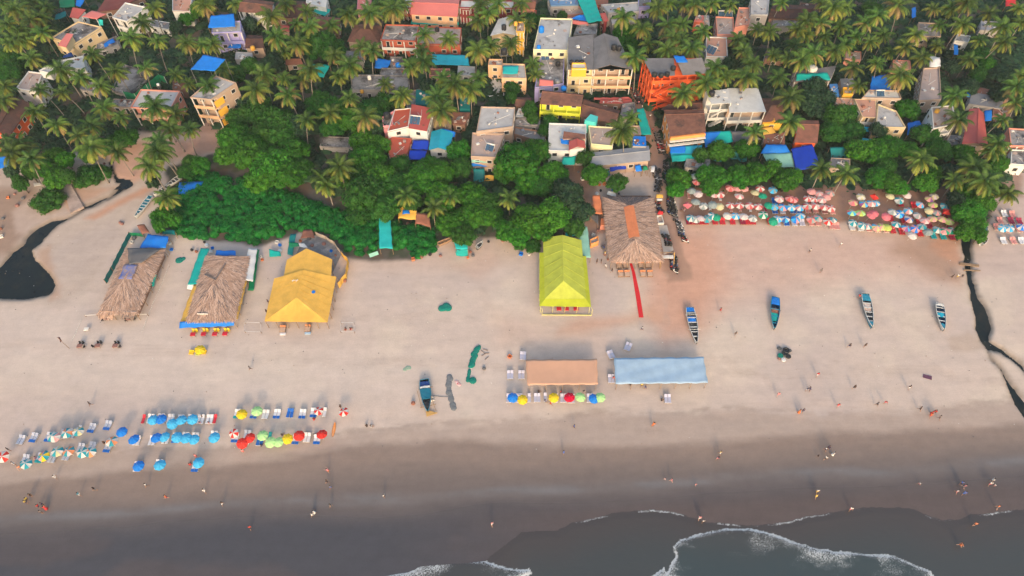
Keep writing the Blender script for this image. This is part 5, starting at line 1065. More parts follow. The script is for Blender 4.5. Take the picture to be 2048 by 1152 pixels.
addp('S', [(1110, 285), (1330, 290), (1390, 70), (1345, 370), (1500, 385), (1250, 200)])
PIT = []; rp = random.Random(5)
for i, (x, y, k) in enumerate(palm_px):
    v = rp.choice(range(9)); 
    if y > 330: v = rp.choice([2, 5, 0])
    sc2 = k * rp.uniform(.72, 1.02); h = PH[v] * sc2; p = P(x, y, h)
    rz = rp.uniform(0, 6.28)
    o = PALMS[v].put(None, (0, 0, 0), rz, sc2, "coconut palms among the village houses")
    lx, ly = o['lx'] * sc2, o['ly'] * sc2
    o.location = (p.x - (lx * math.cos(rz) - ly * math.sin(rz)), p.y - (lx * math.sin(rz) + ly * math.cos(rz)), 0)
    look = {3: "tall leaning coconut palm", 6: "sparse yellowing coconut palm", 4: "full crowned coconut palm", 5: "short coconut palm", 2: "short green coconut palm", 0: "coconut palm", 1: "tall coconut palm", 7: "thin crowned leaning coconut palm", 8: "tall dry-skirted coconut palm"}[v]
    PIT.append(dict(o=o, x=x, y=y, base=look))
# ------------------------------------------------------------------ broad-leaved trees
def leafm(n, a, b): return mat("leaves " + n, a, 0.6, b, 0.35, rnd=0.22, transl=0.22, spec=0.15, isl=0.38)
lf_bright = leafm("bright", (0.020, 0.125, 0.010), (0.056, 0.190, 0.014)); lf_mid = leafm("deep green", (0.016, 0.090, 0.014), (0.040, 0.130, 0.016)); lf_dark = leafm("dark", (0.016, 0.050, 0.030), (0.034, 0.078, 0.034)); lf_thick = leafm("thicket", (0.003, 0.120, 0.022), (0.022, 0.200, 0.024))
bark = mat("bark", (0.11, 0.085, 0.065), 0.9, (0.07, 0.055, 0.04), 2)
def leaf_blob(mb, c, r, n, rr, size=.36, sq=.8, mi=0):
    for _ in range(n):
        u = rr.uniform(-.55, 1); a = rr.uniform(0, 6.283); s_ = math.sqrt(max(0, 1 - u * u)); d = Vector((s_ * math.cos(a), s_ * math.sin(a), u))
        k = r * (1 - .28 * rr.random() ** 2); p = Vector(c) + Vector((d.x * k, d.y * k, d.z * k * sq))
        nrm = (d + Vector((rr.gauss(0, .45), rr.gauss(0, .45), rr.gauss(0, .45) + .25))).normalized(); t = nrm.orthogonal().normalized(); t.rotate(Matrix.Rotation(rr.uniform(0, 6.28), 3, nrm)); b = nrm.cross(t)
        s2 = size * rr.uniform(.6, 1.25); mb.add([p - t * s2 * .7, p - b * s2 * .42, p + t * s2 * .75, p + b * s2 * .42], [(0, 1, 2, 3)], mi)
def make_tree(seed, lm, R_, H_, nl, lobe, dens, size=.36, flat=.62, nm="broadleaf_tree"):
    def mk():
        rr = random.Random(seed); root = thing(nm, "tree", "tree")
        m = MB(); cz = H_ - R_ * flat; cs = []
        for k in range(nl):
            u = (k + .5) / nl; el = math.asin(1 - 1.25 * u) if 1 - 1.25 * u > -1 else -.25; az = k * 2.39996 + rr.uniform(-.3, .3)
            rad = R_ * rr.uniform(.62, .92) - .1; c = Vector((math.cos(az) * math.cos(el) * rad, math.sin(az) * math.cos(el) * rad, cz + math.sin(el) * rad * flat))
            lr = lobe * rr.uniform(.7, 1.25); cs.append((c, lr)); leaf_blob(m, c, lr, int(dens * lr * lr), rr, size)
        m.local("crown", lm, root)
        m = MB()
        for c, lr in cs: m.lathe(c - Vector((0, 0, lr * .2)), [(lr * .3, -lr * .5), (lr * .66, -lr * .25), (lr * .74, 0), (lr * .6, lr * .3), (lr * .25, lr * .5)], 7)
        m.lathe((0, 0, cz), [(R_ * .3, -R_ * flat * .35), (R_ * .7, -R_ * flat * .2), (R_ * .72, R_ * flat * .1), (R_ * .5, R_ * flat * .5), (R_ * .1, R_ * flat * .68)], 9)
        m.local("inner_foliage", lm, root, True)
        m = MB(); m.tube([(0, 0, 0), (.1, .05, cz * .5), (0, 0, cz)], [.34, .26, .18], 7)
        for k in range(6):
            a = k * 1.05; m.tube([(0, 0, cz * .55), (math.cos(a) * R_ * .35, math.sin(a) * R_ * .35, cz * .85), (math.cos(a) * R_ * .62, math.sin(a) * R_ * .62, cz + .2)], [.14, .1, .05], 5)
        m.local("trunk", bark, root, True); return root
    return mk
TB = [Proto(make_tree(11 + k, lf_bright, 4.0, 6.2, 34, 1.25, 62)) for k in range(3)]
TM = [Proto(make_tree(21 + k, lf_mid, 4.0, 6.6, 30, 1.3, 62)) for k in range(3)]
TD = [Proto(make_tree(31 + k, lf_dark, 4.0, 7.0, 26, 1.25, 50, .42)) for k in range(2)]
TREES = [  # x, y of the crown's middle in the photo, radius in photo pixels, kind
 (468, 272, 34, 'b'), (498, 300, 42, 'b'), (545, 325, 42, 'b'), (585, 300, 36, 'b'), (530, 270, 34, 'm'), (560, 268, 34, 'm'), (600, 255, 28, 'd'), (455, 305, 26, 'b'), (570, 345, 34, 'b'), (520, 355, 30, 'b'), (600, 335, 26, 'm'),
 (642, 91, 34, 'm'), (620, 78, 24, 'm'), (668, 100, 24, 'm'), (545, 128, 24, 'd'), (500, 130, 20, 'm'), (470, 150, 20, 'm'), (515, 220, 36, 'm'), (553, 243, 34, 'm'), (478, 236, 26, 'm'), (495, 205, 24, 'd'), (640, 205, 26, 'm'), (670, 215, 28, 'b'), (700, 235, 30, 'b'), (735, 225, 30, 'm'), (765, 205, 24, 'm'), (745, 250, 26, 'd'), (665, 255, 24, 'm'),
 (725, 278, 28, 'b'), (758, 290, 26, 'b'), (725, 385, 42, 'm'), (750, 350, 36, 'b'), (700, 355, 28, 'm'), (733, 314, 34, 'b'), (785, 370, 34, 'm'), (770, 415, 32, 'm'), (720, 425, 26, 'm'), (800, 330, 26, 'm'), (820, 400, 24, 'm'),
 (839, 358, 36, 'b'), (880, 345, 30, 'b'), (885, 390, 34, 'b'), (858, 330, 24, 'b'), (917, 300, 26, 'b'), (922, 335, 22, 'm'), (946, 390, 32, 'b'), (940, 430, 30, 'b'), (975, 405, 26, 'm'), (982, 432, 26, 'b'), (904, 445, 34, 'b'), (925, 470, 24, 'm'), (1013, 460, 24, 'b'),
 (1035, 318, 44, 'b'), (1073, 300, 30, 'b'), (1105, 345, 30, 'b'), (1058, 358, 30, 'b'), (1012, 345, 26, 'b'), (1085, 375, 24, 'm'), (1060, 435, 36, 'b'), (1107, 425, 36, 'b'), (1035, 470, 24, 'b'), (1085, 460, 24, 'b'), (1138, 395, 34, 'd'), (1160, 420, 26, 'd'), (1125, 372, 20, 'd'), (1150, 455, 20, 'm'),
 (1190, 347, 26, 'b'), (1170, 315, 17, 'm'), (1235, 365, 19, 'm'), (1357, 355, 24, 'b'), (1352, 378, 18, 'b'), (1432, 350, 28, 'b'), (1420, 372, 18, 'b'), (1480, 350, 28, 'b'), (1512, 345, 28, 'b'), (1545, 335, 20, 'b'), (1440, 300, 26, 'b'), (1493, 296, 24, 'b'), (1400, 310, 16, 'm'), (1572, 360, 24, 'b'), (1590, 350, 16, 'b'), (1410, 345, 18, 'b'),
 (1755, 352, 24, 'b'), (1780, 362, 24, 'b'), (1800, 375, 17, 'b'), (1770, 330, 22, 'm'), (1852, 363, 22, 'b'), (1868, 345, 16, 'b'), (1752, 300, 30, 'b'), (1785, 290, 26, 'b'), (1719, 297, 26, 'b'), (1700, 260, 28, 'm'), (1675, 232, 30, 'm'), (1665, 265, 26, 'm'), (1695, 225, 22, 'b'), (1628, 175, 28, 'd'), (1615, 205, 28, 'd'), (1650, 200, 24, 'd'), (1635, 222, 22, 'd'),
 (1755, 262, 16, 'd'), (1817, 217, 24, 'b'), (1850, 268, 28, 'm'), (1880, 300, 26, 'm'), (1820, 300, 20, 'b'), (1930, 305, 22, 'b'), (1942, 330, 20, 'm'), (2000, 325, 18, 'b'), (1980, 345, 18, 'm'), (1935, 385, 22, 'b'), (1945, 415, 26, 'b'), (1925, 425, 20, 'b'), (1965, 400, 24, 'b'), (1950, 445, 24, 'b'), (1930, 462, 18, 'b'), (1960, 470, 14, 'b'), (1985, 375, 20, 'm'), (1910, 400, 18, 'd'), (1900, 345, 20, 'd'), (1960, 360, 18, 'd'),
 (1744, 17, 20, 'm'), (1961, 110, 20, 'm'), (1975, 130, 18, 'b'), (1955, 150, 16, 'm'), (1905, 135, 18, 'd'), (1940, 175, 18, 'd'), (2000, 150, 22, 'd'), (2030, 180, 20, 'd'), (1995, 190, 18, 'd'), (1250, 62, 24, 'b'), (1240, 85, 18, 'b'), (1262, 90, 16, 'm'), (1063, 39, 16, 'm'), (1085, 40, 12, 'b'), (1125, 32, 10, 'm'), (1024, 175, 15, 'm'), (1022, 195, 12, 'm'), (1060, 218, 16, 'm'), (1065, 238, 12, 'm'), (1102, 245, 16, 'm'), (1088, 262, 13, 'm'), (1165, 300, 12, 'm'),
 (20, 140, 26, 'm'), (8, 115, 20, 'm'), (35, 120, 16, 'm'), (372, 37, 16, 'b'), (390, 22, 14, 'b'), (352, 55, 14, 'd'), (500, 50, 17, 'd'), (250, 275, 24, 'b'), (198, 292, 20, 'b'), (175, 310, 16, 'm'), (107, 312, 24, 'b'), (130, 318, 18, 'b'), (90, 335, 20, 'b'), (110, 355, 22, 'b'), (135, 352, 16, 'm'), (40, 365, 16, 'm'), (25, 345, 14, 'd'), (60, 345, 14, 'm'), (225, 285, 16, 'm'), (398, 330, 22, 'b'), (372, 345, 16, 'm'), (380, 325, 16, 'm'), (325, 430, 22, 'b'), (345, 438, 16, 'b'), (318, 450, 14, 'b'), (308, 365, 14, 'd'),
 (410, 20, 20, 'd'), (420, 5, 18, 'd'), (540, 80, 16, 'd'), (560, 110, 18, 'd'), (150, 75, 20, 'd'), (110, 60, 20, 'd'), (80, 20, 18, 'd'), (1700, 90, 18, 'd'), (1870, 90, 16, 'd'), (1560, 110, 18, 'd'), (1480, 100, 20, 'd'), (1460, 130, 18, 'd'), (860, 175, 18, 'd'), (2020, 40, 18, 'd'), (1900, 30, 18, 'd')]
DENS = {}
KW = {'b': "bright green rounded tree", 'm': "deep green leafy tree", 'd': "dark dense tree"}
for i, (x, y, r, k) in enumerate(TREES):
    z = 4.5 if r > 20 else 3.4
    p = P(x, y, z); dd_ = p.y * CP + (CAM_H - z) * SP; rm = r / FPX * dd_ * 1.02
    pr_ = rp.choice({'b': TB, 'm': TM, 'd': TD}[k]); s_ = rm / 4.0; zs = max(min(s_, 1.35), .8) * rp.uniform(.9, 1.15)
    p = P(x, y, 4.4 * zs)
    o = pr_.put(None, (p.x, p.y, 0), rp.uniform(0, 6.28), (s_, s_ * rp.uniform(.9, 1.1), zs), "broad-leaved trees between the houses and the beach")
    PIT.append(dict(o=o, x=x, y=y, base=("small " if r < 19 else "big " if r > 32 else "") + KW[k]))
# low round bushes by the left creek
BU = Proto(make_tree(51, lf_mid, 3.0, 2.4, 26, 1.0, 90, .26, .55, "round_bush"))
for x, y, r, lab in ((96, 400, 33, "large round olive green bush beside the concrete ramp"), (180, 350, 30, "broad low bush on the bank above the left creek"), (205, 345, 18, "small bush at the right end of the creek bank"), (160, 362, 16, "small bush just above the concrete ramp"), (1040, 485, 16, "small bush in front of the beach-edge trees, left of the lime tent"), (1065, 490, 18, "dark bush beside the lime tent's back corner")):
    p = P(x, y, 1); s_ = r / FPX * (p.y * CP + CAM_H * SP) / 3.0; o = BU.put(lab, (p.x, p.y, 0), rp.uniform(0, 6), (s_, s_, max(.5, min(s_, 1.1)))); o['category'] = "bush"
# ------------------------------------------------------------------ the green thicket and the undergrowth
def mass(name, label, poly, lm, step, hgt, seed, nleaf, avoid=(), size=.4, vmin=.75, mound=0.0):
    rr = random.Random(seed); q = [P(*p) for p in poly]; pw = [(p.x, p.y) for p in q]
    x0, x1 = min(p[0] for p in pw), max(p[0] for p in pw); y0, y1 = min(p[1] for p in pw), max(p[1] for p in pw)
    n = int((x1 - x0) * (y1 - y0) / step ** 2); rs = np.random.RandomState(seed); xs = rs.uniform(x0, x1, n); ys = rs.uniform(y0, y1, n)
    s_ = sdf(xs, ys, pw, 30); ok = s_ > 0.2
    for a in avoid: ok &= sdf(xs, ys, a, 10) < 0.4
    xs, ys, s_ = xs[ok], ys[ok], s_[ok]; m = MB(); nn = fbm(xs / 4, ys / 4, seed)
    for x, y, d, v in zip(xs, ys, s_, nn):
        h = hgt * (0.35 + 0.65 * min(1, d / 3)) * (vmin + (1.4 - vmin) * v) + mound * min(1, d / 8); r = step * rr.uniform(.8, 1.3)
        leaf_blob(m, (x, y, h - r * .5), r, nleaf, rr, size, .75)
        m.lathe((x, y, h - r * .62), [(r * .9, -h), (r * .85, 0), (r * .62, r * .35), (r * .2, r * .5)], 6)
    o = m.mesh(name, lm); o = link(name, o); return tag(o, label, kind="stuff")
thick = [(305, 400), (345, 375), (400, 340), (470, 350), (560, 375), (640, 400), (700, 420), (760, 430), (820, 445), (868, 455), (885, 500), (840, 522), (780, 500), (745, 520), (700, 512), (660, 480), (610, 462), (560, 478), (520, 492), (460, 488), (410, 482), (350, 478), (335, 450)]
mass("green_thicket", "dense low green thicket behind the beach shacks", thick, lf_thick, 1.1, 1.5, 3, 46, size=.33)
FOOT = []
_kids = {}
for o in col.objects:
    if o.parent is not None: _kids.setdefault(o.parent.name, []).append(o)
for o in list(col.objects):
    if o.parent is None and o.type == 'EMPTY' and o.get('category') in ("house", "hotel", "building", "shed", "terrace", "tarp roof", "hall", "hut", "kiosk", "cabin", "stall", "yard", "net screen", "shade net"):
        bb = []
        for ch in _kids.get(o.name, ()):
            if ch.type == 'MESH' and ch.name.split('.')[0] in ("wall", "sheet"): bb += [(v.co.x + o.location.x, v.co.y + o.location.y) for v in ch.data.vertices]
        if bb:
            hull = []; pts = sorted(set((round(a, 2), round(b_, 2)) for a, b_ in bb))
            def half(pts):
                h = []
                for p in pts:
                    while len(h) > 1 and (h[-1][0] - h[-2][0]) * (p[1] - h[-2][1]) - (h[-1][1] - h[-2][1]) * (p[0] - h[-2][0]) <= 0: h.pop()
                    h.append(p)
                return h
            FOOT.append(half(pts)[:-1] + half(pts[::-1])[:-1])
LANE = [(p.x, p.y) for p in [P(x, y) for x, y in [(1250, 150), (1290, 180), (1325, 250), (1345, 400), (1300, 400), (1285, 300), (1255, 215)]]]
YARD = [(p.x, p.y) for p in [P(x, y) for x, y in [(1120, 300), (1210, 330), (1310, 330), (1350, 395), (1350, 500), (1190, 500), (1150, 400)]]]
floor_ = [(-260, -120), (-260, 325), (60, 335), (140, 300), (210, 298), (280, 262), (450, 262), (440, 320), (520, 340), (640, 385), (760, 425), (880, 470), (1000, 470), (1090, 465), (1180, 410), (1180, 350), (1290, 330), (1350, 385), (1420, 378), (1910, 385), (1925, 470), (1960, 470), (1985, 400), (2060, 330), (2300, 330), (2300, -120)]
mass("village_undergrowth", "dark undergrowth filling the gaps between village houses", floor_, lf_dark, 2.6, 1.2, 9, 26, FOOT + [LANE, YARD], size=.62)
# ------------------------------------------------------------------ thatch
th_a = mat("thatch tan", (0.43, 0.275, 0.20), 0.95, (0.30, 0.19, 0.14), 1.2, 0.5, coord='World'); th_b = mat("thatch pale straw", (0.60, 0.43, 0.34), 0.95, (0.50, 0.33, 0.25), 2, coord='World'); th_c = mat("thatch grey", (0.19, 0.16, 0.155), 0.95, (0.12, 0.10, 0.10), 2, coord='World')
def thatch(root, faces, seed, grey=(), dens=9.0, name="thatch_roof", par=None):
    """faces: lists of 3-d points, first two on the eave, the rest on the ridge; covered with strands running down the slope"""
    m = MB(); rr = random.Random(seed)
    for fi, F_ in enumerate(faces):
        n_ = (F_[1] - F_[0]).cross(F_[-1] - F_[0]).normalized()
        if n_.z < 0: n_ = -n_
        dn = Vector((0, 0, -.14)); k = len(F_)
        m.add(list(F_) + [p + dn for p in F_], [tuple(range(k)), tuple(range(2 * k - 1, k - 1, -1))] + [(i, i + k, (i + 1) % k + k, (i + 1) % k) for i in range(k)], 2 if fi in grey else 0)
        e0, e1 = F_[0], F_[1]; r0, r1 = (F_[-1], F_[2])
        W_ = max((e1 - e0).length, (r1 - r0).length); H_ = ((r0 + r1) / 2 - (e0 + e1) / 2).length; N_ = int(W_ * H_ * dens)
        for _ in range(N_):
            u = rr.random(); v = rr.random() ** .8; a = lerp(e0, e1, u); b_ = lerp(r0, r1, u); L = rr.uniform(.8, 2.4); d = (a - b_).normalized()
            side = d.cross(n_); d2 = (d + side * rr.gauss(0, .16)).normalized(); p = lerp(b_, a, v) + n_ * rr.uniform(.02, .10)
            q_ = p + d2 * L + Vector((0, 0, 0 if v < .8 else -.12)) + n_ * rr.uniform(-.03, .05)
            over = (q_ - b_).dot(d) - (a - b_).length - .45
            if over > 0: q_ -= d * over
            w_ = side * rr.uniform(.03, .085); m.add([p - w_, p + w_, q_ + w_ * .5, q_ - w_ * .5], [(0, 1, 2, 3)], rr.choice((0, 0, 1, 1, 1, 2)) if fi not in grey else rr.choice((0, 2, 2, 2)))
    return m.build(name, [th_a, th_b, th_c], par or root)
def posts(root, pts, z=2.4, r=.07, mt=wood):
    for p in pts: m = MB(); m.tube([(p.x, p.y, 0), (p.x, p.y, z)], r, 5); m.build("post", mt, root)
def edge_pts(a, b_, n): return [lerp(a, b_, (k + .1) / (n - .8)) for k in range(n)]
def hiproof(t, eave, ridge, ze, zr):
    E = [P(x, y, ze) for x, y in px(t, eave)]; Rg = [P(x, y, zr) for x, y in px(t, ridge)]   # ridge: front, back
    return E, [[E[0], E[1], Rg[0]], [E[1], E[2], Rg[1], Rg[0]], [E[2], E[3], Rg[1]], [E[3], E[0], Rg[0], Rg[1]]]
def furn(label, cat, x, y, t, make, rz=0, group=None, name=None):
    (x, y), = px(t, [(x, y)]); p = P(x, y, .4); root = thing(name or cat.replace(" ", "_"), label, cat, (p.x, p.y, 0), rz, group); make(root); return root
# left thatched shack
E, fc = hiproof('T', [(262, 640), (525, 640), (712, 200), (455, 195)], [(438, 405), (575, 205)], 2.5, 3.5)
LAND.append((245, 570, "the leftmost thatched shack"))
sh1 = thing("beach_shack", "leftmost thatched beach shack with grey sheet and blue lines on its roof", "beach shack", (E[0].x, E[0].y, 0))
thatch(sh1, fc, 1); posts(sh1, edge_pts(E[0], E[1], 4) + edge_pts(E[0], E[3], 6)[1:] + edge_pts(E[1], E[2], 6)[1:])
m = MB(); q = [P(x, y, 2.3) for x, y in px('T', [(285, 620), (505, 620), (690, 215), (480, 210)])]
for a, b_ in ((q[1], q[2]), (q[2], q[3]), (q[3], q[0])): m.prism([a, b_, lerp(b_, a, .002) + Vector((.1, .1, 0)), a + Vector((.1, .1, 0))], 0, 1.5)
m.build("side_wall", w_brown, sh1)
for k, pts in enumerate(([(262, 668, 2.0), (360, 668, 2.0), (372, 622, 2.7), (268, 620, 2.7)], [(418, 665, 2.0), (505, 665, 2.0), (520, 620, 2.7), (425, 620, 2.7)])):
    q = [P(x, y, z) for x, y, z in px('T', pts)]; thatch(sh1, [[q[0], q[1], q[2], q[3]]], 5 + k, (0,) if k else (), name="porch_flap")
sheet("sheet_cover", "torn grey sheet over the back of the leftmost thatched shack", "roof cover", 'T', [(470, 305, 3.5), (560, 290, 3.85), (690, 196, 3.3), (462, 190, 3.2)], t_greysh, -.45, False)
sheet("sheet_cover", "blue edged thatched patch on the leftmost shack roof", "roof cover", 'T', [(400, 402, 3.35), (492, 402, 3.6), (530, 305, 3.75), (438, 300, 3.45)], mat("blue streaked thatch", (0.30, 0.22, 0.18), .9, (0.06, 0.13, 0.42), 1.1), 0, False)
sheet("tarpaulin", "bright blue tarpaulin behind the leftmost thatched shack", "tarpaulin", 'T', [(540, 190, 2.6), (722, 192, 2.6), (742, 112, 2.9), (602, 95, 2.9)], t_blue, -.2, crumple=.12)
netfence("net_fence", "long dark green net fence left of the thatched shack", 'T', [(298, 408), (345, 322), (405, 205), (466, 85)], 1.5, t_dteal, wood)
netfence("net_fence", "short pale green fence panel behind the leftmost shack", 'T', [(468, 84), (560, 92)], 1.3, t_green, wood)
sheet("net_screen", "teal net draped on the right side of the leftmost shack", "net screen", 'T', [(618, 458, .2), (640, 450, .2), (658, 372, 1.8), (640, 372, 2.0)], t_teal, 0)
sheet("tarpaulin", "dark teal shade cloth over pots behind the leftmost shack", "shade cloth", 'T', [(700, 95, 1.6), (790, 100, 1.6), (780, 70, 1.9), (700, 65, 1.9)], t_dteal)
sheet("board_canopy", "small salmon board roof behind the blue tarpaulin of the left shack", "board roof", 'T', [(560, 95, 2.2), (610, 85, 2.2), (575, 28, 2.4), (525, 35, 2.4)], tile_rust, 0)
# middle thatched shack
E, fc = hiproof('T', [(862, 692), (1192, 690), (1288, 250), (1000, 245)], [(1048, 430), (1140, 248)], 2.6, 3.7)
LAND.append((430, 570, "the middle thatched shack"))
sh2 = thing("beach_shack", "middle thatched beach shack with yellow side drapes and blue front fringe", "beach shack", (E[0].x, E[0].y, 0))
thatch(sh2, fc, 2, (2,)); posts(sh2, edge_pts(E[0], E[1], 5) + edge_pts(E[0], E[3], 7)[1:] + edge_pts(E[1], E[2], 7)[1:])
V_ = [P(x, y, z) for x, y, z in px('T', [(990, 375, 3.2), (1130, 300, 3.7), (1060, 410, 3.75), (1030, 400, 3.6)])]
m = MB(); m.tube([V_[0] + Vector((0, 0, .1)), V_[2] + Vector((0, 0, .1)), V_[1] + Vector((0, 0, .15))], .22, 5); m.build("valley_roll", th_c, sh2)  # dark grey tube drawn along the dark valley in the roof
for lab, pts, m_ in (("golden yellow drape along the left eave of the middle shack", [(818, 700, 1.6), (862, 692, 2.3), (942, 440, 2.3), (912, 442, 1.6)], t_yellow), ("golden yellow drape along the right eave of the middle shack", [(1188, 690, 2.3), (1216, 668, 1.6), (1278, 410, 1.6), (1240, 405, 2.3)], t_yellow),
                     ("blue fringe cloth across the front of the middle shack", [(812, 738, 1.5), (1186, 722, 1.5), (1192, 690, 2.5), (820, 692, 2.5)], t_blue), ("long teal sheet roof at the left of the middle shack", [(872, 440, 2.2), (942, 440, 2.3), (1018, 195, 2.3), (960, 190, 2.2)], t_teal),
                     ("white sheet roof at the right of the middle shack", [(1242, 402, 2.4), (1315, 422, 2.4), (1345, 198, 2.4), (1286, 192, 2.4)], t_white), ("green net strip beside the white sheet roof", [(1280, 482, .3), (1322, 482, .3), (1362, 200, 1.6), (1344, 200, 1.8)], t_green),
                     ("blue tarpaulin roll behind the middle shack", [(1062, 242, 2.2), (1202, 244, 2.2), (1196, 210, 2.5), (1065, 206, 2.5)], t_blue), ("off-white cloth corner at the end of the long teal sheet", [(865, 470, .8), (905, 482, .6), (912, 440, 2.0), (870, 434, 2.0)], t_white)):
    sheet("side_sheet", lab, "sheet", 'T', pts, m_, .05, False, crumple=.08)
furn("white name board standing on the middle shack's front eave", "name board", 1002, 685, 'T', lambda r_: (lambda m: (m.box((0, 0, 2.9), (2.3, .06, .55)), m.local("board", trimw, r_)))(MB()))
# yellow tent
E, fc = hiproof('T', [(1396, 692), (1826, 698), (1886, 388), (1462, 400)], [(1614, 530), (1660, 340)], 2.7, 4.2)
LAND.append((600, 590, "the big yellow tent"))
yt = thing("yellow_tent", "big golden yellow tent pavilion with hipped front and stepped rear roof", "tent", (E[0].x, E[0].y, 0))
def softroof(root, faces, mt, name, sag=.22):
    m = MB()
    for F_ in faces:
        F4 = list(F_) if len(F_) == 4 else [F_[0], F_[1], F_[2], F_[2]]
        nx = max(3, int((F4[1] - F4[0]).length / .9)); ny = 7; vs = []
        for j in range(ny + 1):
            for i in range(nx + 1):
                u, v = i / nx, j / ny; p = lerp(lerp(F4[0], F4[1], u), lerp(F4[3], F4[2], u), v)
                ed = .06 * math.sin(u * (F4[1] - F4[0]).length * 1.9) if j == 0 else 0
                vs.append(p + Vector((0, 0, -sag * math.sin(math.pi * v) * (.6 + .4 * math.cos(u * nx * .9 * math.pi)) * (math.sin(math.pi * u) ** .4 if 0 < u < 1 else 0) + ed)))
        fs = [(j * (nx + 1) + i, j * (nx + 1) + i + 1, (j + 1) * (nx + 1) + i + 1, (j + 1) * (nx + 1) + i) for j in range(ny) for i in range(nx)]
        N_ = len(vs); m.add(vs + [p + Vector((0, 0, -.05)) for p in vs], fs + [tuple(k + N_ for k in f[::-1]) for f in fs])
    return m.build(name, mt, root, True)
softroof(yt, fc, t_yellow, "roof"); posts(yt, edge_pts(E[0], E[1], 7) + edge_pts(E[0], E[3], 6)[1:] + edge_pts(E[1], E[2], 6)[1:], 2.6)
E2 = [P(x, y, 2.9) for x, y in px('T', [(1520, 420), (1848, 412), (1858, 268), (1548, 272)])]; r1, r2 = [P(x, y, 4.0) for x, y in px('T', [(1666, 345), (1682, 194)])]
softroof(yt, [[E2[0], E2[3], r2, r1], [E2[1], E2[2], r2, r1]], t_yellow, "rear_roof"); posts(yt, edge_pts(E2[0], E2[3], 3)[1:] + edge_pts(E2[1], E2[2], 3)[1:], 2.7)
m = MB()
for k in range(1, 6):
    a, b_ = lerp(fc[1][0], fc[1][1], k / 6), lerp(fc[1][3], fc[1][2], k / 6); m.tube([a + Vector((0, 0, -.02)), lerp(a, b_, .5) + Vector((0, 0, -.16)), b_], .04, 4)
    a, b_ = lerp(fc[3][0], fc[3][1], k / 6), lerp(fc[3][3], fc[3][2], k / 6); m.tube([a + Vector((0, 0, -.02)), lerp(a, b_, .5) + Vector((0, 0, -.16)), b_], .04, 4)
m.build("seam", cloth("seam yellow", (0.74, 0.42, 0.07)), yt)
netfence("drape_fence", "golden yellow cloth wall curving behind the yellow tent", 'T', [(1893, 432), (1945, 365), (1962, 262), (1915, 215)], 2.0, t_yellow, wood, cat="cloth wall")
netfence("reed_fence", "pale reed fence curving round the yellow tent's back yard", 'T', [(1912, 212), (1870, 150), (1810, 110), (1740, 82)], 1.5, mat("pale reed", (0.50, 0.42, 0.34), .9, (0.38, 0.31, 0.25), 4), wood)
furn("light blue disc lying on the right slope of the yellow tent", "disc", 1752, 545, 'T', lambda r_: (lambda m: (m.lathe((0, 0, 3.5), [(.42, 0), (.42, .06)], 12), m.local("disc", t_blue, r_)))(MB()))
furn("small white letters frame lying near the yellow tent's ridge", "frame", 1632, 480, 'T', lambda r_: (lambda m: (m.bar((-.7, 0, 4.15), (.7, .2, 4.15), .08), m.bar((-.5, -.3, 4.15), (-.3, .4, 4.15), .08), m.bar((.3, -.3, 4.15), (.5, .4, 4.15), .08), m.local("frame", trimw, r_)))(MB()))
yf = MB(); q = [P(x, y, .05) for x, y in px('T', [(1540, 330), (1860, 360), (1930, 215), (1770, 90), (1650, 150), (1600, 260)])]; yf.prism([v2(p) for p in q], .02, .07)
tag(yf.build("yard_floor", mat("grey yard floor", (0.22, 0.21, 0.21), .9, (0.15, 0.145, 0.145), .6, stain=(.35, .32, .3), coord='World')), "grey trodden yard floor behind the yellow tent", kind="structure")
for lab, pts, m_ in (("dark teal net bundle behind the yellow tent's left yard", [(1550, 235, .8), (1590, 240, .8), (1612, 90, 1.6), (1570, 100, 1.6)], t_dteal), ("green and white sheet piece left of the yellow tent's yard", [(1430, 250, .6), (1510, 250, .6), (1500, 215, 1), (1425, 200, 1)], t_teal),
                     ("bright green tarp scrap beside the yellow tent's rear roof", [(1570, 190, 1.4), (1640, 180, 1.4), (1625, 155, 1.7), (1560, 150, 1.7)], t_green), ("white tarp scrap beside the yellow tent's rear roof", [(1635, 185, 1.4), (1690, 190, 1.4), (1670, 160, 1.7), (1628, 158, 1.7)], t_white),
                     ("brown brushwood sheet at the top of the yellow tent's yard", [(1640, 125, .8), (1740, 120, .8), (1720, 60, 1), (1660, 70, 1)], tile_rust)):
    sheet("yard_sheet", lab, "sheet", 'T', pts, m_, .05, False, crumple=.15)
# lime tent
E, fc = hiproof('Z', [(1089, 598), (1173, 598), (1163, 480), (1086, 476)], [(1127, 562), (1125, 470)], 3.0, 4.9)
LAND.append((1130, 550, "the lime green tent"))
lt = thing("lime_tent", "long lime green tent pavilion with seamed roof and open front frame", "tent", (E[0].x, E[0].y, 0))
softroof(lt, fc, t_lime, "roof", .12)
S_ = [P(x, y, 2.55) for x, y in [(1079, 612), (1182, 614), (1172, 512), (1079, 505)]]; S2 = [P(x, y, 3.05) for x, y in [(1090, 598), (1172, 598), (1165, 512), (1087, 505)]]
softroof(lt, [[S_[0], S_[1], S2[1], S2[0]], [S_[1], S_[2], S2[2], S2[1]], [S_[3], S_[0], S2[0], S2[3]]], cloth("lime skirt", (0.50, 0.55, 0.03)), "skirt", .05)
m = MB()
for k in range(1, 6):
    for f in (fc[1], fc[3]):
        t_ = k / 6; a, b_ = lerp(f[0], f[1], t_), lerp(f[3], f[2], t_); m.tube([a + Vector((0, 0, .03)), lerp(a, b_, .5) + Vector((0, 0, .0)), b_ + Vector((0, 0, .04))], .05, 4)
m.tube([fc[0][2] + Vector((0, 0, .05)), fc[1][2] + Vector((0, 0, .05))], .07, 5); m.build("seam", cloth("seam lime", (0.56, 0.60, 0.09)), lt)
b0, b1 = P(1084, 630), P(1183, 631)
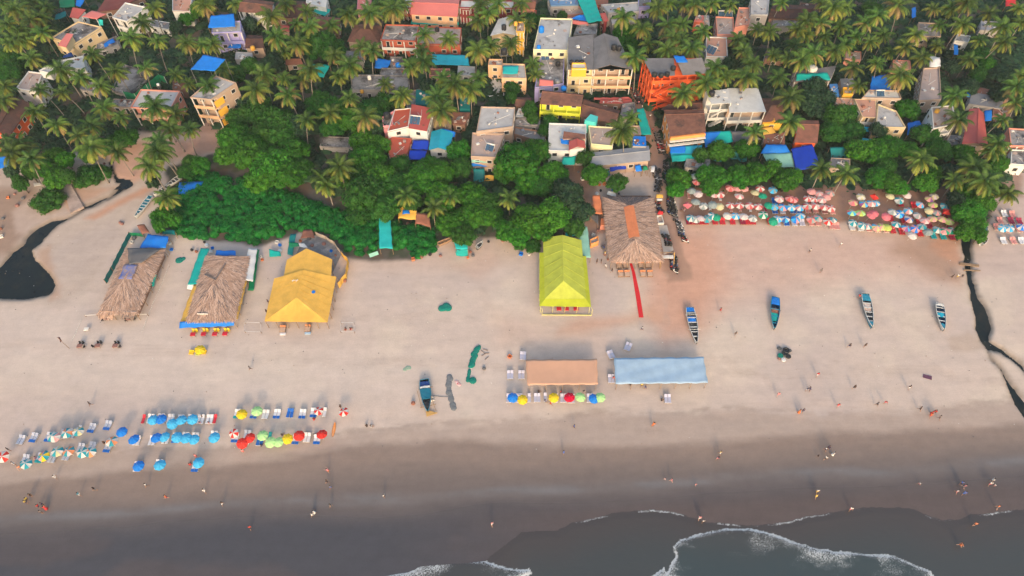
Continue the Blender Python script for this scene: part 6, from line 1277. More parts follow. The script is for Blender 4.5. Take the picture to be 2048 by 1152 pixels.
posts(lt, edge_pts(v2(S_[0]), v2(S_[1]), 5) + edge_pts(S_[0], S_[3], 6)[1:] + edge_pts(S_[1], S_[2], 6)[1:] + [b0, b1], 2.5, .06, cloth("pale lime paint", (0.72, 0.66, 0.28)))
m = MB(); m.bar(b0 + Vector((0, 0, .12)), b1 + Vector((0, 0, .12)), .25, .2); m.bar(b0 + Vector((0, 0, 2.4)), v2(S_[0]) + Vector((0, 0, 2.5)), .07); m.bar(b1 + Vector((0, 0, 2.4)), v2(S_[1]) + Vector((0, 0, 2.5)), .07); m.bar(b0 + Vector((0, 0, 1.0)), v2(S_[0]) + Vector((0, 0, 1.0)), .07); m.bar(b1 + Vector((0, 0, 1.0)), v2(S_[1]) + Vector((0, 0, 1.0)), .07)
m.build("front_frame", cloth("pale lime paint", (0.72, 0.66, 0.28)), lt)
sheet("side_sheet", "pale mint ribbed sheet roof behind the lime tent's right side", "sheet", 'N', [(1402, 900, 2.2), (1466, 905, 2.2), (1440, 668, 2.4), (1352, 652, 2.4)], t_mint, .05, crumple=.05)
sheet("side_sheet", "dark teal sheet roof between lime tent and pale mint sheet", "sheet", 'N', [(1270, 735, 2.7), (1362, 742, 2.7), (1348, 642, 2.9), (1268, 650, 2.9)], t_teal, .05)
sheet("side_sheet", "dark brown frame roof behind the lime tent", "sheet", 'N', [(1105, 750, 2.4), (1262, 725, 2.4), (1262, 688, 2.6), (1105, 690, 2.6)], mat("dark planks", (0.06, 0.045, 0.04), .9, wave=('Y', 3, .5)), 0, crumple=.02)
# the large thatched restaurant
E, fc = hiproof('U', [(252, 1003), (682, 998), (598, 470), (188, 465)], [(452, 815), (405, 540)], 3.0, 4.4)
LAND.append((1262, 460, "the large thatched restaurant"))
rs = thing("thatched_restaurant", "large thatched restaurant with an orange strip along its ridge", "restaurant", (E[0].x, E[0].y, 0))
thatch(rs, fc, 3, (2,), 8); posts(rs, edge_pts(E[0], E[1], 7) + edge_pts(E[0], E[3], 8)[1:] + edge_pts(E[1], E[2], 8)[1:], 2.8)
m = MB(); q = [P(x, y, 0) for x, y in px('U', [(275, 960), (640, 960), (570, 500), (225, 500)])]
for a, b_ in ((q[1], q[2]), (q[2], q[3]), (q[3], q[0])): m.prism([a, b_, b_ + Vector((.12, .12, 0)), a + Vector((.12, .12, 0))], 0, 1.8)
m.build("side_wall", w_brown, rs)
q = [P(x, y, 4.3) for x, y in px('U', [(402, 808), (492, 796), (442, 538), (360, 552)])]; m = MB(); mid = [lerp(q[0], q[1], .5) + Vector((0, 0, .42)), lerp(q[3], q[2], .5) + Vector((0, 0, .36))]
slope_sheet(m, q[0], mid[0], mid[1], q[3], .05); slope_sheet(m, mid[0], q[1], q[2], mid[1], .05); m.build("ridge_cover", t_orange, rs)
q = [P(x, y, 4.0) for x, y in px('U', [(400, 828), (490, 826), (490, 806), (420, 806)])]; m = MB(); slope_sheet(m, *q, th=.05); m.build("ridge_end_cover", t_white, rs)
for lab, pts, m_, kw in (("bright orange tarp roof left of the large thatched restaurant", [(105, 605, 2.6), (185, 612, 2.6), (165, 455, 2.9), (103, 452, 2.9)], t_orange, dict(crumple=.15)), ("white and blue sheet behind the large thatched restaurant", [(218, 450, 2), (298, 465, 2), (290, 425, 2.3), (235, 412, 2.3)], t_white, {}),
                     ("grey crumpled sheet below the bright orange tarp roof", [(92, 640, 1.6), (150, 700, 1.6), (152, 612, 2.0), (88, 600, 2.0)], t_greysh, dict(crumple=.2)), ("small blue tarp behind the restaurant's left corner", [(255, 425, 1.6), (292, 425, 1.6), (290, 395, 1.8), (258, 392, 1.8)], t_blue, {}),
                     ("red tarp over the last scooters beside the restaurant", [(632, 612, 1.6), (685, 608, 1.6), (682, 585, 1.8), (650, 582, 1.8)], t_red, dict(crumple=.12)), ("yellow and white stall awning on the scooter lane", [(625, 478, 2), (682, 474, 2), (682, 445, 2.3), (628, 445, 2.3)], t_yellow, {}),
                     ("white stall top below the yellow awning on the lane", [(630, 500, 1.5), (675, 498, 1.5), (675, 482, 1.7), (630, 482, 1.7)], t_white, {}), ("white stall awning at the corner of the scooter lane", [(582, 262, 2), (612, 266, 2), (616, 212, 2.2), (585, 210, 2.2)], t_white, {})):
    sheet("stall_sheet", lab, "sheet", 'U', pts, m_, .05, **kw)
bd("low_wall", "low pale walled plot beside the large thatched restaurant", "walled plot", 'U', [(640, 690), (690, 690), (672, 622), (628, 628)], .5, w_white, conc_pink, win=False)
bd("cement_plot", "grey cement parking plot below the low pale walled plot", "parking plot", 'U', [(690, 940), (770, 905), (715, 700), (645, 705)], .12, w_grey, mat("pale cement", (0.42, 0.38, 0.35), .9, (0.34, .31, .29), .5), win=False, parapet=0)
bd("beige_tank_box", "orange-beige walled bin left of the thatched restaurant", "bin", 'U', [(88, 865), (152, 840), (150, 795), (80, 825)], 1.2, w_apricot, conc_dark, win=False)
bd("stall", "pinkish stall roof behind the restaurant's left wall", "stall", 'U', [(170, 700), (215, 700), (210, 645), (172, 645)], 1.8, w_salmon, t_orange, win=False, parapet=0)
# red carpet
m = MB(); q = [P(*p) for p in [(1278, 635), (1287, 635), (1279, 585), (1270, 545), (1264, 527), (1259, 527), (1264, 545), (1271, 590)]]; m.prism([v2(p) for p in q], .03, .075)
tag(m.build("red_carpet", mat("red carpet", (0.60, 0.02, 0.03), .95, (.5, .018, .025), 3)), "long narrow red carpet running down the sand from the thatched restaurant", "carpet", kind="thing")
# gate frame at the end of the scooter lane
def gate(r_):
    for s_ in (-1, 1):
        m = MB(); m.bar((s_ * 1.6, -2.2, 0), (s_ * 1.6, 0, 3.2), .12); m.bar((s_ * 1.6, 1.2, 0), (s_ * 1.6, 0, 3.2), .12); m.local("side_frame", cloth("yellow timber", (0.62, 0.36, 0.12)), r_)
    m = MB(); m.box((0, -.4, 2.0), (3.0, .9, .1)); m.local("seat_board", trimw, r_)
    m = MB(); m.bar((-1.7, 0, 3.15), (1.7, 0, 3.15), .12); m.local("top_bar", wood, r_)
furn("yellow timber swing frame with a white board beside the restaurant", "swing frame", 705, 985, 'U', gate)
# the two sea-side canopies
def canopy(lab, land, pts, mt, nposts, seed, crumple):
    q = [P(x, y, 2.5) for x, y in pts]; LAND.append((sum(p[0] for p in pts) / 4, sum(p[1] for p in pts) / 4, land))
    o = sheet("beach_canopy", lab, "canopy", 'Z', [(x, y, 2.5) for x, y in pts], mt, .12, False, seed=seed, crumple=crumple); posts(o, edge_pts(q[0], q[1], nposts) + edge_pts(q[3], q[2], nposts), 2.42, .05); return o
canopy("long flat apricot orange canopy on poles near the parasols", "the apricot canopy", [(1055, 770), (1196, 769), (1194, 718), (1051, 719)], t_peach, 5, 1, .015)
canopy("long pale blue wrinkled canopy on poles", "the pale blue canopy", [(1231, 768), (1416, 766), (1407, 714), (1228, 716)], t_sky, 7, 2, .07)
# small huts along the trees
sheet("tarp_shelter", "yellow and blue tarp roof of a hut at the thicket edge", "tarp roof", 'N', [(-15, 600, 2.6), (120, 612, 2.6), (130, 545, 3.2), (0, 480, 3.2)], t_yellow, .1, land="the yellow-blue hut at the thicket")
sheet("tarp_shelter", "salmon sheet roof of the same hut at the thicket edge", "tarp roof", 'N', [(115, 640, 2.2), (235, 668, 2.2), (222, 565, 3), (125, 555, 3)], tile_rust, .1)
sheet("tarpaulin", "small blue patch laid on the yellow hut roof", "tarpaulin", 'N', [(15, 570, 3.1), (75, 565, 3.0), (65, 530, 3.2), (20, 540, 3.2)], t_blue, 0, False)
sheet("tarp_shelter", "turquoise box-shaped net hut at the edge of the sand", "tarp roof", 'N', [(428, 838, 2.6), (522, 838, 2.6), (508, 758, 2.8), (410, 768, 2.8)], t_turq, .05, crumple=.03, land="the turquoise net hut")
sheet("hut_wall", "turquoise net front wall of the box-shaped hut", "net screen", 'N', [(430, 892, .1), (522, 890, .1), (522, 840, 2.5), (426, 840, 2.5)], cloth("turquoise dark", (0.01, 0.36, 0.36)), 0, False)
sheet("long_awning", "long turquoise awning walkway leading into the thicket", "awning", 'M', [(1378, 832, 2.4), (1478, 832, 2.4), (1462, 585, 2.6), (1374, 592, 2.6)], t_turq, .1, crumple=.06, land="the long turquoise walkway awning")
furn("pale green board leaning beside the turquoise walkway awning", "board", 1335, 880, 'M', lambda r_: (lambda m: (m.box((0, 0, .5), (2.2, .9, .06), M=Matrix.Rotation(R(25), 3, 'Z') @ Matrix.Rotation(R(35), 3, 'X')), m.local("board", t_mint, r_)))(MB()))
# ramp, planks, mats
def slab(name, label, cat, t, pts, z0, z1, mt):
    m = MB(); q = [P(x, y, z1) for x, y in px(t, pts)]; m.prism([v2(p) for p in q], z0, z1); return tag(m.build(name, mt), label, cat, kind="thing")
slab("concrete_ramp", "pale concrete ramp running down to the left creek", "ramp", 'L', [(540, 560), (640, 510), (548, 345), (482, 352)], -.3, .35, conc_pink); LAND.append((148, 398, "the concrete ramp"))
for k, (pts, lab) in enumerate((([(1150, 897), (1290, 912), (1290, 896), (1150, 880)], "wide plank bridge laid across the dark right-hand creek"), ([(1180, 938), (1300, 942), (1300, 936), (1180, 930)], "thin plank across the right-hand creek below the wide one"))):
    slab("plank_bridge", lab, "plank bridge", 'S', pts, .10, .24, wood)
LAND.append((1940, 530, "the plank bridge"))
slab("beach_mat", "purple mat with two white bags lying on the open sand", "mat", 'Y', [(792, 748), (858, 768), (860, 738), (794, 722)], .05, .10, mat("purple cloth", (0.14, 0.06, 0.11), .95)); LAND.append((1855, 753, "the purple mat"))
slab("loose_board", "white panel lying on the bank above the left creek", "panel", 'L', [(262, 355), (322, 345), (300, 325), (255, 332)], .1, .2, trimw)
for pts, mt_, lab in (([(1268, 770), (1378, 775), (1372, 712), (1265, 708)], "rope", "square rope pen with rubbish in front of the yellow tent"), ([(1920, 772), (2012, 774), (2010, 712), (1920, 710)], "rope", "small square rope pen with two figures right of the yellow tent")):
    q = [P(x, y, .0) for x, y in px('T', pts)]; r_ = thing("rope_pen", lab, "rope pen", (q[0].x, q[0].y, 0))
    for p in q: m = MB(); m.tube([(p.x, p.y, 0), (p.x, p.y, .9)], .05, 5); m.build("post", wood, r_)
    m = MB(); [m.tube([a + Vector((0, 0, .7)), lerp(a, b_, .5) + Vector((0, 0, .6)), b_ + Vector((0, 0, .7))], .035, 4) for a, b_ in zip(q, q[1:] + q[:1])]; m.build("rope", t_white, r_)
for lab, pts in (("dotted white rope line right of the leftmost shack", [(742, 308), (700, 430), (640, 560), (600, 660), (575, 730), (555, 775)]), ("dotted white rope line slanting below the leftmost shack", [(145, 685), (118, 750), (78, 838)])):
    q = [P(x, y, 0) for x, y in px('T', pts)]; m = MB()
    for a, b_ in zip(q, q[1:]):
        n = max(2, int((b_ - a).length / .45))
        m.tube([a + Vector((0, 0, .06)), b_ + Vector((0, 0, .06))], .02, 4)
        for k in range(n): m.lathe(lerp(a, b_, k / n) + Vector((rp.uniform(-.06, .06), 0, .04)), [(.05, 0), (.11, .05), (.05, .12)], 6)
    tag(m.build("rope_line", trimw), lab, "rope line", kind="thing")
for lab, pts in (("thin pale bamboo rail left of the shack's porch", [(180, 662), (258, 658)]), ("thin pale bamboo rail right of the shack's porch", [(530, 655), (605, 655)])):
    q = [P(x, y, 0) for x, y in px('T', pts)]; r_ = thing("bamboo_rail", lab, "rail", (q[0].x, q[0].y, 0)); m = MB(); m.bar(q[0] + Vector((0, 0, .7)), q[1] + Vector((0, 0, .7)), .09); m.build("rail", trimw, r_)
    for p in q: m = MB(); m.bar(p, p + Vector((0, 0, .75)), .09); m.build("post", wood, r_)
def banner(r_):
    m = MB(); m.tube([(0, 0, 0), (-.25, .1, 4.6)], .05, 5); m.local("pole", wood, r_)
    m = MB(); vs = [(-.12 - .06 * j + .1 * math.sin(i * 1.4), .12 * math.sin(i * 1.7 + j) + .5 * i / 3, 4.5 - .35 * j) for j in range(6) for i in range(4)]; m.add(vs, [(j * 4 + i, j * 4 + i + 1, j * 4 + i + 5, j * 4 + i + 4) for j in range(5) for i in range(3)]); m.local("flag", mat("dark red flag", (0.16, 0.04, 0.05), .9, (0.03, .03, .06), 2), r_)
furn("leaning pole with a dark red and navy flag at the left", "flag", 58, 872, 'T', banner)
# ------------------------------------------------------------------ parasols
PC = dict(B=(0.01, 0.22, 0.75), L=(0.06, 0.46, 0.80), Y=(0.80, 0.58, 0.02), R=(0.72, 0.04, 0.03), C=(0.66, 0.0, 0.04), P=(0.45, 0.78, 0.33), W=(0.68, 0.67, 0.64), O=(0.80, 0.30, 0.14), T=(0.02, 0.33, 0.42), K=(0.72, 0.34, 0.34), G=(0.30, 0.36, 0.36),
          E=(0.01, 0.33, 0.20), M=(0.66, 0.60, 0.36), H=(0.72, 0.19, 0.23), I=(0.66, 0.56, 0.56), V=(0.30, 0.10, 0.30), N=(0.05, 0.14, 0.42), Z=(0.50, 0.60, 0.14), A=(0.60, 0.12, 0.12), D=(0.62, 0.54, 0.26))
PN = dict(B="blue", L="light blue", Y="yellow", R="red", C="crimson", P="pale green", W="white", O="orange", T="teal", K="pink", G="grey", E="green", M="cream", H="hot pink", I="off-white", V="purple", N="navy", Z="lime", A="faded red", D="pale yellow")
pm = {k: cloth("parasol " + PN[k], c, .9, .25) for k, c in PC.items()}
pole_w = mat("white pole", (0.6, 0.6, 0.58), .5)
def make_parasol(key, square=False):
    cols = key.split("+")[0]
    def mk():
        root = thing("beach_parasol", "parasol", "parasol"); m = MB(); ns = 4 if square else 8; r_ = 1.12
        rings = [(0.0, 2.45), (.35, 2.36), (.75, 2.16), (1.0, 1.97), (1.01, 1.87)]
        for k in range(ns):
            a0, a1 = 2 * math.pi * k / ns + .4, 2 * math.pi * (k + 1) / ns + .4; mi = k % len(cols)
            for (q0, z0), (q1, z1) in zip(rings, rings[1:]):
                sg = .035 * q1 * r_
                A0, A1 = Vector((math.cos(a0) * q0 * r_, math.sin(a0) * q0 * r_, z0)), Vector((math.cos(a1) * q0 * r_, math.sin(a1) * q0 * r_, z0)); B0, B1 = Vector((math.cos(a0) * q1 * r_, math.sin(a0) * q1 * r_, z1)), Vector((math.cos(a1) * q1 * r_, math.sin(a1) * q1 * r_, z1))
                Am = (A0 + A1) / 2 + Vector((0, 0, -.04 * q0)); Bm = (B0 + B1) / 2 + Vector((0, 0, -.06 * q1))
                if q0 == 0: m.add([A0, B0, Bm, B1], [(0, 1, 2), (0, 2, 3)], mi)
                else: m.add([A0, Am, A1, B0, Bm, B1], [(0, 3, 4, 1), (1, 4, 5, 2)], mi)
        m.local("canopy", [pm[c] for c in cols], root)
        m = MB(); m.tube([(0, 0, 0), (0, 0, 2.55)], .028, 6); m.local("pole", pole_w, root)
        m = MB()
        for k in range(ns): a = 2 * math.pi * k / ns + .4; m.bar((0, 0, 2.38), (math.cos(a) * r_ * .98, math.sin(a) * r_ * .98, 1.94), .02)
        m.local("ribs", pole_w, root); return root
    return mk
PAR = {}; PARIT = []
def parasol(t, x, y, key, s=1.0, tilt=True, grp="parasols standing on the sand"):
    (x, y), = px(t, [(x, y)]); p = P(x, y, 2.2 * s)
    if key not in PAR: PAR[key] = Proto(make_parasol(key, "+" in key))
    tl = (rp.gauss(0, .09), rp.gauss(0, .09)) if tilt else (0, 0)
    o = PAR[key].put(None, (p.x - tl[1] * 2.2, p.y + tl[0] * 2.2, 0), rp.uniform(0, 6.28), s * rp.uniform(.96, 1.04), grp, tl)
    cs = list(dict.fromkeys(key.split("+")[0])); nm = " and ".join(PN[c] for c in cs[:2]) if len(cs) < 3 else "multicoloured " + "-".join(PN[c] for c in cs[:2])
    PARIT.append(dict(o=o, x=x, y=y, base=nm + (" square" if "+" in key else "") + " parasol")); return o
for x, y, k in ((15, 550, 'RW'), (455, 405, 'WTW'), (592, 368, 'WTO'), (662, 385, 'MWT'), (515, 400, 'KW'), (385, 585, 'YTK'), (488, 550, 'WTM'), (608, 535, 'OTI'), (718, 550, 'WT'), (795, 545, 'WTO'), (978, 478, 'OWT'), (1072, 367, 'B'), (212, 640, 'TW')): parasol('A', x, y, k)
for x, y, k in ((175, 245, 'L'), (258, 243, 'B'), (338, 230, 'L'), (420, 240, 'L'), (500, 240, 'L'), (52, 410, 'B'), (215, 400, 'B'), (297, 395, 'L'), (385, 387, 'L'), (460, 395, 'L'), (525, 395, 'L'), (703, 385, 'L'), (65, 620, 'B'), (240, 625, 'L'), (558, 595, 'L'),
                (918, 193, 'Y'), (1042, 170, 'P'), (1545, 170, 'RW'), (1757, 190, 'RW'), (853, 325, 'RW'), (1003, 380, 'R'), (935, 420, 'R'), (1090, 370, 'P'), (1138, 410, 'P'), (1230, 428, 'P'), (1298, 395, 'Y'), (1390, 372, 'R'), (1572, 393, 'R')): parasol('B', x, y, k, .9 if k == 'RW' else 1)
for x, y, k in ((205, 237, 'B'), (290, 237, 'Y'), (562, 240, 'Y'), (722, 238, 'C'), (805, 248, 'P'), (900, 235, 'B'), (990, 235, 'P')): parasol('C', x, y, k)
parasol('T', 938, 872, 'Y')
g2 = "parasols crowded before the beach trees"
for x, y, k in ((325, 12, 'G'), (345, 78, 'KR'), (275, 200, 'G'), (365, 225, 'I'), (740, 150, 'RK'), (865, 165, 'KO'), (950, 165, 'K'), (1158, 155, 'RW'), (540, 240, 'IK'), (635, 240, 'RW'), (888, 260, 'KW'), (1110, 255, 'M'), (1205, 270, 'E'), (1330, 180, 'LG'), (1410, 295, 'KW'), (1548, 300, 'RK'), (1640, 305, 'KR'), (1820, 205, 'K'), (1925, 220, 'KI'), (1765, 285, 'RW'), (1840, 285, 'RW'), (1945, 310, 'KW'), (2010, 270, 'K'),
                (215, 370, 'H+s'), (335, 360, 'G'), (438, 365, 'GW'), (560, 370, 'G'), (660, 375, 'M'), (780, 385, 'RW'), (900, 385, 'RW'), (1028, 380, 'RWK'), (1140, 385, 'RWK'), (1258, 375, 'E'), (1340, 395, 'LG'), (1440, 395, 'LKB'), (1570, 405, 'LW'), (1665, 405, 'LKW'), (1775, 385, 'WRG'), (1865, 385, 'WKR'), (1980, 400, 'RWK'),
                (262, 540, 'TW'), (320, 540, 'WG'), (398, 540, 'I'), (470, 535, 'TG'), (535, 525, 'WT'), (582, 515, 'E'), (718, 505, 'W'), (840, 515, 'WL'), (950, 540, 'WI'), (1055, 545, 'WG'), (1208, 500, 'WE'), (1310, 540, 'E'), (1385, 550, 'LW'), (1490, 545, 'NLW'), (1580, 545, 'LBK'), (1690, 545, 'LW'), (1800, 555, 'RGK'), (1900, 545, 'TGK')): parasol('F', x, y, k.replace('R', 'A').replace('Y', 'D').replace('O', 'K'), 1.06, True, g2)
for x, y, k in ((115, 220, 'KG'), (160, 410, 'RW'), (535, 260, 'WM'), (665, 265, 'R+s'), (895, 260, 'M'), (1125, 240, 'I'), (1030, 315, 'TWG'), (1260, 345, 'LOW'), (1410, 310, 'YKV'), (1480, 260, 'MI'), (1485, 370, 'ZYK'), (1605, 385, 'GT'), (1635, 460, 'R+s'), (430, 350, 'YKH'), (560, 355, 'YLV'), (670, 365, 'WOL'), (740, 370, 'LW'),
                (400, 480, 'LPH'), (515, 485, 'ZPK'), (620, 490, 'H'), (715, 490, 'H'), (815, 495, 'H'), (940, 470, 'WG'), (1030, 445, 'BWL'), (1135, 445, 'LOW'), (1250, 495, 'GI'), (1400, 440, 'M'), (1510, 470, 'KG'), (1145, 560, 'NOW'), (1370, 580, 'KI'), (1470, 570, 'KYM'), (1570, 580, 'YKZ'), (1675, 595, 'YZK'),
                (110, 590, 'WR'), (190, 590, 'TGW'), (420, 600, 'TW'), (520, 625, 'WT'), (620, 640, 'OWT'), (715, 650, 'YKL'), (800, 655, 'YZO'), (870, 660, 'Z'), (985, 640, 'TW'), (1105, 665, 'VLO'), (1205, 680, 'BK'), (1330, 665, 'TGW'), (1160, 750, 'WI'), (1430, 710, 'G'), (1510, 690, 'TWG'), (1600, 705, 'KOE'), (1700, 710, 'EKW'), (1770, 710, 'WG')): parasol('G', x, y, k.replace('Y', 'D').replace('RW', 'AW').replace('O', 'K'), 1.06, True, g2)
for x, y, k in ((1445, 610, 'WL'), (1520, 620, 'LW'), (1600, 617, 'BW')): parasol('S', x, y, k, 1.05, True, "parasols beyond the right-hand creek")
# ------------------------------------------------------------------ sunbeds, tables, chairs
cm = {n: cloth("cushion " + n, c, .88, 0) for n, c in dict(white=(0.62, 0.62, 0.66), blue=(0.01, 0.12, 0.48), red=(0.55, 0.03, 0.05), pink=(0.62, 0.26, 0.24), lilac=(0.46, 0.46, 0.58), teal=(0.01, 0.30, 0.35), maroon=(0.28, 0.02, 0.06)).items()}
stripe = mat("striped cushion", (0.70, 0.70, 0.70), .9, (0.62, 0.62, 0.62), 1); 
_n = stripe.node_tree; _w = _n.nodes.new("ShaderNodeTexWave"); _w.inputs["Scale"].default_value = 2.6; _t = [n for n in _n.nodes if n.type == 'TEX_COORD'][0]; _n.links.new(_t.outputs["Object"], _w.inputs["Vector"])
_r = _n.nodes.new("ShaderNodeMapRange"); _r.inputs[1].default_value = .45; _r.inputs[2].default_value = .55; _n.links.new(_w.outputs["Fac"], _r.inputs[0]); _m = _n.nodes.new("ShaderNodeMix"); _m.data_type = 'RGBA'; _m.inputs[6].default_value = (.62, .62, .62, 1); _m.inputs[7].default_value = (.10, .16, .34, 1)
_n.links.new(_r.outputs[0], _m.inputs[0]); _n.links.new(_m.outputs[2], _n.nodes["Principled BSDF"].inputs["Base Color"])
cm["striped"] = stripe
frame_w = mat("white wood frame", (0.66, 0.65, 0.62), .6); frame_b = mat("brown wood frame", (0.30, 0.17, 0.10), .7)
def make_bed(c1, c2, fr):
    def mk():
        root = thing("sunbed", "sunbed", "sunbed"); W_ = .66
        m = MB()
        for s_ in (-1, 1): m.box((s_ * (W_ / 2 - .03), 0, .30), (.06, 1.95, .08)); m.bar((s_ * (W_ / 2 - .03), .55, .34), (s_ * (W_ / 2 - .03), .95, .05), .05)
        for y in (-.93, -.4, .2, .93): m.box((0, y, .30), (W_ - .12, .06, .06))
        m.local("frame", fr, root)
        for sx_ in (-1, 1):
            for y in (-.85, .80): m = MB(); m.box((sx_ * (W_ / 2 - .03), y, .13), (.06, .07, .26)); m.local("leg", fr, root)
        m = MB(); m.box((0, -.30, .385), (W_ - .06, 1.30, .085)); m.local("mattress", cm[c1], root)
        m = MB(); m.box((0, .62, .56), (W_ - .06, .68, .085), M=Matrix.Rotation(R(32), 3, 'X')); m.local("backrest", cm[c1], root)
        if c2: m = MB(); m.box((0, -.72, .44), (W_ - .02, .50, .03)); m.box((0, -.985, .34), (W_ - .02, .02, .2)); m.local("foot_towel", cm[c2], root)
        return root
    return mk
BEDS = {}; BEDIT = []
def bed(t, x, y, n=2, c1='white', c2=None, fr=0, rz=None, grp="sunbeds set out in rows on the sand", sp=.70):
    (x, y), = px(t, [(x, y)]); p = P(x, y, .4); rz = rp.gauss(0, .05) if rz is None else rz
    k = (c1, c2, fr)
    if k not in BEDS: BEDS[k] = Proto(make_bed(c1, c2, frame_b if fr else frame_w))
    for i in range(n):
        o_ = (i - (n - 1) / 2) * sp
        o = BEDS[k].put(None, (p.x + o_ * math.cos(rz), p.y + o_ * math.sin(rz), 0), rz + rp.gauss(0, .02), 1, grp)
        b_ = f"{c1} sunbed" + (f" with {c2} towel" if c2 else "")
        BEDIT.append(dict(o=o, x=x + o_ * 10, y=y, base=b_))
st_ = [(187, 440), (300, 420), (435, 415), (560, 388), (640, 385), (955, 312), (225, 612), (355, 600), (465, 600), (590, 580), (715, 512), (815, 500)]
for i, (x, y) in enumerate(st_): bed('A', x, y, 2, 'striped', 'blue' if i in (1, 2, 5) else ('teal' if i in (6, 7) else None), rz=-.12)
bed('A', 705, 352, 1, 'striped', rz=-.12); bed('A', 815, 335, 2, 'striped', 'blue', rz=-.12); bed('A', 955, 508, 2, 'striped', 'blue', rz=-.1)
for x, y, n, a, b_ in ((112, 240, 1, 'red', None), (700, 238, 1, 'red', None), (172, 235, 2, 'white', None), (255, 232, 2, 'white', None), (335, 235, 2, 'white', None), (418, 240, 2, 'white', None), (500, 238, 2, 'white', None), (582, 240, 2, 'white', None), (655, 240, 2, 'white', None),
                    (185, 415, 2, 'white', None), (295, 402, 2, 'white', None), (378, 395, 2, 'white', 'blue'), (455, 385, 2, 'white', 'blue'), (535, 388, 2, 'white', 'blue'), (690, 375, 2, 'white', None), (238, 612, 2, 'white', None), (62, 630, 2, 'white', None), (540, 630, 2, 'white', 'blue'), (55, 415, 2, 'white', None),
                    (885, 195, 2, 'white', 'teal'), (1020, 195, 2, 'lilac', 'blue'), (1115, 200, 2, 'white', None), (1210, 195, 2, 'white', 'blue'), (1318, 190, 2, 'blue', None), (1420, 195, 2, 'white', 'blue'), (1512, 185, 2, 'white', 'blue'), (1602, 182, 1, 'white', None),
                    (865, 390, 2, 'white', 'blue'), (965, 368, 2, 'white', None), (1070, 418, 2, 'blue', None), (1365, 405, 2, 'white', 'blue'), (1457, 390, 2, 'white', None), (1540, 405, 2, 'white', 'blue'), (1150, 385, 1, 'teal', None)): bed('B', x, y, n, a, b_, rz=-.03)
for x, y, n in ((175, 250, 2), (262, 250, 2), (350, 248, 1), (420, 247, 2), (493, 243, 1), (575, 250, 2), (655, 250, 2), (725, 255, 2), (890, 250, 2), (180, 42, 2), (280, 42, 2), (1080, 77, 2), (1582, 255, 2)): bed('C', x, y, n, 'lilac', None, rz=0)
bed('W', 215, 582, 2, 'lilac', None); bed('W', 890, 572, 2, 'lilac', None, rz=.35); bed('W', 1022, 512, 2, 'lilac', None, rz=-.45)
bed('C', 350, 80, 0)
g3 = "sunbeds under the crowded parasols"
for x in (240, 290, 345, 400, 455, 575, 670, 800, 930, 1000, 1060, 1280): bed('F', x, 592, 2, 'red' if x % 3 else 'maroon', None, 1, 0, g3)
for x, c in ((1375, 'lilac'), (1490, 'blue'), (1590, 'lilac'), (1690, 'lilac'), (1810, 'pink'), (1895, 'pink')): bed('F', x, 610, 2, c, None, 0, 0, g3)
for x, y, c in ((1340, 455, 'blue'), (1440, 455, 'lilac'), (1570, 450, 'blue'), (1650, 450, 'blue'), (1765, 445, 'pink'), (1862, 445, 'pink'), (1975, 450, 'pink'), (780, 425, 'pink'), (895, 425, 'pink'), (1025, 430, 'white'), (510, 408, 'white'), (240, 262, 'pink'), (1340, 335, 'blue'), (640, 290, 'white'), (1220, 430, 'maroon')): bed('F', x, y, 2 if x > 1300 else 1, c, None, 0, 0, g3)
for x, y, c in ((55, 455, 'pink'), (155, 460, 'pink'), (150, 650, 'pink'), (215, 655, 'pink'), (410, 665, 'white'), (515, 675, 'white'), (620, 682, 'pink'), (730, 690, 'pink'), (840, 695, 'pink'), (930, 705, 'red'), (1045, 722, 'red'), (1280, 745, 'red'), (1450, 775, 'teal'), (1575, 785, 'teal'), (1690, 790, 'maroon'),
                (1030, 365, 'red'), (1200, 385, 'red'), (905, 555, 'red'), (1070, 580, 'red'), (1270, 605, 'red'), (1400, 640, 'maroon'), (1395, 500, 'teal'), (1490, 515, 'teal'), (1600, 530, 'maroon'), (1650, 655, 'maroon'), (1470, 415, 'maroon')): bed('G', x, y, 2, c, None, 0 if c in ('white', 'pink') else 1, 0, g3)
for x, y, c in ((1465, 725, 'white'), (1535, 725, 'pink'), (1595, 725, 'white'), (1440, 580, 'pink'), (1520, 582, 'maroon'), (1580, 585, 'maroon'), (1470, 530, 'white'), (1530, 535, 'pink'), (1495, 645, 'pink'), (1575, 640, 'pink'), (1415, 625, 'pink')): bed('S', x, y, 2, c, None, 0, 0, "sunbeds beyond the right-hand creek")
# tables and chairs
ch_y = mat("yellow chair plastic", (0.78, 0.52, 0.03), .5); ch_k = mat("black chair plastic", (0.02, 0.02, 0.022), .5); tb_r = cloth("table red", (0.50, 0.02, 0.04), .9, 0); tb_b = mat("brown table", (0.26, 0.13, 0.11), .7)
def make_chair(mt):
    def mk():
        r_ = thing("beach_chair", "chair", "chair"); m = MB(); m.box((0, 0, .43), (.46, .44, .05)); m.local("seat", mt, r_); m = MB(); m.box((0, .22, .70), (.44, .05, .5), M=Matrix.Rotation(R(-10), 3, 'X')); m.local("backrest", mt, r_)
        for a in (-.19, .19):
            for b_ in (-.18, .18): m = MB(); m.box((a, b_, .2), (.04, .04, .4)); m.local("leg", mt, r_)
        return r_
    return mk
def make_table(mt):
    def mk():
        r_ = thing("beach_table", "table", "table"); m = MB(); m.box((0, 0, .73), (1.1, .8, .05)); m.box((0, -.41, .62), (1.1, .02, .2)); m.local("table_top", mt, r_)
        for a in (-.48, .48):
            for b_ in (-.33, .33): m = MB(); m.box((a, b_, .35), (.05, .05, .7)); m.local("leg", wood, r_)
        return r_
    return mk
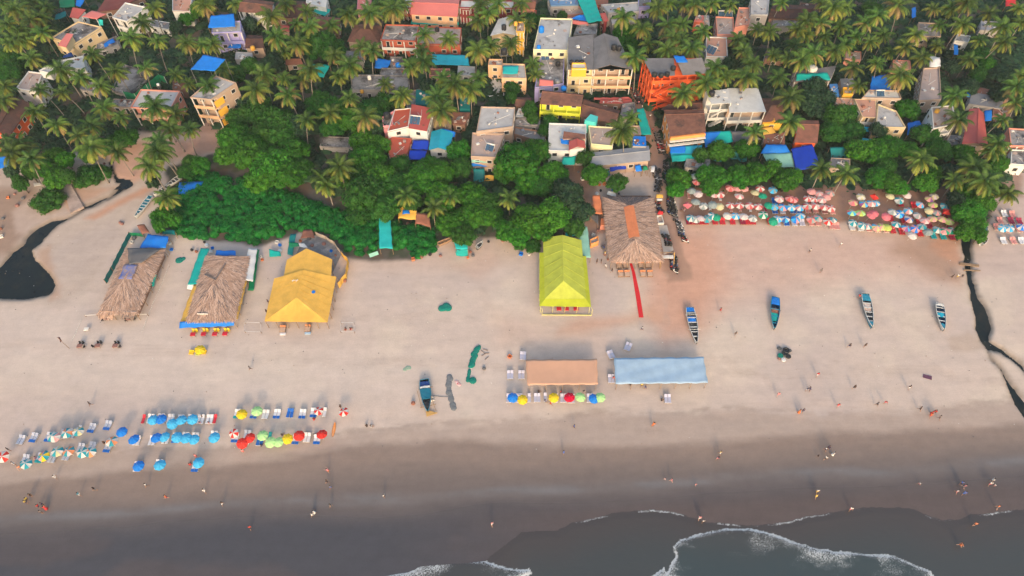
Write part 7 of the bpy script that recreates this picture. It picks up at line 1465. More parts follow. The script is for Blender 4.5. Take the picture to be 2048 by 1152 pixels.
CY, CK, TR, TBn = Proto(make_chair(ch_y)), Proto(make_chair(ch_k)), Proto(make_table(tb_r)), Proto(make_table(tb_b))
pos4 = ["leftmost", "second", "third", "rightmost"]
for k, (x, y) in enumerate(((907, 778), (980, 776), (1056, 776), (1126, 774))):
    p = P(*px('T', [(x, y)])[0], .7); TR.put(f"{pos4[k]} of four red cloth tables before the middle shack", (p.x, p.y, 0), 0, 1, "red tables before the middle shack")
    for s_ in (-1, 1): CY.put(f"yellow chair at the {'left' if s_ < 0 else 'right'} behind the {pos4[k]} red table", (p.x + s_ * .34 + .15, p.y + .85, 0), 0, 1.15, "yellow chairs at the red tables")
for k, (x, y) in enumerate(((133, 858), (256, 855), (376, 856))):
    nm = ("left", "middle", "right")[k]; p = P(*px('T', [(x, y)])[0], .7); TBn.put(f"{nm} brown table of three standing by the flag pole", (p.x, p.y, 0), .05, 1, "brown tables left of the middle shack")
    for j, (a, b_, rz_, w_) in enumerate(((-.3, .75, 0, "behind left of"), (.35, .8, 0, "behind right of"), (.9, -.1, -1.57, "at the right end of"))):
        if k == 1 and j == 2: a, rz_, w_ = -.95, 1.57, "at the left end of"
        CK.put(f"black chair {w_} the {nm} brown table", (p.x + a, p.y + b_, 0), rz_, 1, "black chairs at the brown tables")
for k, (x, y, w_) in enumerate(((290, 682, "left end of the left porch flap"), (352, 670, "right end of the left porch flap"), (450, 684, "left end of the right porch flap"), (508, 676, "right end of the right porch flap"))):
    p = P(*px('T', [(x, y)])[0], .4); CK.put(f"black chair at the {w_}", (p.x, p.y, 0), .2, 1.1, "black chairs under the porch flaps")
for k, (x, y, w_) in enumerate(((320, 668, "left"), (468, 670, "right"))):
    p = P(*px('T', [(x, y)])[0], .7); TBn.put(f"brown table under the {w_} porch flap of the leftmost shack", (p.x, p.y, 0), 0, 1, "brown tables under the porch flaps")
p = P(*px('T', [(178, 742)])[0], .7); wt = Proto(make_table(trimw)); wt.put("small white table on the sand left of the leftmost shack", (p.x, p.y, 0), .1, .9)
def make_daybed():
    r_ = thing("day_bed", "day bed", "day bed"); m = MB(); m.box((0, 0, .4), (1.25, 1.5, .14)); m.local("base", frame_b, r_); m = MB(); m.box((0, -.1, .52), (1.1, 1.1, .1)); m.local("cushion", cloth("cushion beige", (0.60, 0.44, 0.34)), r_); m = MB(); m.box((0, .68, .75), (1.25, .14, .6)); m.local("headboard", cloth("cushion orange", (0.62, 0.26, 0.13)), r_)
    for a in (-.55, .55):
        for b_ in (-.65, .65): m = MB(); m.box((a, b_, .165), (.08, .08, .33)); m.local("leg", frame_b, r_)
    return r_
DB = Proto(make_daybed)
for k, (x, y) in enumerate(((322, 1032), (378, 1030), (503, 1028), (560, 1027), (335, 1102), (388, 1100), (518, 1100), (577, 1100))):
    p = P(*px('U', [(x, y)])[0], .5); DB.put(f"{pos4[k % 4]} wooden day bed in the {'back' if k < 4 else 'front'} row before the thatched restaurant", (p.x, p.y, 0), 0, 1, "day beds before the thatched restaurant")
for x, y, c, lab in ((1520, 745, 'white', "white ended day bed at the yellow tent's front"), (1690, 740, 'blue', "blue ended day bed at the yellow tent's front")):
    p = P(*px('T', [(x, y)])[0], .5); DB.put(lab, (p.x, p.y, 0), 0, 1); r_ = furn(("white" if c == 'white' else "light blue") + " folded sheet at the foot of the tent's day bed", "folded sheet", x, y + 30, 'T', lambda r_: (lambda m: (m.box((0, 0, .25), (1.3, .5, .3)), m.local("cloth", cm['white'] if c == 'white' else t_sky, r_)))(MB()))
for x, y, c, lab in ((895, 902, ch_y, "yellow lounge cushion left of the lone yellow parasol"), (940, 908, pm['Z'], "lime lounge cushion under the lone yellow parasol"), (980, 900, ch_y, "yellow lounge cushion right of the lone yellow parasol")):
    furn(lab, "cushion", x, y, 'T', lambda r_, c=c: (lambda m: (m.box((0, 0, .2), (1.0, .8, .22)), m.box((0, .4, .4), (1.0, .15, .4)), m.local("cushion", c, r_)))(MB()))
for x, lab in ((1118, "leftmost"), (1133, "middle"), (1152, "rightmost")):
    p = P(x, 617, .7); TR.put(f"{lab} red table just inside the lime tent", (p.x, p.y, 0), 0, 1, "red tables in the lime tent")
# ------------------------------------------------------------------ boats
bh_w = mat("boat white paint", (0.62, 0.62, 0.60), .5, (.5, .5, .48), 1.2, stain=(.3, .28, .26)); bh_b = mat("boat teal blue paint", (0.02, 0.24, 0.36), .5, (.015, .17, .27), 1.2, stain=(.25, .3, .3)); bh_g = mat("boat grey inside", (0.10, 0.11, 0.12), .8, (.06, .065, .07), 1.5); bh_n = mat("boat dark blue", (0.02, 0.06, 0.13), .6); bh_t = mat("boat timber", (0.38, 0.24, 0.15), .8, (.28, .17, .1), 2)
def boat(label, t, stern, bow, W_, outer, inner, rim, thw=5, extras=(), z=0.0, hgt=.95, name="fishing_boat", cat="boat", tw=None):
    (a, b_) = px(t, [stern, bow]); pa, pb = P(*a, .8), P(*b_, 1.0); d = pb - pa; d.z = 0; L = d.length; rz = math.atan2(d.y, d.x); c = (pa + pb) / 2
    LAND.append(((a[0] + b_[0]) / 2, (a[1] + b_[1]) / 2, "the " + label.split(" with")[0].split(" lying")[0].split(" at the")[0]))
    root = thing(name, label, cat, (c.x, c.y, z), rz); n = 16
    def sec(t_, k, ins=0.0):
        w_ = (W_ / 2) * (max(0.03, (math.sin(math.pi * min(1, .28 + .72 * t_ * .98)) ** .75) if t_ > .3 else .80 + .2 * math.sin(math.pi * t_ / .6)) ) - ins
        w_ = max(w_, .015); sheer = hgt + .30 * max(0, t_ - .55) ** 2 * 4 + .08 * (1 - t_); keel = .02 + .45 * max(0, t_ - .8) ** 1.2 * 2 + (.10 if ins else 0) + ins
        x = -L / 2 + L * t_ - (ins if t_ > .9 else -ins if t_ < .05 else 0); u = (k / 6) * 2 - 1
        return (x, w_ * (abs(u) ** .6) * (1 if u > 0 else -1), keel + (sheer - keel) * abs(u) ** 2.2)
    for nm, ins, mt in (("hull", 0, outer), ("inner_hull", .07, inner)):
        m = MB(); vs = [sec(i / n, k, ins) for i in range(n + 1) for k in range(7)]
        fs = [(i * 7 + k, i * 7 + k + 1, (i + 1) * 7 + k + 1, (i + 1) * 7 + k) for i in range(n) for k in range(6)] + [tuple(range(7))]
        m.add(vs, fs); m.local(nm, mt, root, True)
    m = MB()
    for k in (0, 6): m.tube([Vector(sec(i / n, k)) + Vector((0, 0, .02)) for i in range(n + 1)], .07, 5)
    m.tube([sec(0, 0), sec(0, 6)], .06, 5); m.local("gunwale", rim, root, True)
    for j in range(thw):
        t_ = .16 + .66 * j / max(1, thw - 1); s0, s1 = sec(t_, 0), sec(t_, 6); m = MB(); m.bar((s0[0], s0[1], s0[2] - .12), (s1[0], s1[1], s1[2] - .12), .24, .05); m.local("thwart", tw or rim, root)
    for e in extras:
        t0, t1, zz, mt, nm = e; m = MB(); k = 6; vs = []
        for i in range(k + 1):
            tt = t0 + (t1 - t0) * i / k; s0, s1 = sec(tt, 0, .04), sec(tt, 6, .04); 
            for q_ in range(5): u = q_ / 4; vs.append((s0[0] + rp.uniform(-.03, .03), lerp(s0[1], s1[1], u) * .96, s0[2] + zz + .12 * math.sin(math.pi * u) + rp.uniform(-.05, .05) - (.02 if q_ in (0, 4) else 0)))
        m.add(vs, [(i * 5 + q_, i * 5 + q_ + 1, (i + 1) * 5 + q_ + 1, (i + 1) * 5 + q_) for i in range(k) for q_ in range(4)]); m.local(nm, mt, root)
    return root, L
b1, L1 = boat("first blue fishing boat from the left with two white cross poles", 'X', (150, 212), (206, 482), 2.1, bh_w, bh_g, bh_w, 6, ((.02, .14, .05, t_blue, "stern_cover"), (.26, .42, -.25, t_blue, "tarp"), (.62, .84, -.35, tank_black, "net_heap")))
for x in (-.27, .14): m = MB(); m.tube([(L1 * x, -1.35, 1.15), (L1 * x, 1.35, 1.15)], .05, 5); m.local("cross_pole", pole_w, b1)
boat("blue-sterned fishing boat with green net and red box amidships", 'X', (810, 135), (803, 372), 2.0, bh_w, bh_n, bh_b, 4, ((.02, .26, .06, t_blue, "stern_cover"), (.34, .50, -.3, tile_rust, "red_box"), (.50, .76, -.25, t_teal, "net_heap")))
boat("fishing boat with white boxes inside and grey-white bow", 'X', (1497, 105), (1553, 360), 2.0, bh_b, bh_g, bh_w, 6, ((.03, .24, .0, bh_b, "stern_deck"), (.30, .52, -.3, mat("peach boxes", (.55, .35, .25), .8, (.5, .5, .5), 1.5), "boxes"), (.86, .97, .0, bh_b, "bow_deck")))
boat("rightmost dark blue fishing boat with a pink buoy on its rim", 'Y', (914, 182), (952, 382), 1.9, bh_w, bh_n, bh_w, 5, ((.03, .12, .03, bh_w, "stern_deck"), (.36, .52, -.2, t_aqua, "tarp"), (.78, .95, -.05, bh_b, "bow_deck")))
boat("white boat with blue inside lying by the creek at left", 'L', (1160, 432), (1035, 592), 1.5, bh_w, bh_b, bh_w, 6)
boat("small white canoe nearest the crumpled blue boat cover", 'L', (1285, 362), (1180, 420), 1.4, bh_w, bh_g, bh_w, 4)
boat("grey boat half hidden above the small white canoe", 'L', (1385, 285), (1280, 350), 1.5, bh_w, bh_g, bh_w, 4)
boat("slim white boat with open frames drawn up by the right-hand trees", 'S', (1318, 590), (1340, 688), 1.5, bh_w, bh_w, bh_w, 6, tw=bh_b)
boat("pinkish dinghy half under the right-hand creek trees", 'S', (1305, 748), (1350, 705), 1.2, bh_w, bh_t, bh_w, 3)
boat("long yellow timber boat at the thicket edge left of the turquoise hut", 'N', (292, 800), (415, 745), 1.0, bh_t, bh_t, bh_t, 4, name="timber_boat")
boat("grey metal dinghy right of the turquoise hut", 'N', (590, 830), (636, 778), 1.1, bh_g, bh_g, bh_w, 2)
wb, Lw = boat("cluttered working boat heaped with blue nets near the waterline", 'V', (535, 790), (560, 1015), 2.2, bh_n, bh_g, bh_b, 4, ((.08, .22, .1, t_navy, "blue_net_heap"), (.30, .62, .15, cloth('boat net', (.01, .16, .26)), "blue_net_heap"), (.24, .30, .3, t_white, "white_sack"), (.74, .94, .1, tank_black, "black_net_heap")))
for a, b_ in (((-2, -1.4, .1), (-1.4, 1.6, 1.4)), ((-1.2, -1.7, 1.2), (2.4, -1.2, .6)), ((2.3, -1.5, .2), (2.6, 1.8, 1.3)), ((.5, 1.0, 1.2), (3.6, 1.6, .3))): m = MB(); m.bar(a, b_, .1); m.local("oar", wood, wb)
slab("tan_board", "tan sheet of board lying at the working boat's bow", "board", 'V', [(552, 1055), (632, 1028), (560, 1010), (545, 1020)], .25, .33, cloth("tan", (0.62, 0.38, 0.13)))
# nets on the sand
def heap(name, label, cat, t, pts, r_, mt, seed, hz=.45):
    q = [P(x, y, .1) for x, y in px(t, pts)]; rr = random.Random(seed); m = MB()
    for a, b_ in zip(q, q[1:] if len(q) > 1 else q):
        n = max(1, int((b_ - a).length / (r_ * .45)))
        for k in range(n + 1):
            c = lerp(a, b_, k / n) + Vector((rr.gauss(0, r_ * .16), rr.gauss(0, r_ * .16), 0)); s_ = r_ * rr.uniform(.7, 1.15); m.lathe((c.x, c.y, 0), [(s_, 0), (s_ * .92, s_ * hz * .5), (s_ * .6, s_ * hz * .95), (s_ * .2, s_ * hz)], 9, rz=rr.random())
    return tag(m.build(name, mt, None, False), label, cat, kind="thing")
net_t = mat("teal fishing net", (0.004, 0.20, 0.155), .95, (0.002, 0.13, 0.11), 3, .6, coord='World'); net_g = mat("grey fishing net", (0.17, 0.185, 0.20), .95, (0.12, 0.13, 0.145), 3, .6, coord='World')
heap("fishing_net", "round teal fishing net heap on the empty middle sand", "fishing net", 'V', [(655, 280), (690, 268), (700, 272)], .85, net_t, 1)
heap("fishing_net", "long teal fishing net stretched from top to bottom right of the grey one", "fishing net", 'V', [(922, 550), (900, 605), (884, 650), (874, 690)], .62, net_t, 2)
heap("fishing_net", "thin trailing end of the long teal fishing net", "fishing net", 'V', [(860, 720), (856, 750), (845, 800)], .36, net_t, 3)
heap("fishing_net", "coiled teal net circle at the end of the long teal net", "fishing net", 'V', [(877, 792), (880, 796)], .75, net_t, 4)
heap("fishing_net", "long grey-blue fishing net laid beside the working boat", "fishing net", 'V', [(720, 765), (708, 830), (712, 880), (728, 930), (742, 975), (746, 992)], .62, net_g, 5, .3)
heap("fishing_net", "faded green net scrap left of the working boat", "fishing net", 'V', [(395, 710), (425, 700)], .55, mat("faded net", (0.16, 0.36, 0.27), .95, (.35, .33, .26), 4), 6, .2)
heap("white_sack", "small white sack tied on the long teal net", "sack", 'V', [(868, 697), (872, 700)], .4, t_white, 7)
heap("fishing_net", "green net disc on the sand between the two thatched shacks", "fishing net", 'T', [(800, 278), (835, 270)], .85, net_t, 8, .25); LAND.append((892, 615, "the round teal net heap"))
q = [P(*p, .06) for p in px('V', [(600, 905), (660, 912), (715, 912)])]; m = MB(); m.tube(q, .06, 5); tag(m.build("rope", net_g), "grey rope from the working boat to the long grey net", "rope", kind="thing")
heap("kite_boat", "white and red lozenge raft piece right of the grey net", "raft piece", 'V', [(765, 800), (788, 825)], .38, mat("red white", (.62, .6, .58), .8, (.45, .05, .06), 2.5), 9, .3)
for k, (x, y, rz) in enumerate(((975, 575, -.3), (958, 590, -.7), (985, 600, .1), (962, 610, .6), (985, 635, .8))):
    p = P(*px('V', [(x, y)])[0]); m = MB(); m.bar(p + Vector((-.55 * math.cos(rz), -.55 * math.sin(rz), .06)), p + Vector((.55 * math.cos(rz), .55 * math.sin(rz), .06)), .13, .09); o = m.build("driftwood", mat("driftwood", (.22, .17, .15), .9)); tag(o, f"{ordinal(k)} driftwood stick from the top, right of the long teal net", "stick", "driftwood sticks", "thing")
for x, y, cl in ((590, 930, .6), (940, 20, 0)): pass
# coils of black net and floats
cr = thing("net_pile", "dark pile of coiled nets and tyres on the open right sand", "pile", tuple(P(*px('X', [(875, 575)])[0])[:2]) + (0,)); c0 = Vector(cr.location); LAND.append((1567, 707, "the dark net pile"))
for x, y, s_, mt in ((838, 530, .5, bh_g), (890, 545, .75, tank_black), (905, 590, .6, tank_black), (845, 585, .6, net_t), (838, 605, .4, tb_b), (870, 615, .5, t_white), (880, 570, .7, tank_black), (918, 545, .4, bh_g)):
    p = P(*px('X', [(x, y)])[0]); m = MB(); nn_ = 14; m.tube([(p.x + s_ * .75 * math.cos(a * 6.2832 / nn_), p.y + s_ * .75 * math.sin(a * 6.2832 / nn_), .22 * s_ + .1) for a in range(nn_ + 1)], s_ * .3, 6); m.lathe((p.x, p.y, 0), [(s_ * .7, 0), (s_ * .6, .3), (s_ * .2, .4)], 8); m.build("net_coil", mt, cr)
# surfboard
p = P(*px('B', [(1677, 328)])[0], .1); m = MB(); n = 12; vs = []
for i in range(n + 1):
    t_ = i / n; w_ = .34 * math.sin(math.pi * (t_ * .96 + .02)) ** .6; y = -1.55 + 3.1 * t_; zc = .12 + .18 * (2 * t_ - 1) ** 2 * (t_ > .5)
    vs += [(-w_, y, zc), (-w_ * .6, y, zc + .06), (0, y, zc + .07), (w_ * .6, y, zc + .06), (w_, y, zc), (0, y, zc - .05)]
m.add(vs, [(i * 6 + k, i * 6 + (k + 1) % 6, (i + 1) * 6 + (k + 1) % 6, (i + 1) * 6 + k) for i in range(n) for k in range(6)] + [tuple(range(6)), tuple(range(n * 6 + 5, n * 6 - 1, -1))])
sb = thing("surfboard", "orange surfboard lying on the sand right of the parasol rows", "surfboard", (p.x, p.y, 0), -.03); m.local("board", mat("orange board", (0.70, 0.27, 0.06), .35, (.62, .22, .05), 1, spec=.5), sb, True); m = MB(); m.bar((0, -1.4, .2), (0, 1.3, .2), .03); m.local("stringer", trimw, sb); LAND.append((667, 858, "the orange surfboard"))
# tables of litter: small scraps lying over the sand
rl = random.Random(77); m = MB()
for _ in range(420):
    x, y = rl.uniform(0, 2048), rl.choice((rl.uniform(480, 900), rl.uniform(440, 760))); p = P(x, y)
    if y < 470 and x < 1360: continue
    s_ = rl.uniform(.04, .13); M_ = Matrix.Rotation(rl.uniform(0, 6), 3, 'Z'); m.box((p.x, p.y, .07), (s_ * 1.6, s_, .05), rl.choice((0, 0, 1, 2)), M=M_)
tag(m.build("beach_litter", [bh_g, wood, trimw]), "tiny scraps of litter and driftwood scattered over the beach", kind="stuff")
# ------------------------------------------------------------------ scooters along the lane
tyre = mat("tyre rubber", (0.015, 0.015, 0.016), .8); seat_k = mat("black seat", (0.02, 0.02, 0.02), .6); chrome = mat("chrome", (.5, .5, .5), .25, met=1.0)
def bm_(n, c): return mat("scooter " + n, c, .3, tuple(v * .9 for v in c), 1, spec=.6)
SB = dict(black=bm_("black", (0.02, 0.02, 0.022)), white=bm_("white", (.62, .62, .62)), red=bm_("red", (.45, .02, .02)), blue=bm_("blue", (.02, .08, .3)), grey=bm_("grey", (.16, .165, .17)))
def make_scooter(c):
    def mk():
        r_ = thing("scooter", "scooter", "scooter"); b_ = SB[c]
        for y, nm in ((-.62, "rear_wheel"), (.66, "front_wheel")):
            m = MB(); nn = 12
            for s_ in (-.05, .05): m.add([(s_, y + .25 * math.cos(k * 6.283 / nn), .26 + .25 * math.sin(k * 6.283 / nn)) for k in range(nn)], [tuple(range(nn)) if s_ > 0 else tuple(range(nn - 1, -1, -1))])
            m.f += [(k, (k + 1) % nn, (k + 1) % nn + nn, k + nn) for k in range(nn)]; m.m += [0] * nn; m.local("wheel", tyre, r_)
        m = MB(); m.tube([(0, -.85, .72), (0, -.55, .62), (0, -.15, .5)], [.1, .2, .14], 8); m.tube([(0, -.2, .30), (0, .35, .28)], .13, 6); m.tube([(0, .35, .3), (0, .52, .65), (0, .45, .95)], [.16, .2, .1], 8); m.tube([(0, .45, .52), (0, .72, .52), (0, .9, .42)], [.06, .1, .04], 6); m.local("body", b_, r_, True)
        m = MB(); m.tube([(0, -.8, .80), (0, -.4, .82), (0, -.02, .74)], [.1, .15, .1], 8); m.local("seat", seat_k, r_, True)
        m = MB(); m.bar((-.34, .38, 1.02), (.34, .38, 1.02), .04); m.bar((-.3, .4, 1.02), (-.36, .42, 1.2), .02); m.bar((.3, .4, 1.02), (.36, .42, 1.2), .02); m.box((-.37, .42, 1.22), (.14, .03, .09)); m.box((.37, .42, 1.22), (.14, .03, .09)); m.local("handlebar", chrome, r_)
        m = MB(); m.lathe((0, .56, .86), [(.02, -.08), (.09, 0), (.02, .08)], 8); m.local("headlight", chrome, r_); return r_
    return mk
SC = {c: Proto(make_scooter(c)) for c in SB}
ROWS = [("right row", 'U', [(700, 185), (712, 250), (718, 320), (735, 400), (750, 480), (765, 560), (775, 640)], 30, 1.2), ("second right row", 'U', [(735, 430), (742, 500), (745, 570), (752, 630)], 14, 1.4), ("tail row", 'U', [(790, 665), (815, 710), (835, 780), (862, 850)], 12, 1.3),
        ("left row", 'U', [(640, 245), (625, 290), (650, 345), (640, 400), (640, 435)], 14, 1.3), ("lower left row", 'U', [(640, 520), (640, 560), (662, 600)], 6, 1.3), ("shack-side row", 'U', [(690, 785), (715, 830), (735, 880)], 9, 1.2), ("gate-side row", 'U', [(770, 965), (762, 1010), (775, 1060), (775, 1095)], 12, 1.2), ("upper lane row", 'l', [(300, 850), (318, 930), (345, 1010), (360, 1060)], 9, 1.3), ("lane mouth row", 'l', [(85, 420), (110, 500), (150, 580)], 8, 1.2)]
for nm, t, pts, n, jit in ROWS:
    q = [P(*p) for p in px(t, pts)]; seg = [(b_ - a).length for a, b_ in zip(q, q[1:])]; T_ = sum(seg)
    for k in range(n):
        s_ = T_ * (k + .5) / n; i = 0
        while i < len(seg) - 1 and s_ > seg[i]: s_ -= seg[i]; i += 1
        p = lerp(q[i], q[i + 1], s_ / seg[i]); c = rp.choice(("black", "black", "black", "grey", "white", "red", "blue", "black"))
        SC[c].put(f"{c} scooter, {ordinal(k)} from the village end of the {nm}", (p.x + rp.uniform(-.25, .25), p.y, 0), 1.15 + rp.gauss(0, .15) + (3.14 if nm in ("right row", "tail row") else 0), 1, "scooters parked along the lane")
# ------------------------------------------------------------------ people
def skin_mesh(name, vs, es, rs_, sub=1):
    me = bpy.data.meshes.new(name); me.from_pydata([tuple(v) for v in vs], es, []); o = bpy.data.objects.new(name, me); col.objects.link(o)
    sk = o.modifiers.new("s", 'SKIN'); sk.use_smooth_shade = True; lay = me.skin_vertices[0].data
    for i, r_ in enumerate(rs_): lay[i].radius = (r_, r_) if not isinstance(r_, tuple) else r_
    lay[0].use_root = True
    if sub: o.modifiers.new("u", 'SUBSURF').levels = sub
    bpy.context.view_layer.update(); ev = o.evaluated_get(bpy.context.evaluated_depsgraph_get()); out = bpy.data.meshes.new_from_object(ev); out.name = name
    bpy.data.objects.remove(o); bpy.data.meshes.remove(me); return out
skinm = mat("skin", (0.30, 0.165, 0.105), .6, (.27, .15, .095), 3); skin2 = mat("pale skin", (0.55, 0.33, 0.25), .6, (.5, .3, .22), 3); hairm = mat("black hair", (0.015, 0.012, 0.01), .6)
def wearm(n, c): return mat("clothes " + n, c, .9, tuple(v * .85 for v in c), 4)
WEAR = dict(black=wearm("black", (.02, .02, .025)), white=wearm("white", (.66, .66, .66)), red=wearm("red", (.55, .03, .04)), blue=wearm("blue", (.03, .14, .5)), navy=wearm("navy", (.02, .03, .1)), yellow=wearm("yellow", (.7, .5, .1)), orange=wearm("orange", (.66, .17, .05)), teal=wearm("teal", (.02, .25, .35)), pink=wearm("pink", (.6, .22, .25)), grey=wearm("grey", (.18, .18, .19)))
def pose_joints(kind):
    """pelvis, chest, neck, head, then L/R shoulder elbow wrist, L/R hip knee ankle toe; facing +y"""
    J = {}
    hz = .93 if kind != 'sit' else .16
    J['pel'] = Vector((0, 0, hz)); lean = {'stand': .02, 'walk': .05, 'walk2': .06, 'sit': -.08, 'bend': .42, 'reach': .05}[kind]
    up = Vector((0, math.sin(lean), math.cos(lean))); J['che'] = J['pel'] + up * .40; J['nec'] = J['pel'] + up * .56; J['hea'] = J['nec'] + (up + Vector((0, .08, 0))) * .12; J['top'] = J['hea'] + Vector((0, .01, .12))
    for s_, sd in ((-1, 'l'), (1, 'r')):
        J['sh' + sd] = J['nec'] + Vector((s_ * .18, 0, -.05)); J['hi' + sd] = J['pel'] + Vector((s_ * .10, 0, -.04))
        sw = {'stand': .05 * s_, 'walk': .38 * s_, 'walk2': -.5 * s_, 'sit': .5, 'bend': .9, 'reach': 1.4 if s_ > 0 else .1}[kind]
        J['el' + sd] = J['sh' + sd] + Vector((s_ * .07, math.sin(-sw if kind in ('walk', 'walk2') else sw) * .28, -math.cos(sw) * .28)); e2 = sw + .35 if kind in ('sit', 'bend', 'reach') else -sw + .25
        J['wr' + sd] = J['el' + sd] + Vector((s_ * .01, math.sin(e2) * .25, -math.cos(e2) * .25))
        if kind == 'sit': J['kn' + sd] = J['hi' + sd] + Vector((s_ * .05, .34, .26)); J['an' + sd] = J['kn' + sd] + Vector((0, .20, -.34))
        else:
            lw = {'stand': .03 * s_, 'walk': .36 * s_, 'walk2': .48 * s_, 'bend': .1 * s_, 'reach': .06 * s_}[kind]; J['kn' + sd] = J['hi' + sd] + Vector((s_ * .01, math.sin(lw) * .43, -math.cos(lw) * .43)); l2 = lw - (.25 if lw < 0 else .0); J['an' + sd] = J['kn' + sd] + Vector((0, math.sin(l2) * .40, -math.cos(l2) * .40))
        J['to' + sd] = J['an' + sd] + Vector((s_ * .02, .15, -.05))
    mz = min(J['tol'].z, J['tor'].z); 
    if kind != 'sit':
        for k in J: J[k] = J[k] + Vector((0, 0, .03 - mz))
    return J
def make_person(kind, longdress=False):
    J = pose_joints(kind)
    def mk():
        r_ = thing("person", "person", "person")
        vs = [J['pel']]; es = []; rr_ = [(.13, .10)]
        def ad(p, par, r0): vs.append(p); es.append((par, len(vs) - 1)); rr_.append(r0); return len(vs) - 1
        c = ad(J['che'], 0, (.15, .10)); n = ad(J['nec'], c, (.055, .055)); h = ad(J['hea'] + Vector((0, .01, .02)), n, (.078, .088)); tp = ad(J['top'], h, (.062, .072))
        for sd, s_ in (('l', -1), ('r', 1)):
            a = ad(J['sh' + sd], c, .052); b_ = ad(J['el' + sd], a, .038); w_ = ad(J['wr' + sd], b_, .024); dv = (J['wr' + sd] - J['el' + sd]).normalized(); pm_ = ad(J['wr' + sd] + dv * .08, w_, (.032, .018))
            g = ad(J['hi' + sd], 0, .085); k = ad(J['kn' + sd], g, .055); a2 = ad(J['an' + sd], k, .035); ad(J['to' + sd], a2, (.035, .022))
        me = skin_mesh("body", vs, es, rr_); me.materials.append(skinm); b = link("body", me, r_)
        fm = MB()                                           # five separate fingers on each hand, the thumb leaving the side of the palm
        for sd, s_ in (('l', -1), ('r', 1)):
            dv = (J['wr' + sd] - J['el' + sd]).normalized(); sdv = Vector((0, 1, 0)) if abs(dv.y) < .9 else Vector((0, 0, 1)); sdv = (sdv - dv * sdv.dot(dv)).normalized(); cu = Vector((-s_, 0, 0)); p0 = J['wr' + sd] + dv * .09
            for k in range(4): l_ = (.066, .076, .070, .055)[k]; q_ = p0 + sdv * (.03 - .02 * k); fm.tube([q_, q_ + dv * l_ * .5 + cu * .006, q_ + dv * l_ + cu * .022], [.009, .0085, .007], 5)
            q_ = p0 - dv * .06 + sdv * .035; fm.tube([q_, q_ + (sdv + dv) * .024, q_ + (sdv + dv * 1.6) * .034 + cu * .01], [.011, .010, .008], 5)
        fm.local("fingers", skinm, r_, True)
        up = (J['nec'] - J['pel']).normalized()
        vs = [J['pel'] + up * .02, J['che'], J['nec'] - up * .03]; es = [(0, 1), (1, 2)]; rr_ = [(.15, .12), (.168, .118), (.075, .07)]
        for sd in 'lr': vs += [J['sh' + sd], lerp(J['sh' + sd], J['el' + sd], .7)]; k = len(vs) - 2; es += [(1, k), (k, k + 1)]; rr_ += [.068, .055]
        me = skin_mesh("shirt", vs, es, rr_); me.materials.append(WEAR['white']); link("shirt", me, r_)
        if longdress:
            m = MB(); p = J['pel']; m.lathe((p.x, p.y, .22), [(.30, 0), (.26, .25), (.2, .5), (.15, p.z - .2)], 12); m.local("skirt", WEAR['white'], r_, True)
        else:
            vs = [J['pel'] + up * .04]; es = []; rr_ = [(.148, .118)]
            for sd in 'lr': vs += [J['hi' + sd], lerp(J['hi' + sd], J['kn' + sd], .85)]; k = len(vs) - 2; es += [(0, k), (k, k + 1)]; rr_ += [.105, .078]
            me = skin_mesh("shorts", vs, es, rr_); me.materials.append(WEAR['black']); link("shorts", me, r_)
        hd = J['hea'] + Vector((0, -.015, .05)); m = MB(); m.lathe(hd, [(.098, -.05), (.105, .02), (.09, .08), (.05, .115), (.01, .125)], 10, sx=.9); m.local("hair", hairm, r_, True)
        fc_ = J['hea'] + Vector((0, .085, .02)); m = MB(); m.tube([fc_ + Vector((0, 0, .03)), fc_ + Vector((0, .03, -.01))], [.008, .014], 5); m.local("nose", skinm, r_)
        m = MB(); [m.lathe(fc_ + Vector((s_ * .032, .002, .03)), [(.004, -.008), (.011, 0), (.004, .008)], 6) for s_ in (-1, 1)]; m.box(fc_ + Vector((0, .004, -.045)), (.045, .008, .01)); m.local("eyes_and_mouth", hairm, r_)
        return r_
    return mk
PP = {k: Proto(make_person(k)) for k in ('stand', 'walk', 'walk2', 'sit', 'bend', 'reach')}; PP['dress'] = Proto(make_person('walk', True))
PEO = []; WD = dict(stand="standing", walk="walking", walk2="striding", sit="sitting", bend="bending down", reach="reaching out", dress="in a long skirt walking")
def person(t, x, y, pose, top, bot, rz=None, sc3=1.0, skin=0):
    (x, y), = px(t, [(x, y)]); p = P(x, y, .7 if pose != 'sit' else .4)
    z = -.0; o = PP[pose].put(None, (p.x, p.y, .04 if y < 1020 else .08), rp.uniform(0, 6.28) if rz is None else rz, sc3)
    PEO.append((o, dict(o=o, x=x, y=y, base=(f"person in {top} " if sc3 > .8 else f"child in {top} ") + WD[pose]), top, bot, skin))
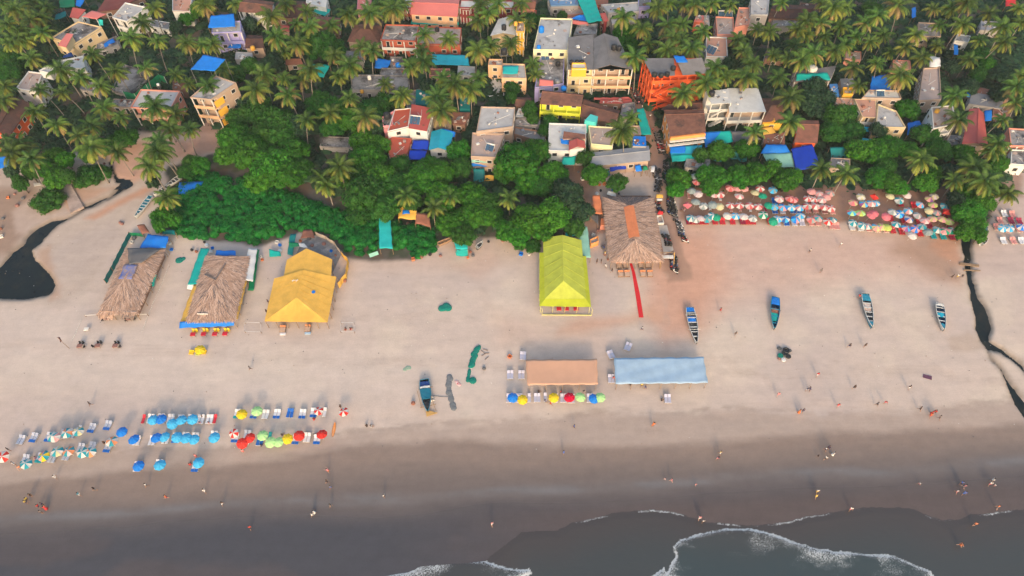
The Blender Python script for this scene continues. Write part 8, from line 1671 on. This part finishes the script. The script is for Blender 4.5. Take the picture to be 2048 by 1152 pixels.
# tile, x, y, pose, top, bottoms
PL = [('A', 797, 125, 'walk', 'black', 'black'), ('A', 125, 655, 'stand', 'white', 'white'), ('A', 165, 685, 'sit', 'orange', 'white'), ('A', 488, 772, 'walk', 'white', 'white'), ('A', 700, 925, 'walk', 'teal', 'white'), ('A', 838, 880, 'walk', 'black', 'grey'), ('A', 275, 935, 'stand', 'black', 'black'), ('A', 240, 970, 'walk', 'yellow', 'black'), ('A', 232, 995, 'stand', 'yellow', 'navy'),
      ('A', 340, 1030, 'walk2', 'red', 'navy'), ('A', 400, 1045, 'dress', 'red', 'red'), ('A', 368, 1085, 'stand', 'grey', 'black'), ('A', 380, 1015, 'stand', 'navy', 'black'), ('A', 78, 530, 'stand', 'black', 'grey'), ('A', 1112, 365, 'walk', 'black', 'navy'), ('A', 920, 465, 'sit', 'black', 'black'), ('A', 315, 600, 'sit', 'pink', 'blue'), ('A', 553, 550, 'sit', 'grey', 'black'),
      ('B', 132, 785, 'walk', 'white', 'grey'), ('B', 297, 880, 'walk', 'orange', 'red'), ('B', 612, 830, 'walk2', 'white', 'white'), ('B', 760, 935, 'walk', 'black', 'white'), ('B', 930, 505, 'stand', 'pink', 'red'), ('B', 1632, 668, 'bend', 'pink', 'orange'), ('B', 1620, 755, 'walk', 'black', 'black'), ('B', 1650, 800, 'walk', 'grey', 'blue'), ('B', 1512, 1005, 'dress', 'white', 'white'), ('B', 1500, 1030, 'walk', 'white', 'white'), ('B', 1650, 950, 'walk', 'black', 'grey'),
      ('B', 990, 1135, 'walk', 'red', 'black'), ('B', 595, 215, 'sit', 'black', 'black'), ('B', 575, 270, 'sit', 'pink', 'white'), ('B', 650, 270, 'sit', 'pink', 'pink'), ('B', 542, 545, 'stand', 'pink', 'red'), ('B', 492, 610, 'sit', 'red', 'red'), ('B', 1733, 140, 'stand', 'black', 'black'), ('B', 1080, 455, 'sit', 'black', 'navy'), ('B', 975, 440, 'sit', 'white', 'grey'), ('B', 1512, 240, 'sit', 'red', 'red'), ('B', 1250, 370, 'sit', 'black', 'grey'), ('B', 1515, 370, 'sit', 'white', 'black'),
      ('C', 540, 300, 'walk2', 'red', 'orange'), ('C', 432, 192, 'sit', 'black', 'black'), ('C', 490, 275, 'sit', 'navy', 'black'), ('C', 748, 505, 'walk', 'blue', 'navy'), ('C', 1450, 490, 'bend', 'orange', 'pink'), ('C', 630, 200, 'stand', 'red', 'black'), ('C', 1350, 140, 'stand', 'yellow', 'black'), ('C', 1385, 155, 'walk', 'navy', 'blue'), ('C', 1248, 130, 'bend', 'black', 'black'), ('C', 1530, 265, 'sit', 'black', 'black'), ('C', 1100, 70, 'sit', 'red', 'navy'), ('C', 835, 190, 'bend', 'grey', 'black'),
      ('W', 1130, 375, 'walk', 'white', 'navy'), ('X', 388, 232, 'walk', 'red', 'red'), ('X', 503, 415, 'walk', 'black', 'grey'), ('X', 1380, 505, 'walk2', 'black', 'navy'), ('X', 1133, 728, 'walk', 'red', 'white'), ('X', 1050, 840, 'bend', 'navy', 'white'), ('X', 1075, 845, 'bend', 'navy', 'navy'), ('X', 832, 880, 'walk', 'pink', 'pink'), ('X', 1415, 825, 'walk', 'black', 'black'), ('X', 1290, 965, 'walk', 'red', 'pink'), ('X', 995, 1010, 'dress', 'orange', 'orange'), ('X', 1022, 1005, 'walk', 'navy', 'navy'), ('X', 1450, 130, 'stand', 'red', 'grey'),
      ('Y', 440, 955, 'walk', 'grey', 'black'), ('Y', 500, 940, 'bend', 'red', 'pink'), ('Y', 685, 825, 'walk', 'black', 'white'), ('Y', 770, 990, 'walk2', 'black', 'black'), ('Y', 865, 1018, 'dress', 'red', 'red'), ('Y', 882, 1015, 'walk', 'red', 'black'), ('Y', 848, 1040, 'walk', 'orange', 'red'), ('Y', 918, 1058, 'walk2', 'grey', 'grey'), ('Y', 345, 505, 'stand', 'black', 'black'),
      ('S', 70, 800, 'stand', 'white', 'black'), ('S', 293, 755, 'walk', 'white', 'grey'), ('S', 1095, 985, 'walk2', 'black', 'black'), ('S', 1135, 983, 'walk', 'white', 'yellow'), ('S', 1165, 985, 'walk2', 'black', 'grey'), ('S', 150, 945, 'stand', 'grey', 'grey'),
      ('D', 1250, 250, 'stand', 'blue', 'blue'), ('D', 200, 505, 'stand', 'white', 'black'), ('D', 832, 665, 'walk2', 'pink', 'white'), ('D', 97, 92, 'sit', 'black', 'black'), ('D', 122, 95, 'sit', 'grey', 'white'),
      ('E', 83, 375, 'walk', 'pink', 'white', .65), ('E', 118, 385, 'walk', 'pink', 'pink'), ('E', 252, 406, 'walk', 'pink', 'pink', .6), ('E', 384, 235, 'walk', 'yellow', 'white'), ('E', 372, 265, 'walk', 'navy', 'pink'), ('E', 962, 215, 'walk', 'white', 'navy'), ('E', 978, 208, 'stand', 'navy', 'navy'), ('E', 1003, 240, 'dress', 'white', 'white'), ('E', 962, 265, 'walk', 'white', 'black'), ('E', 922, 250, 'walk', 'black', 'black', .65),
      ('E', 916, 445, 'walk', 'white', 'yellow'), ('E', 910, 472, 'walk2', 'yellow', 'yellow'), ('E', 1100, 542, 'walk', 'white', 'pink'), ('E', 1478, 402, 'walk2', 'white', 'pink', .7), ('E', 1704, 402, 'stand', 'blue', 'navy'), ('E', 1720, 418, 'walk', 'pink', 'navy'), ('E', 1680, 447, 'walk', 'white', 'pink'), ('E', 1720, 457, 'walk', 'blue', 'blue'), ('E', 1875, 385, 'stand', 'white', 'white'), ('E', 1862, 405, 'walk', 'white', 'pink'), ('E', 1890, 412, 'stand', 'white', 'pink', .65), ('E', 1903, 532, 'walk', 'orange', 'grey'),
      ('E', 1778, 628, 'stand', 'orange', 'black'), ('E', 1700, 740, 'walk2', 'orange', 'orange'), ('E', 272, 592, 'walk', 'pink', 'white'), ('E', 290, 612, 'stand', 'white', 'black'), ('E', 15, 84, 'bend', 'orange', 'orange'),
      ('T', 1297, 1012, 'walk', 'grey', 'black'), ('T', 1950, 742, 'sit', 'black', 'red'), ('T', 1982, 742, 'sit', 'black', 'red'), ('T', 1410, 628, 'stand', 'black', 'black'), ('T', 1422, 560, 'stand', 'navy', 'black'),
      ('U', 140, 1000, 'stand', 'black', 'black'), ('U', 175, 1002, 'stand', 'black', 'grey'), ('U', 215, 1040, 'bend', 'white', 'white'), ('U', 262, 1078, 'walk', 'black', 'grey'), ('U', 197, 885, 'stand', 'navy', 'blue'), ('U', 205, 935, 'stand', 'yellow', 'white'), ('U', 832, 575, 'stand', 'navy', 'black'), ('U', 858, 580, 'walk', 'pink', 'white'),
      ('l', 95, 500, 'walk', 'white', 'navy'), ('l', 60, 430, 'walk', 'red', 'black'), ('l', 130, 560, 'walk', 'pink', 'navy'), ('l', 165, 600, 'walk', 'white', 'grey'), ('l', 70, 380, 'walk', 'navy', 'black'), ('l', 265, 820, 'walk', 'red', 'black'), ('l', 240, 690, 'walk', 'white', 'black'), ('l', 375, 975, 'walk', 'pink', 'black'), ('l', 100, 460, 'walk', 'black', 'grey')]
for k, r0 in enumerate(PL): person(*r0[:6], sc3=r0[6] if len(r0) > 6 else 1.0)
for o, it, top, bot, sk in PEO:
    pale = it['y'] > 880 and top in ('pink', 'orange')
    for ch in COPIED[o.name]:
        b_ = ch.name.split('.')[0]; s_ = ch.material_slots[0]; s_.link = 'OBJECT'
        s_.material = WEAR[top] if b_ == 'shirt' else WEAR[bot] if b_ in ('shorts', 'skirt') else hairm if b_ in ('hair', 'eyes_and_mouth') else (skin2 if pale else skinm)
# ------------------------------------------------------------------ crates, pots and sacks about the yards
def make_crate(mt, kind):
    def mk():
        r_ = thing(kind, kind, kind); m = MB()
        if kind == 'crate':
            for a in (-.3, .3): m.box((a, 0, .25), (.05, .6, .42))
            for b_ in (-.3, .3): m.box((0, b_, .25), (.55, .05, .42))
            m.box((0, 0, .06), (.55, .55, .06))
        elif kind == 'pot': m.lathe((0, 0, 0), [(.2, 0), (.36, .25), (.3, .5), (.2, .55), (.24, .62)], 10)
        else: m.lathe((0, 0, 0), [(.4, 0), (.46, .2), (.36, .42), (.12, .5)], 8)
        m.local("body", mt, r_); return r_
    return mk
CR = {k: Proto(make_crate(*v)) for k, v in {"white crate": (trimw, 'crate'), "blue crate": (t_blue, 'crate'), "orange crate": (t_orange, 'crate'), "black pot": (tank_black, 'pot'), "clay pot": (tile_rust, 'pot'), "white sack": (t_white, 'sack'), "brown sack": (tb_b, 'sack'), "grey sack": (t_greysh, 'sack')}.items()}
CIT = []
for t, pts in (('T', [(505, 120), (490, 150), (745, 160), (760, 200), (735, 140), (985, 150), (1000, 170), (1040, 190), (1030, 215), (900, 205), (930, 215), (1480, 150), (1500, 170), (1500, 210), (1640, 140), (1700, 125), (1720, 170), (1800, 160), (1850, 210), (1880, 240), (1380, 270), (1370, 250), (1945, 415), (660, 60), (690, 85)]),
               ('N', [(230, 880), (100, 915), (165, 900), (310, 885), (540, 860), (560, 885), (680, 780), (790, 770), (870, 740), (930, 875), (990, 875), (520, 900), (60, 640), (180, 655)]), ('U', [(190, 880), (205, 940), (150, 740), (185, 720), (170, 415), (320, 440), (140, 440), (20, 320), (230, 980), (650, 460), (640, 640), (205, 660), (110, 780)]),
               ('L', [(110, 410), (175, 445), (20, 600), (5, 680), (10, 740), (60, 440), (920, 630), (935, 640), (130, 500), (800, 180), (860, 170)]), ('V', [(590, 930), (455, 960), (965, 707), (1150, 622)]), ('K', []) if 'K' in TILES else ('k', [(560, 940), (600, 1010), (800, 1090), (860, 1080), (1390, 900), (1440, 880)])):
    for x, y in px(t, pts):
        k = rp.choice(list(CR)); p = P(x, y, .3); o = CR[k].put(None, (p.x, p.y, 0), rp.uniform(0, 3), rp.uniform(.8, 1.3), "crates, pots and sacks about the shacks"); CIT.append(dict(o=o, x=x, y=y, base=k))
place_labels(CIT)
# ------------------------------------------------------------------ labels that single each repeat out
LAND += [(985, 1060, "the dark sea edge"), (1250, 405, "the pale yard by the lane"), (1360, 470, "the tail of the scooter row")]
place_labels(PIT); place_labels(PARIT); place_labels(BEDIT); place_labels([p[1] for p in PEO])

for o in col.objects:
    l_ = o.get('label')
    if l_ and len(l_.split()) > 16: o['label'] = l_.replace('coconut palm', 'palm').replace(' deep green leafy', ' leafy').replace('bright green rounded', 'rounded').replace(' with a gold emblem', '')
    l_ = o.get('label')
    if l_ and len(l_.split()) > 16: o['label'] = l_.replace('the deep blue', 'the blue').replace(' to it', '').replace('the cluttered working', 'the working').replace('from the left ', '').replace(' in front of', ' before').replace('middle ', 'middle ').replace(' with two white cross poles', '')
    if o.get('label') and len(o['label'].split()) > 16: print('LONG', o['label'])
# ------------------------------------------------------------------ the sea haze over the bay
m = MB(); m.box((0, 900, 70), (9000, 8400, 145)); o = m.build("haze", None)
hm = bpy.data.materials.new("sea haze"); hm.use_nodes = True; N = hm.node_tree.nodes; N.remove(N["Principled BSDF"]); v = N.new("ShaderNodeVolumePrincipled"); v.inputs["Color"].default_value = (0.86, 0.90, 0.95, 1); v.inputs["Density"].default_value = 0.00013
hm.node_tree.links.new(v.outputs[0], N["Material Output"].inputs["Volume"]); o.data.materials.clear(); o.data.materials.append(hm); tag(o, "thin pale haze lying over the whole bay", kind="stuff")
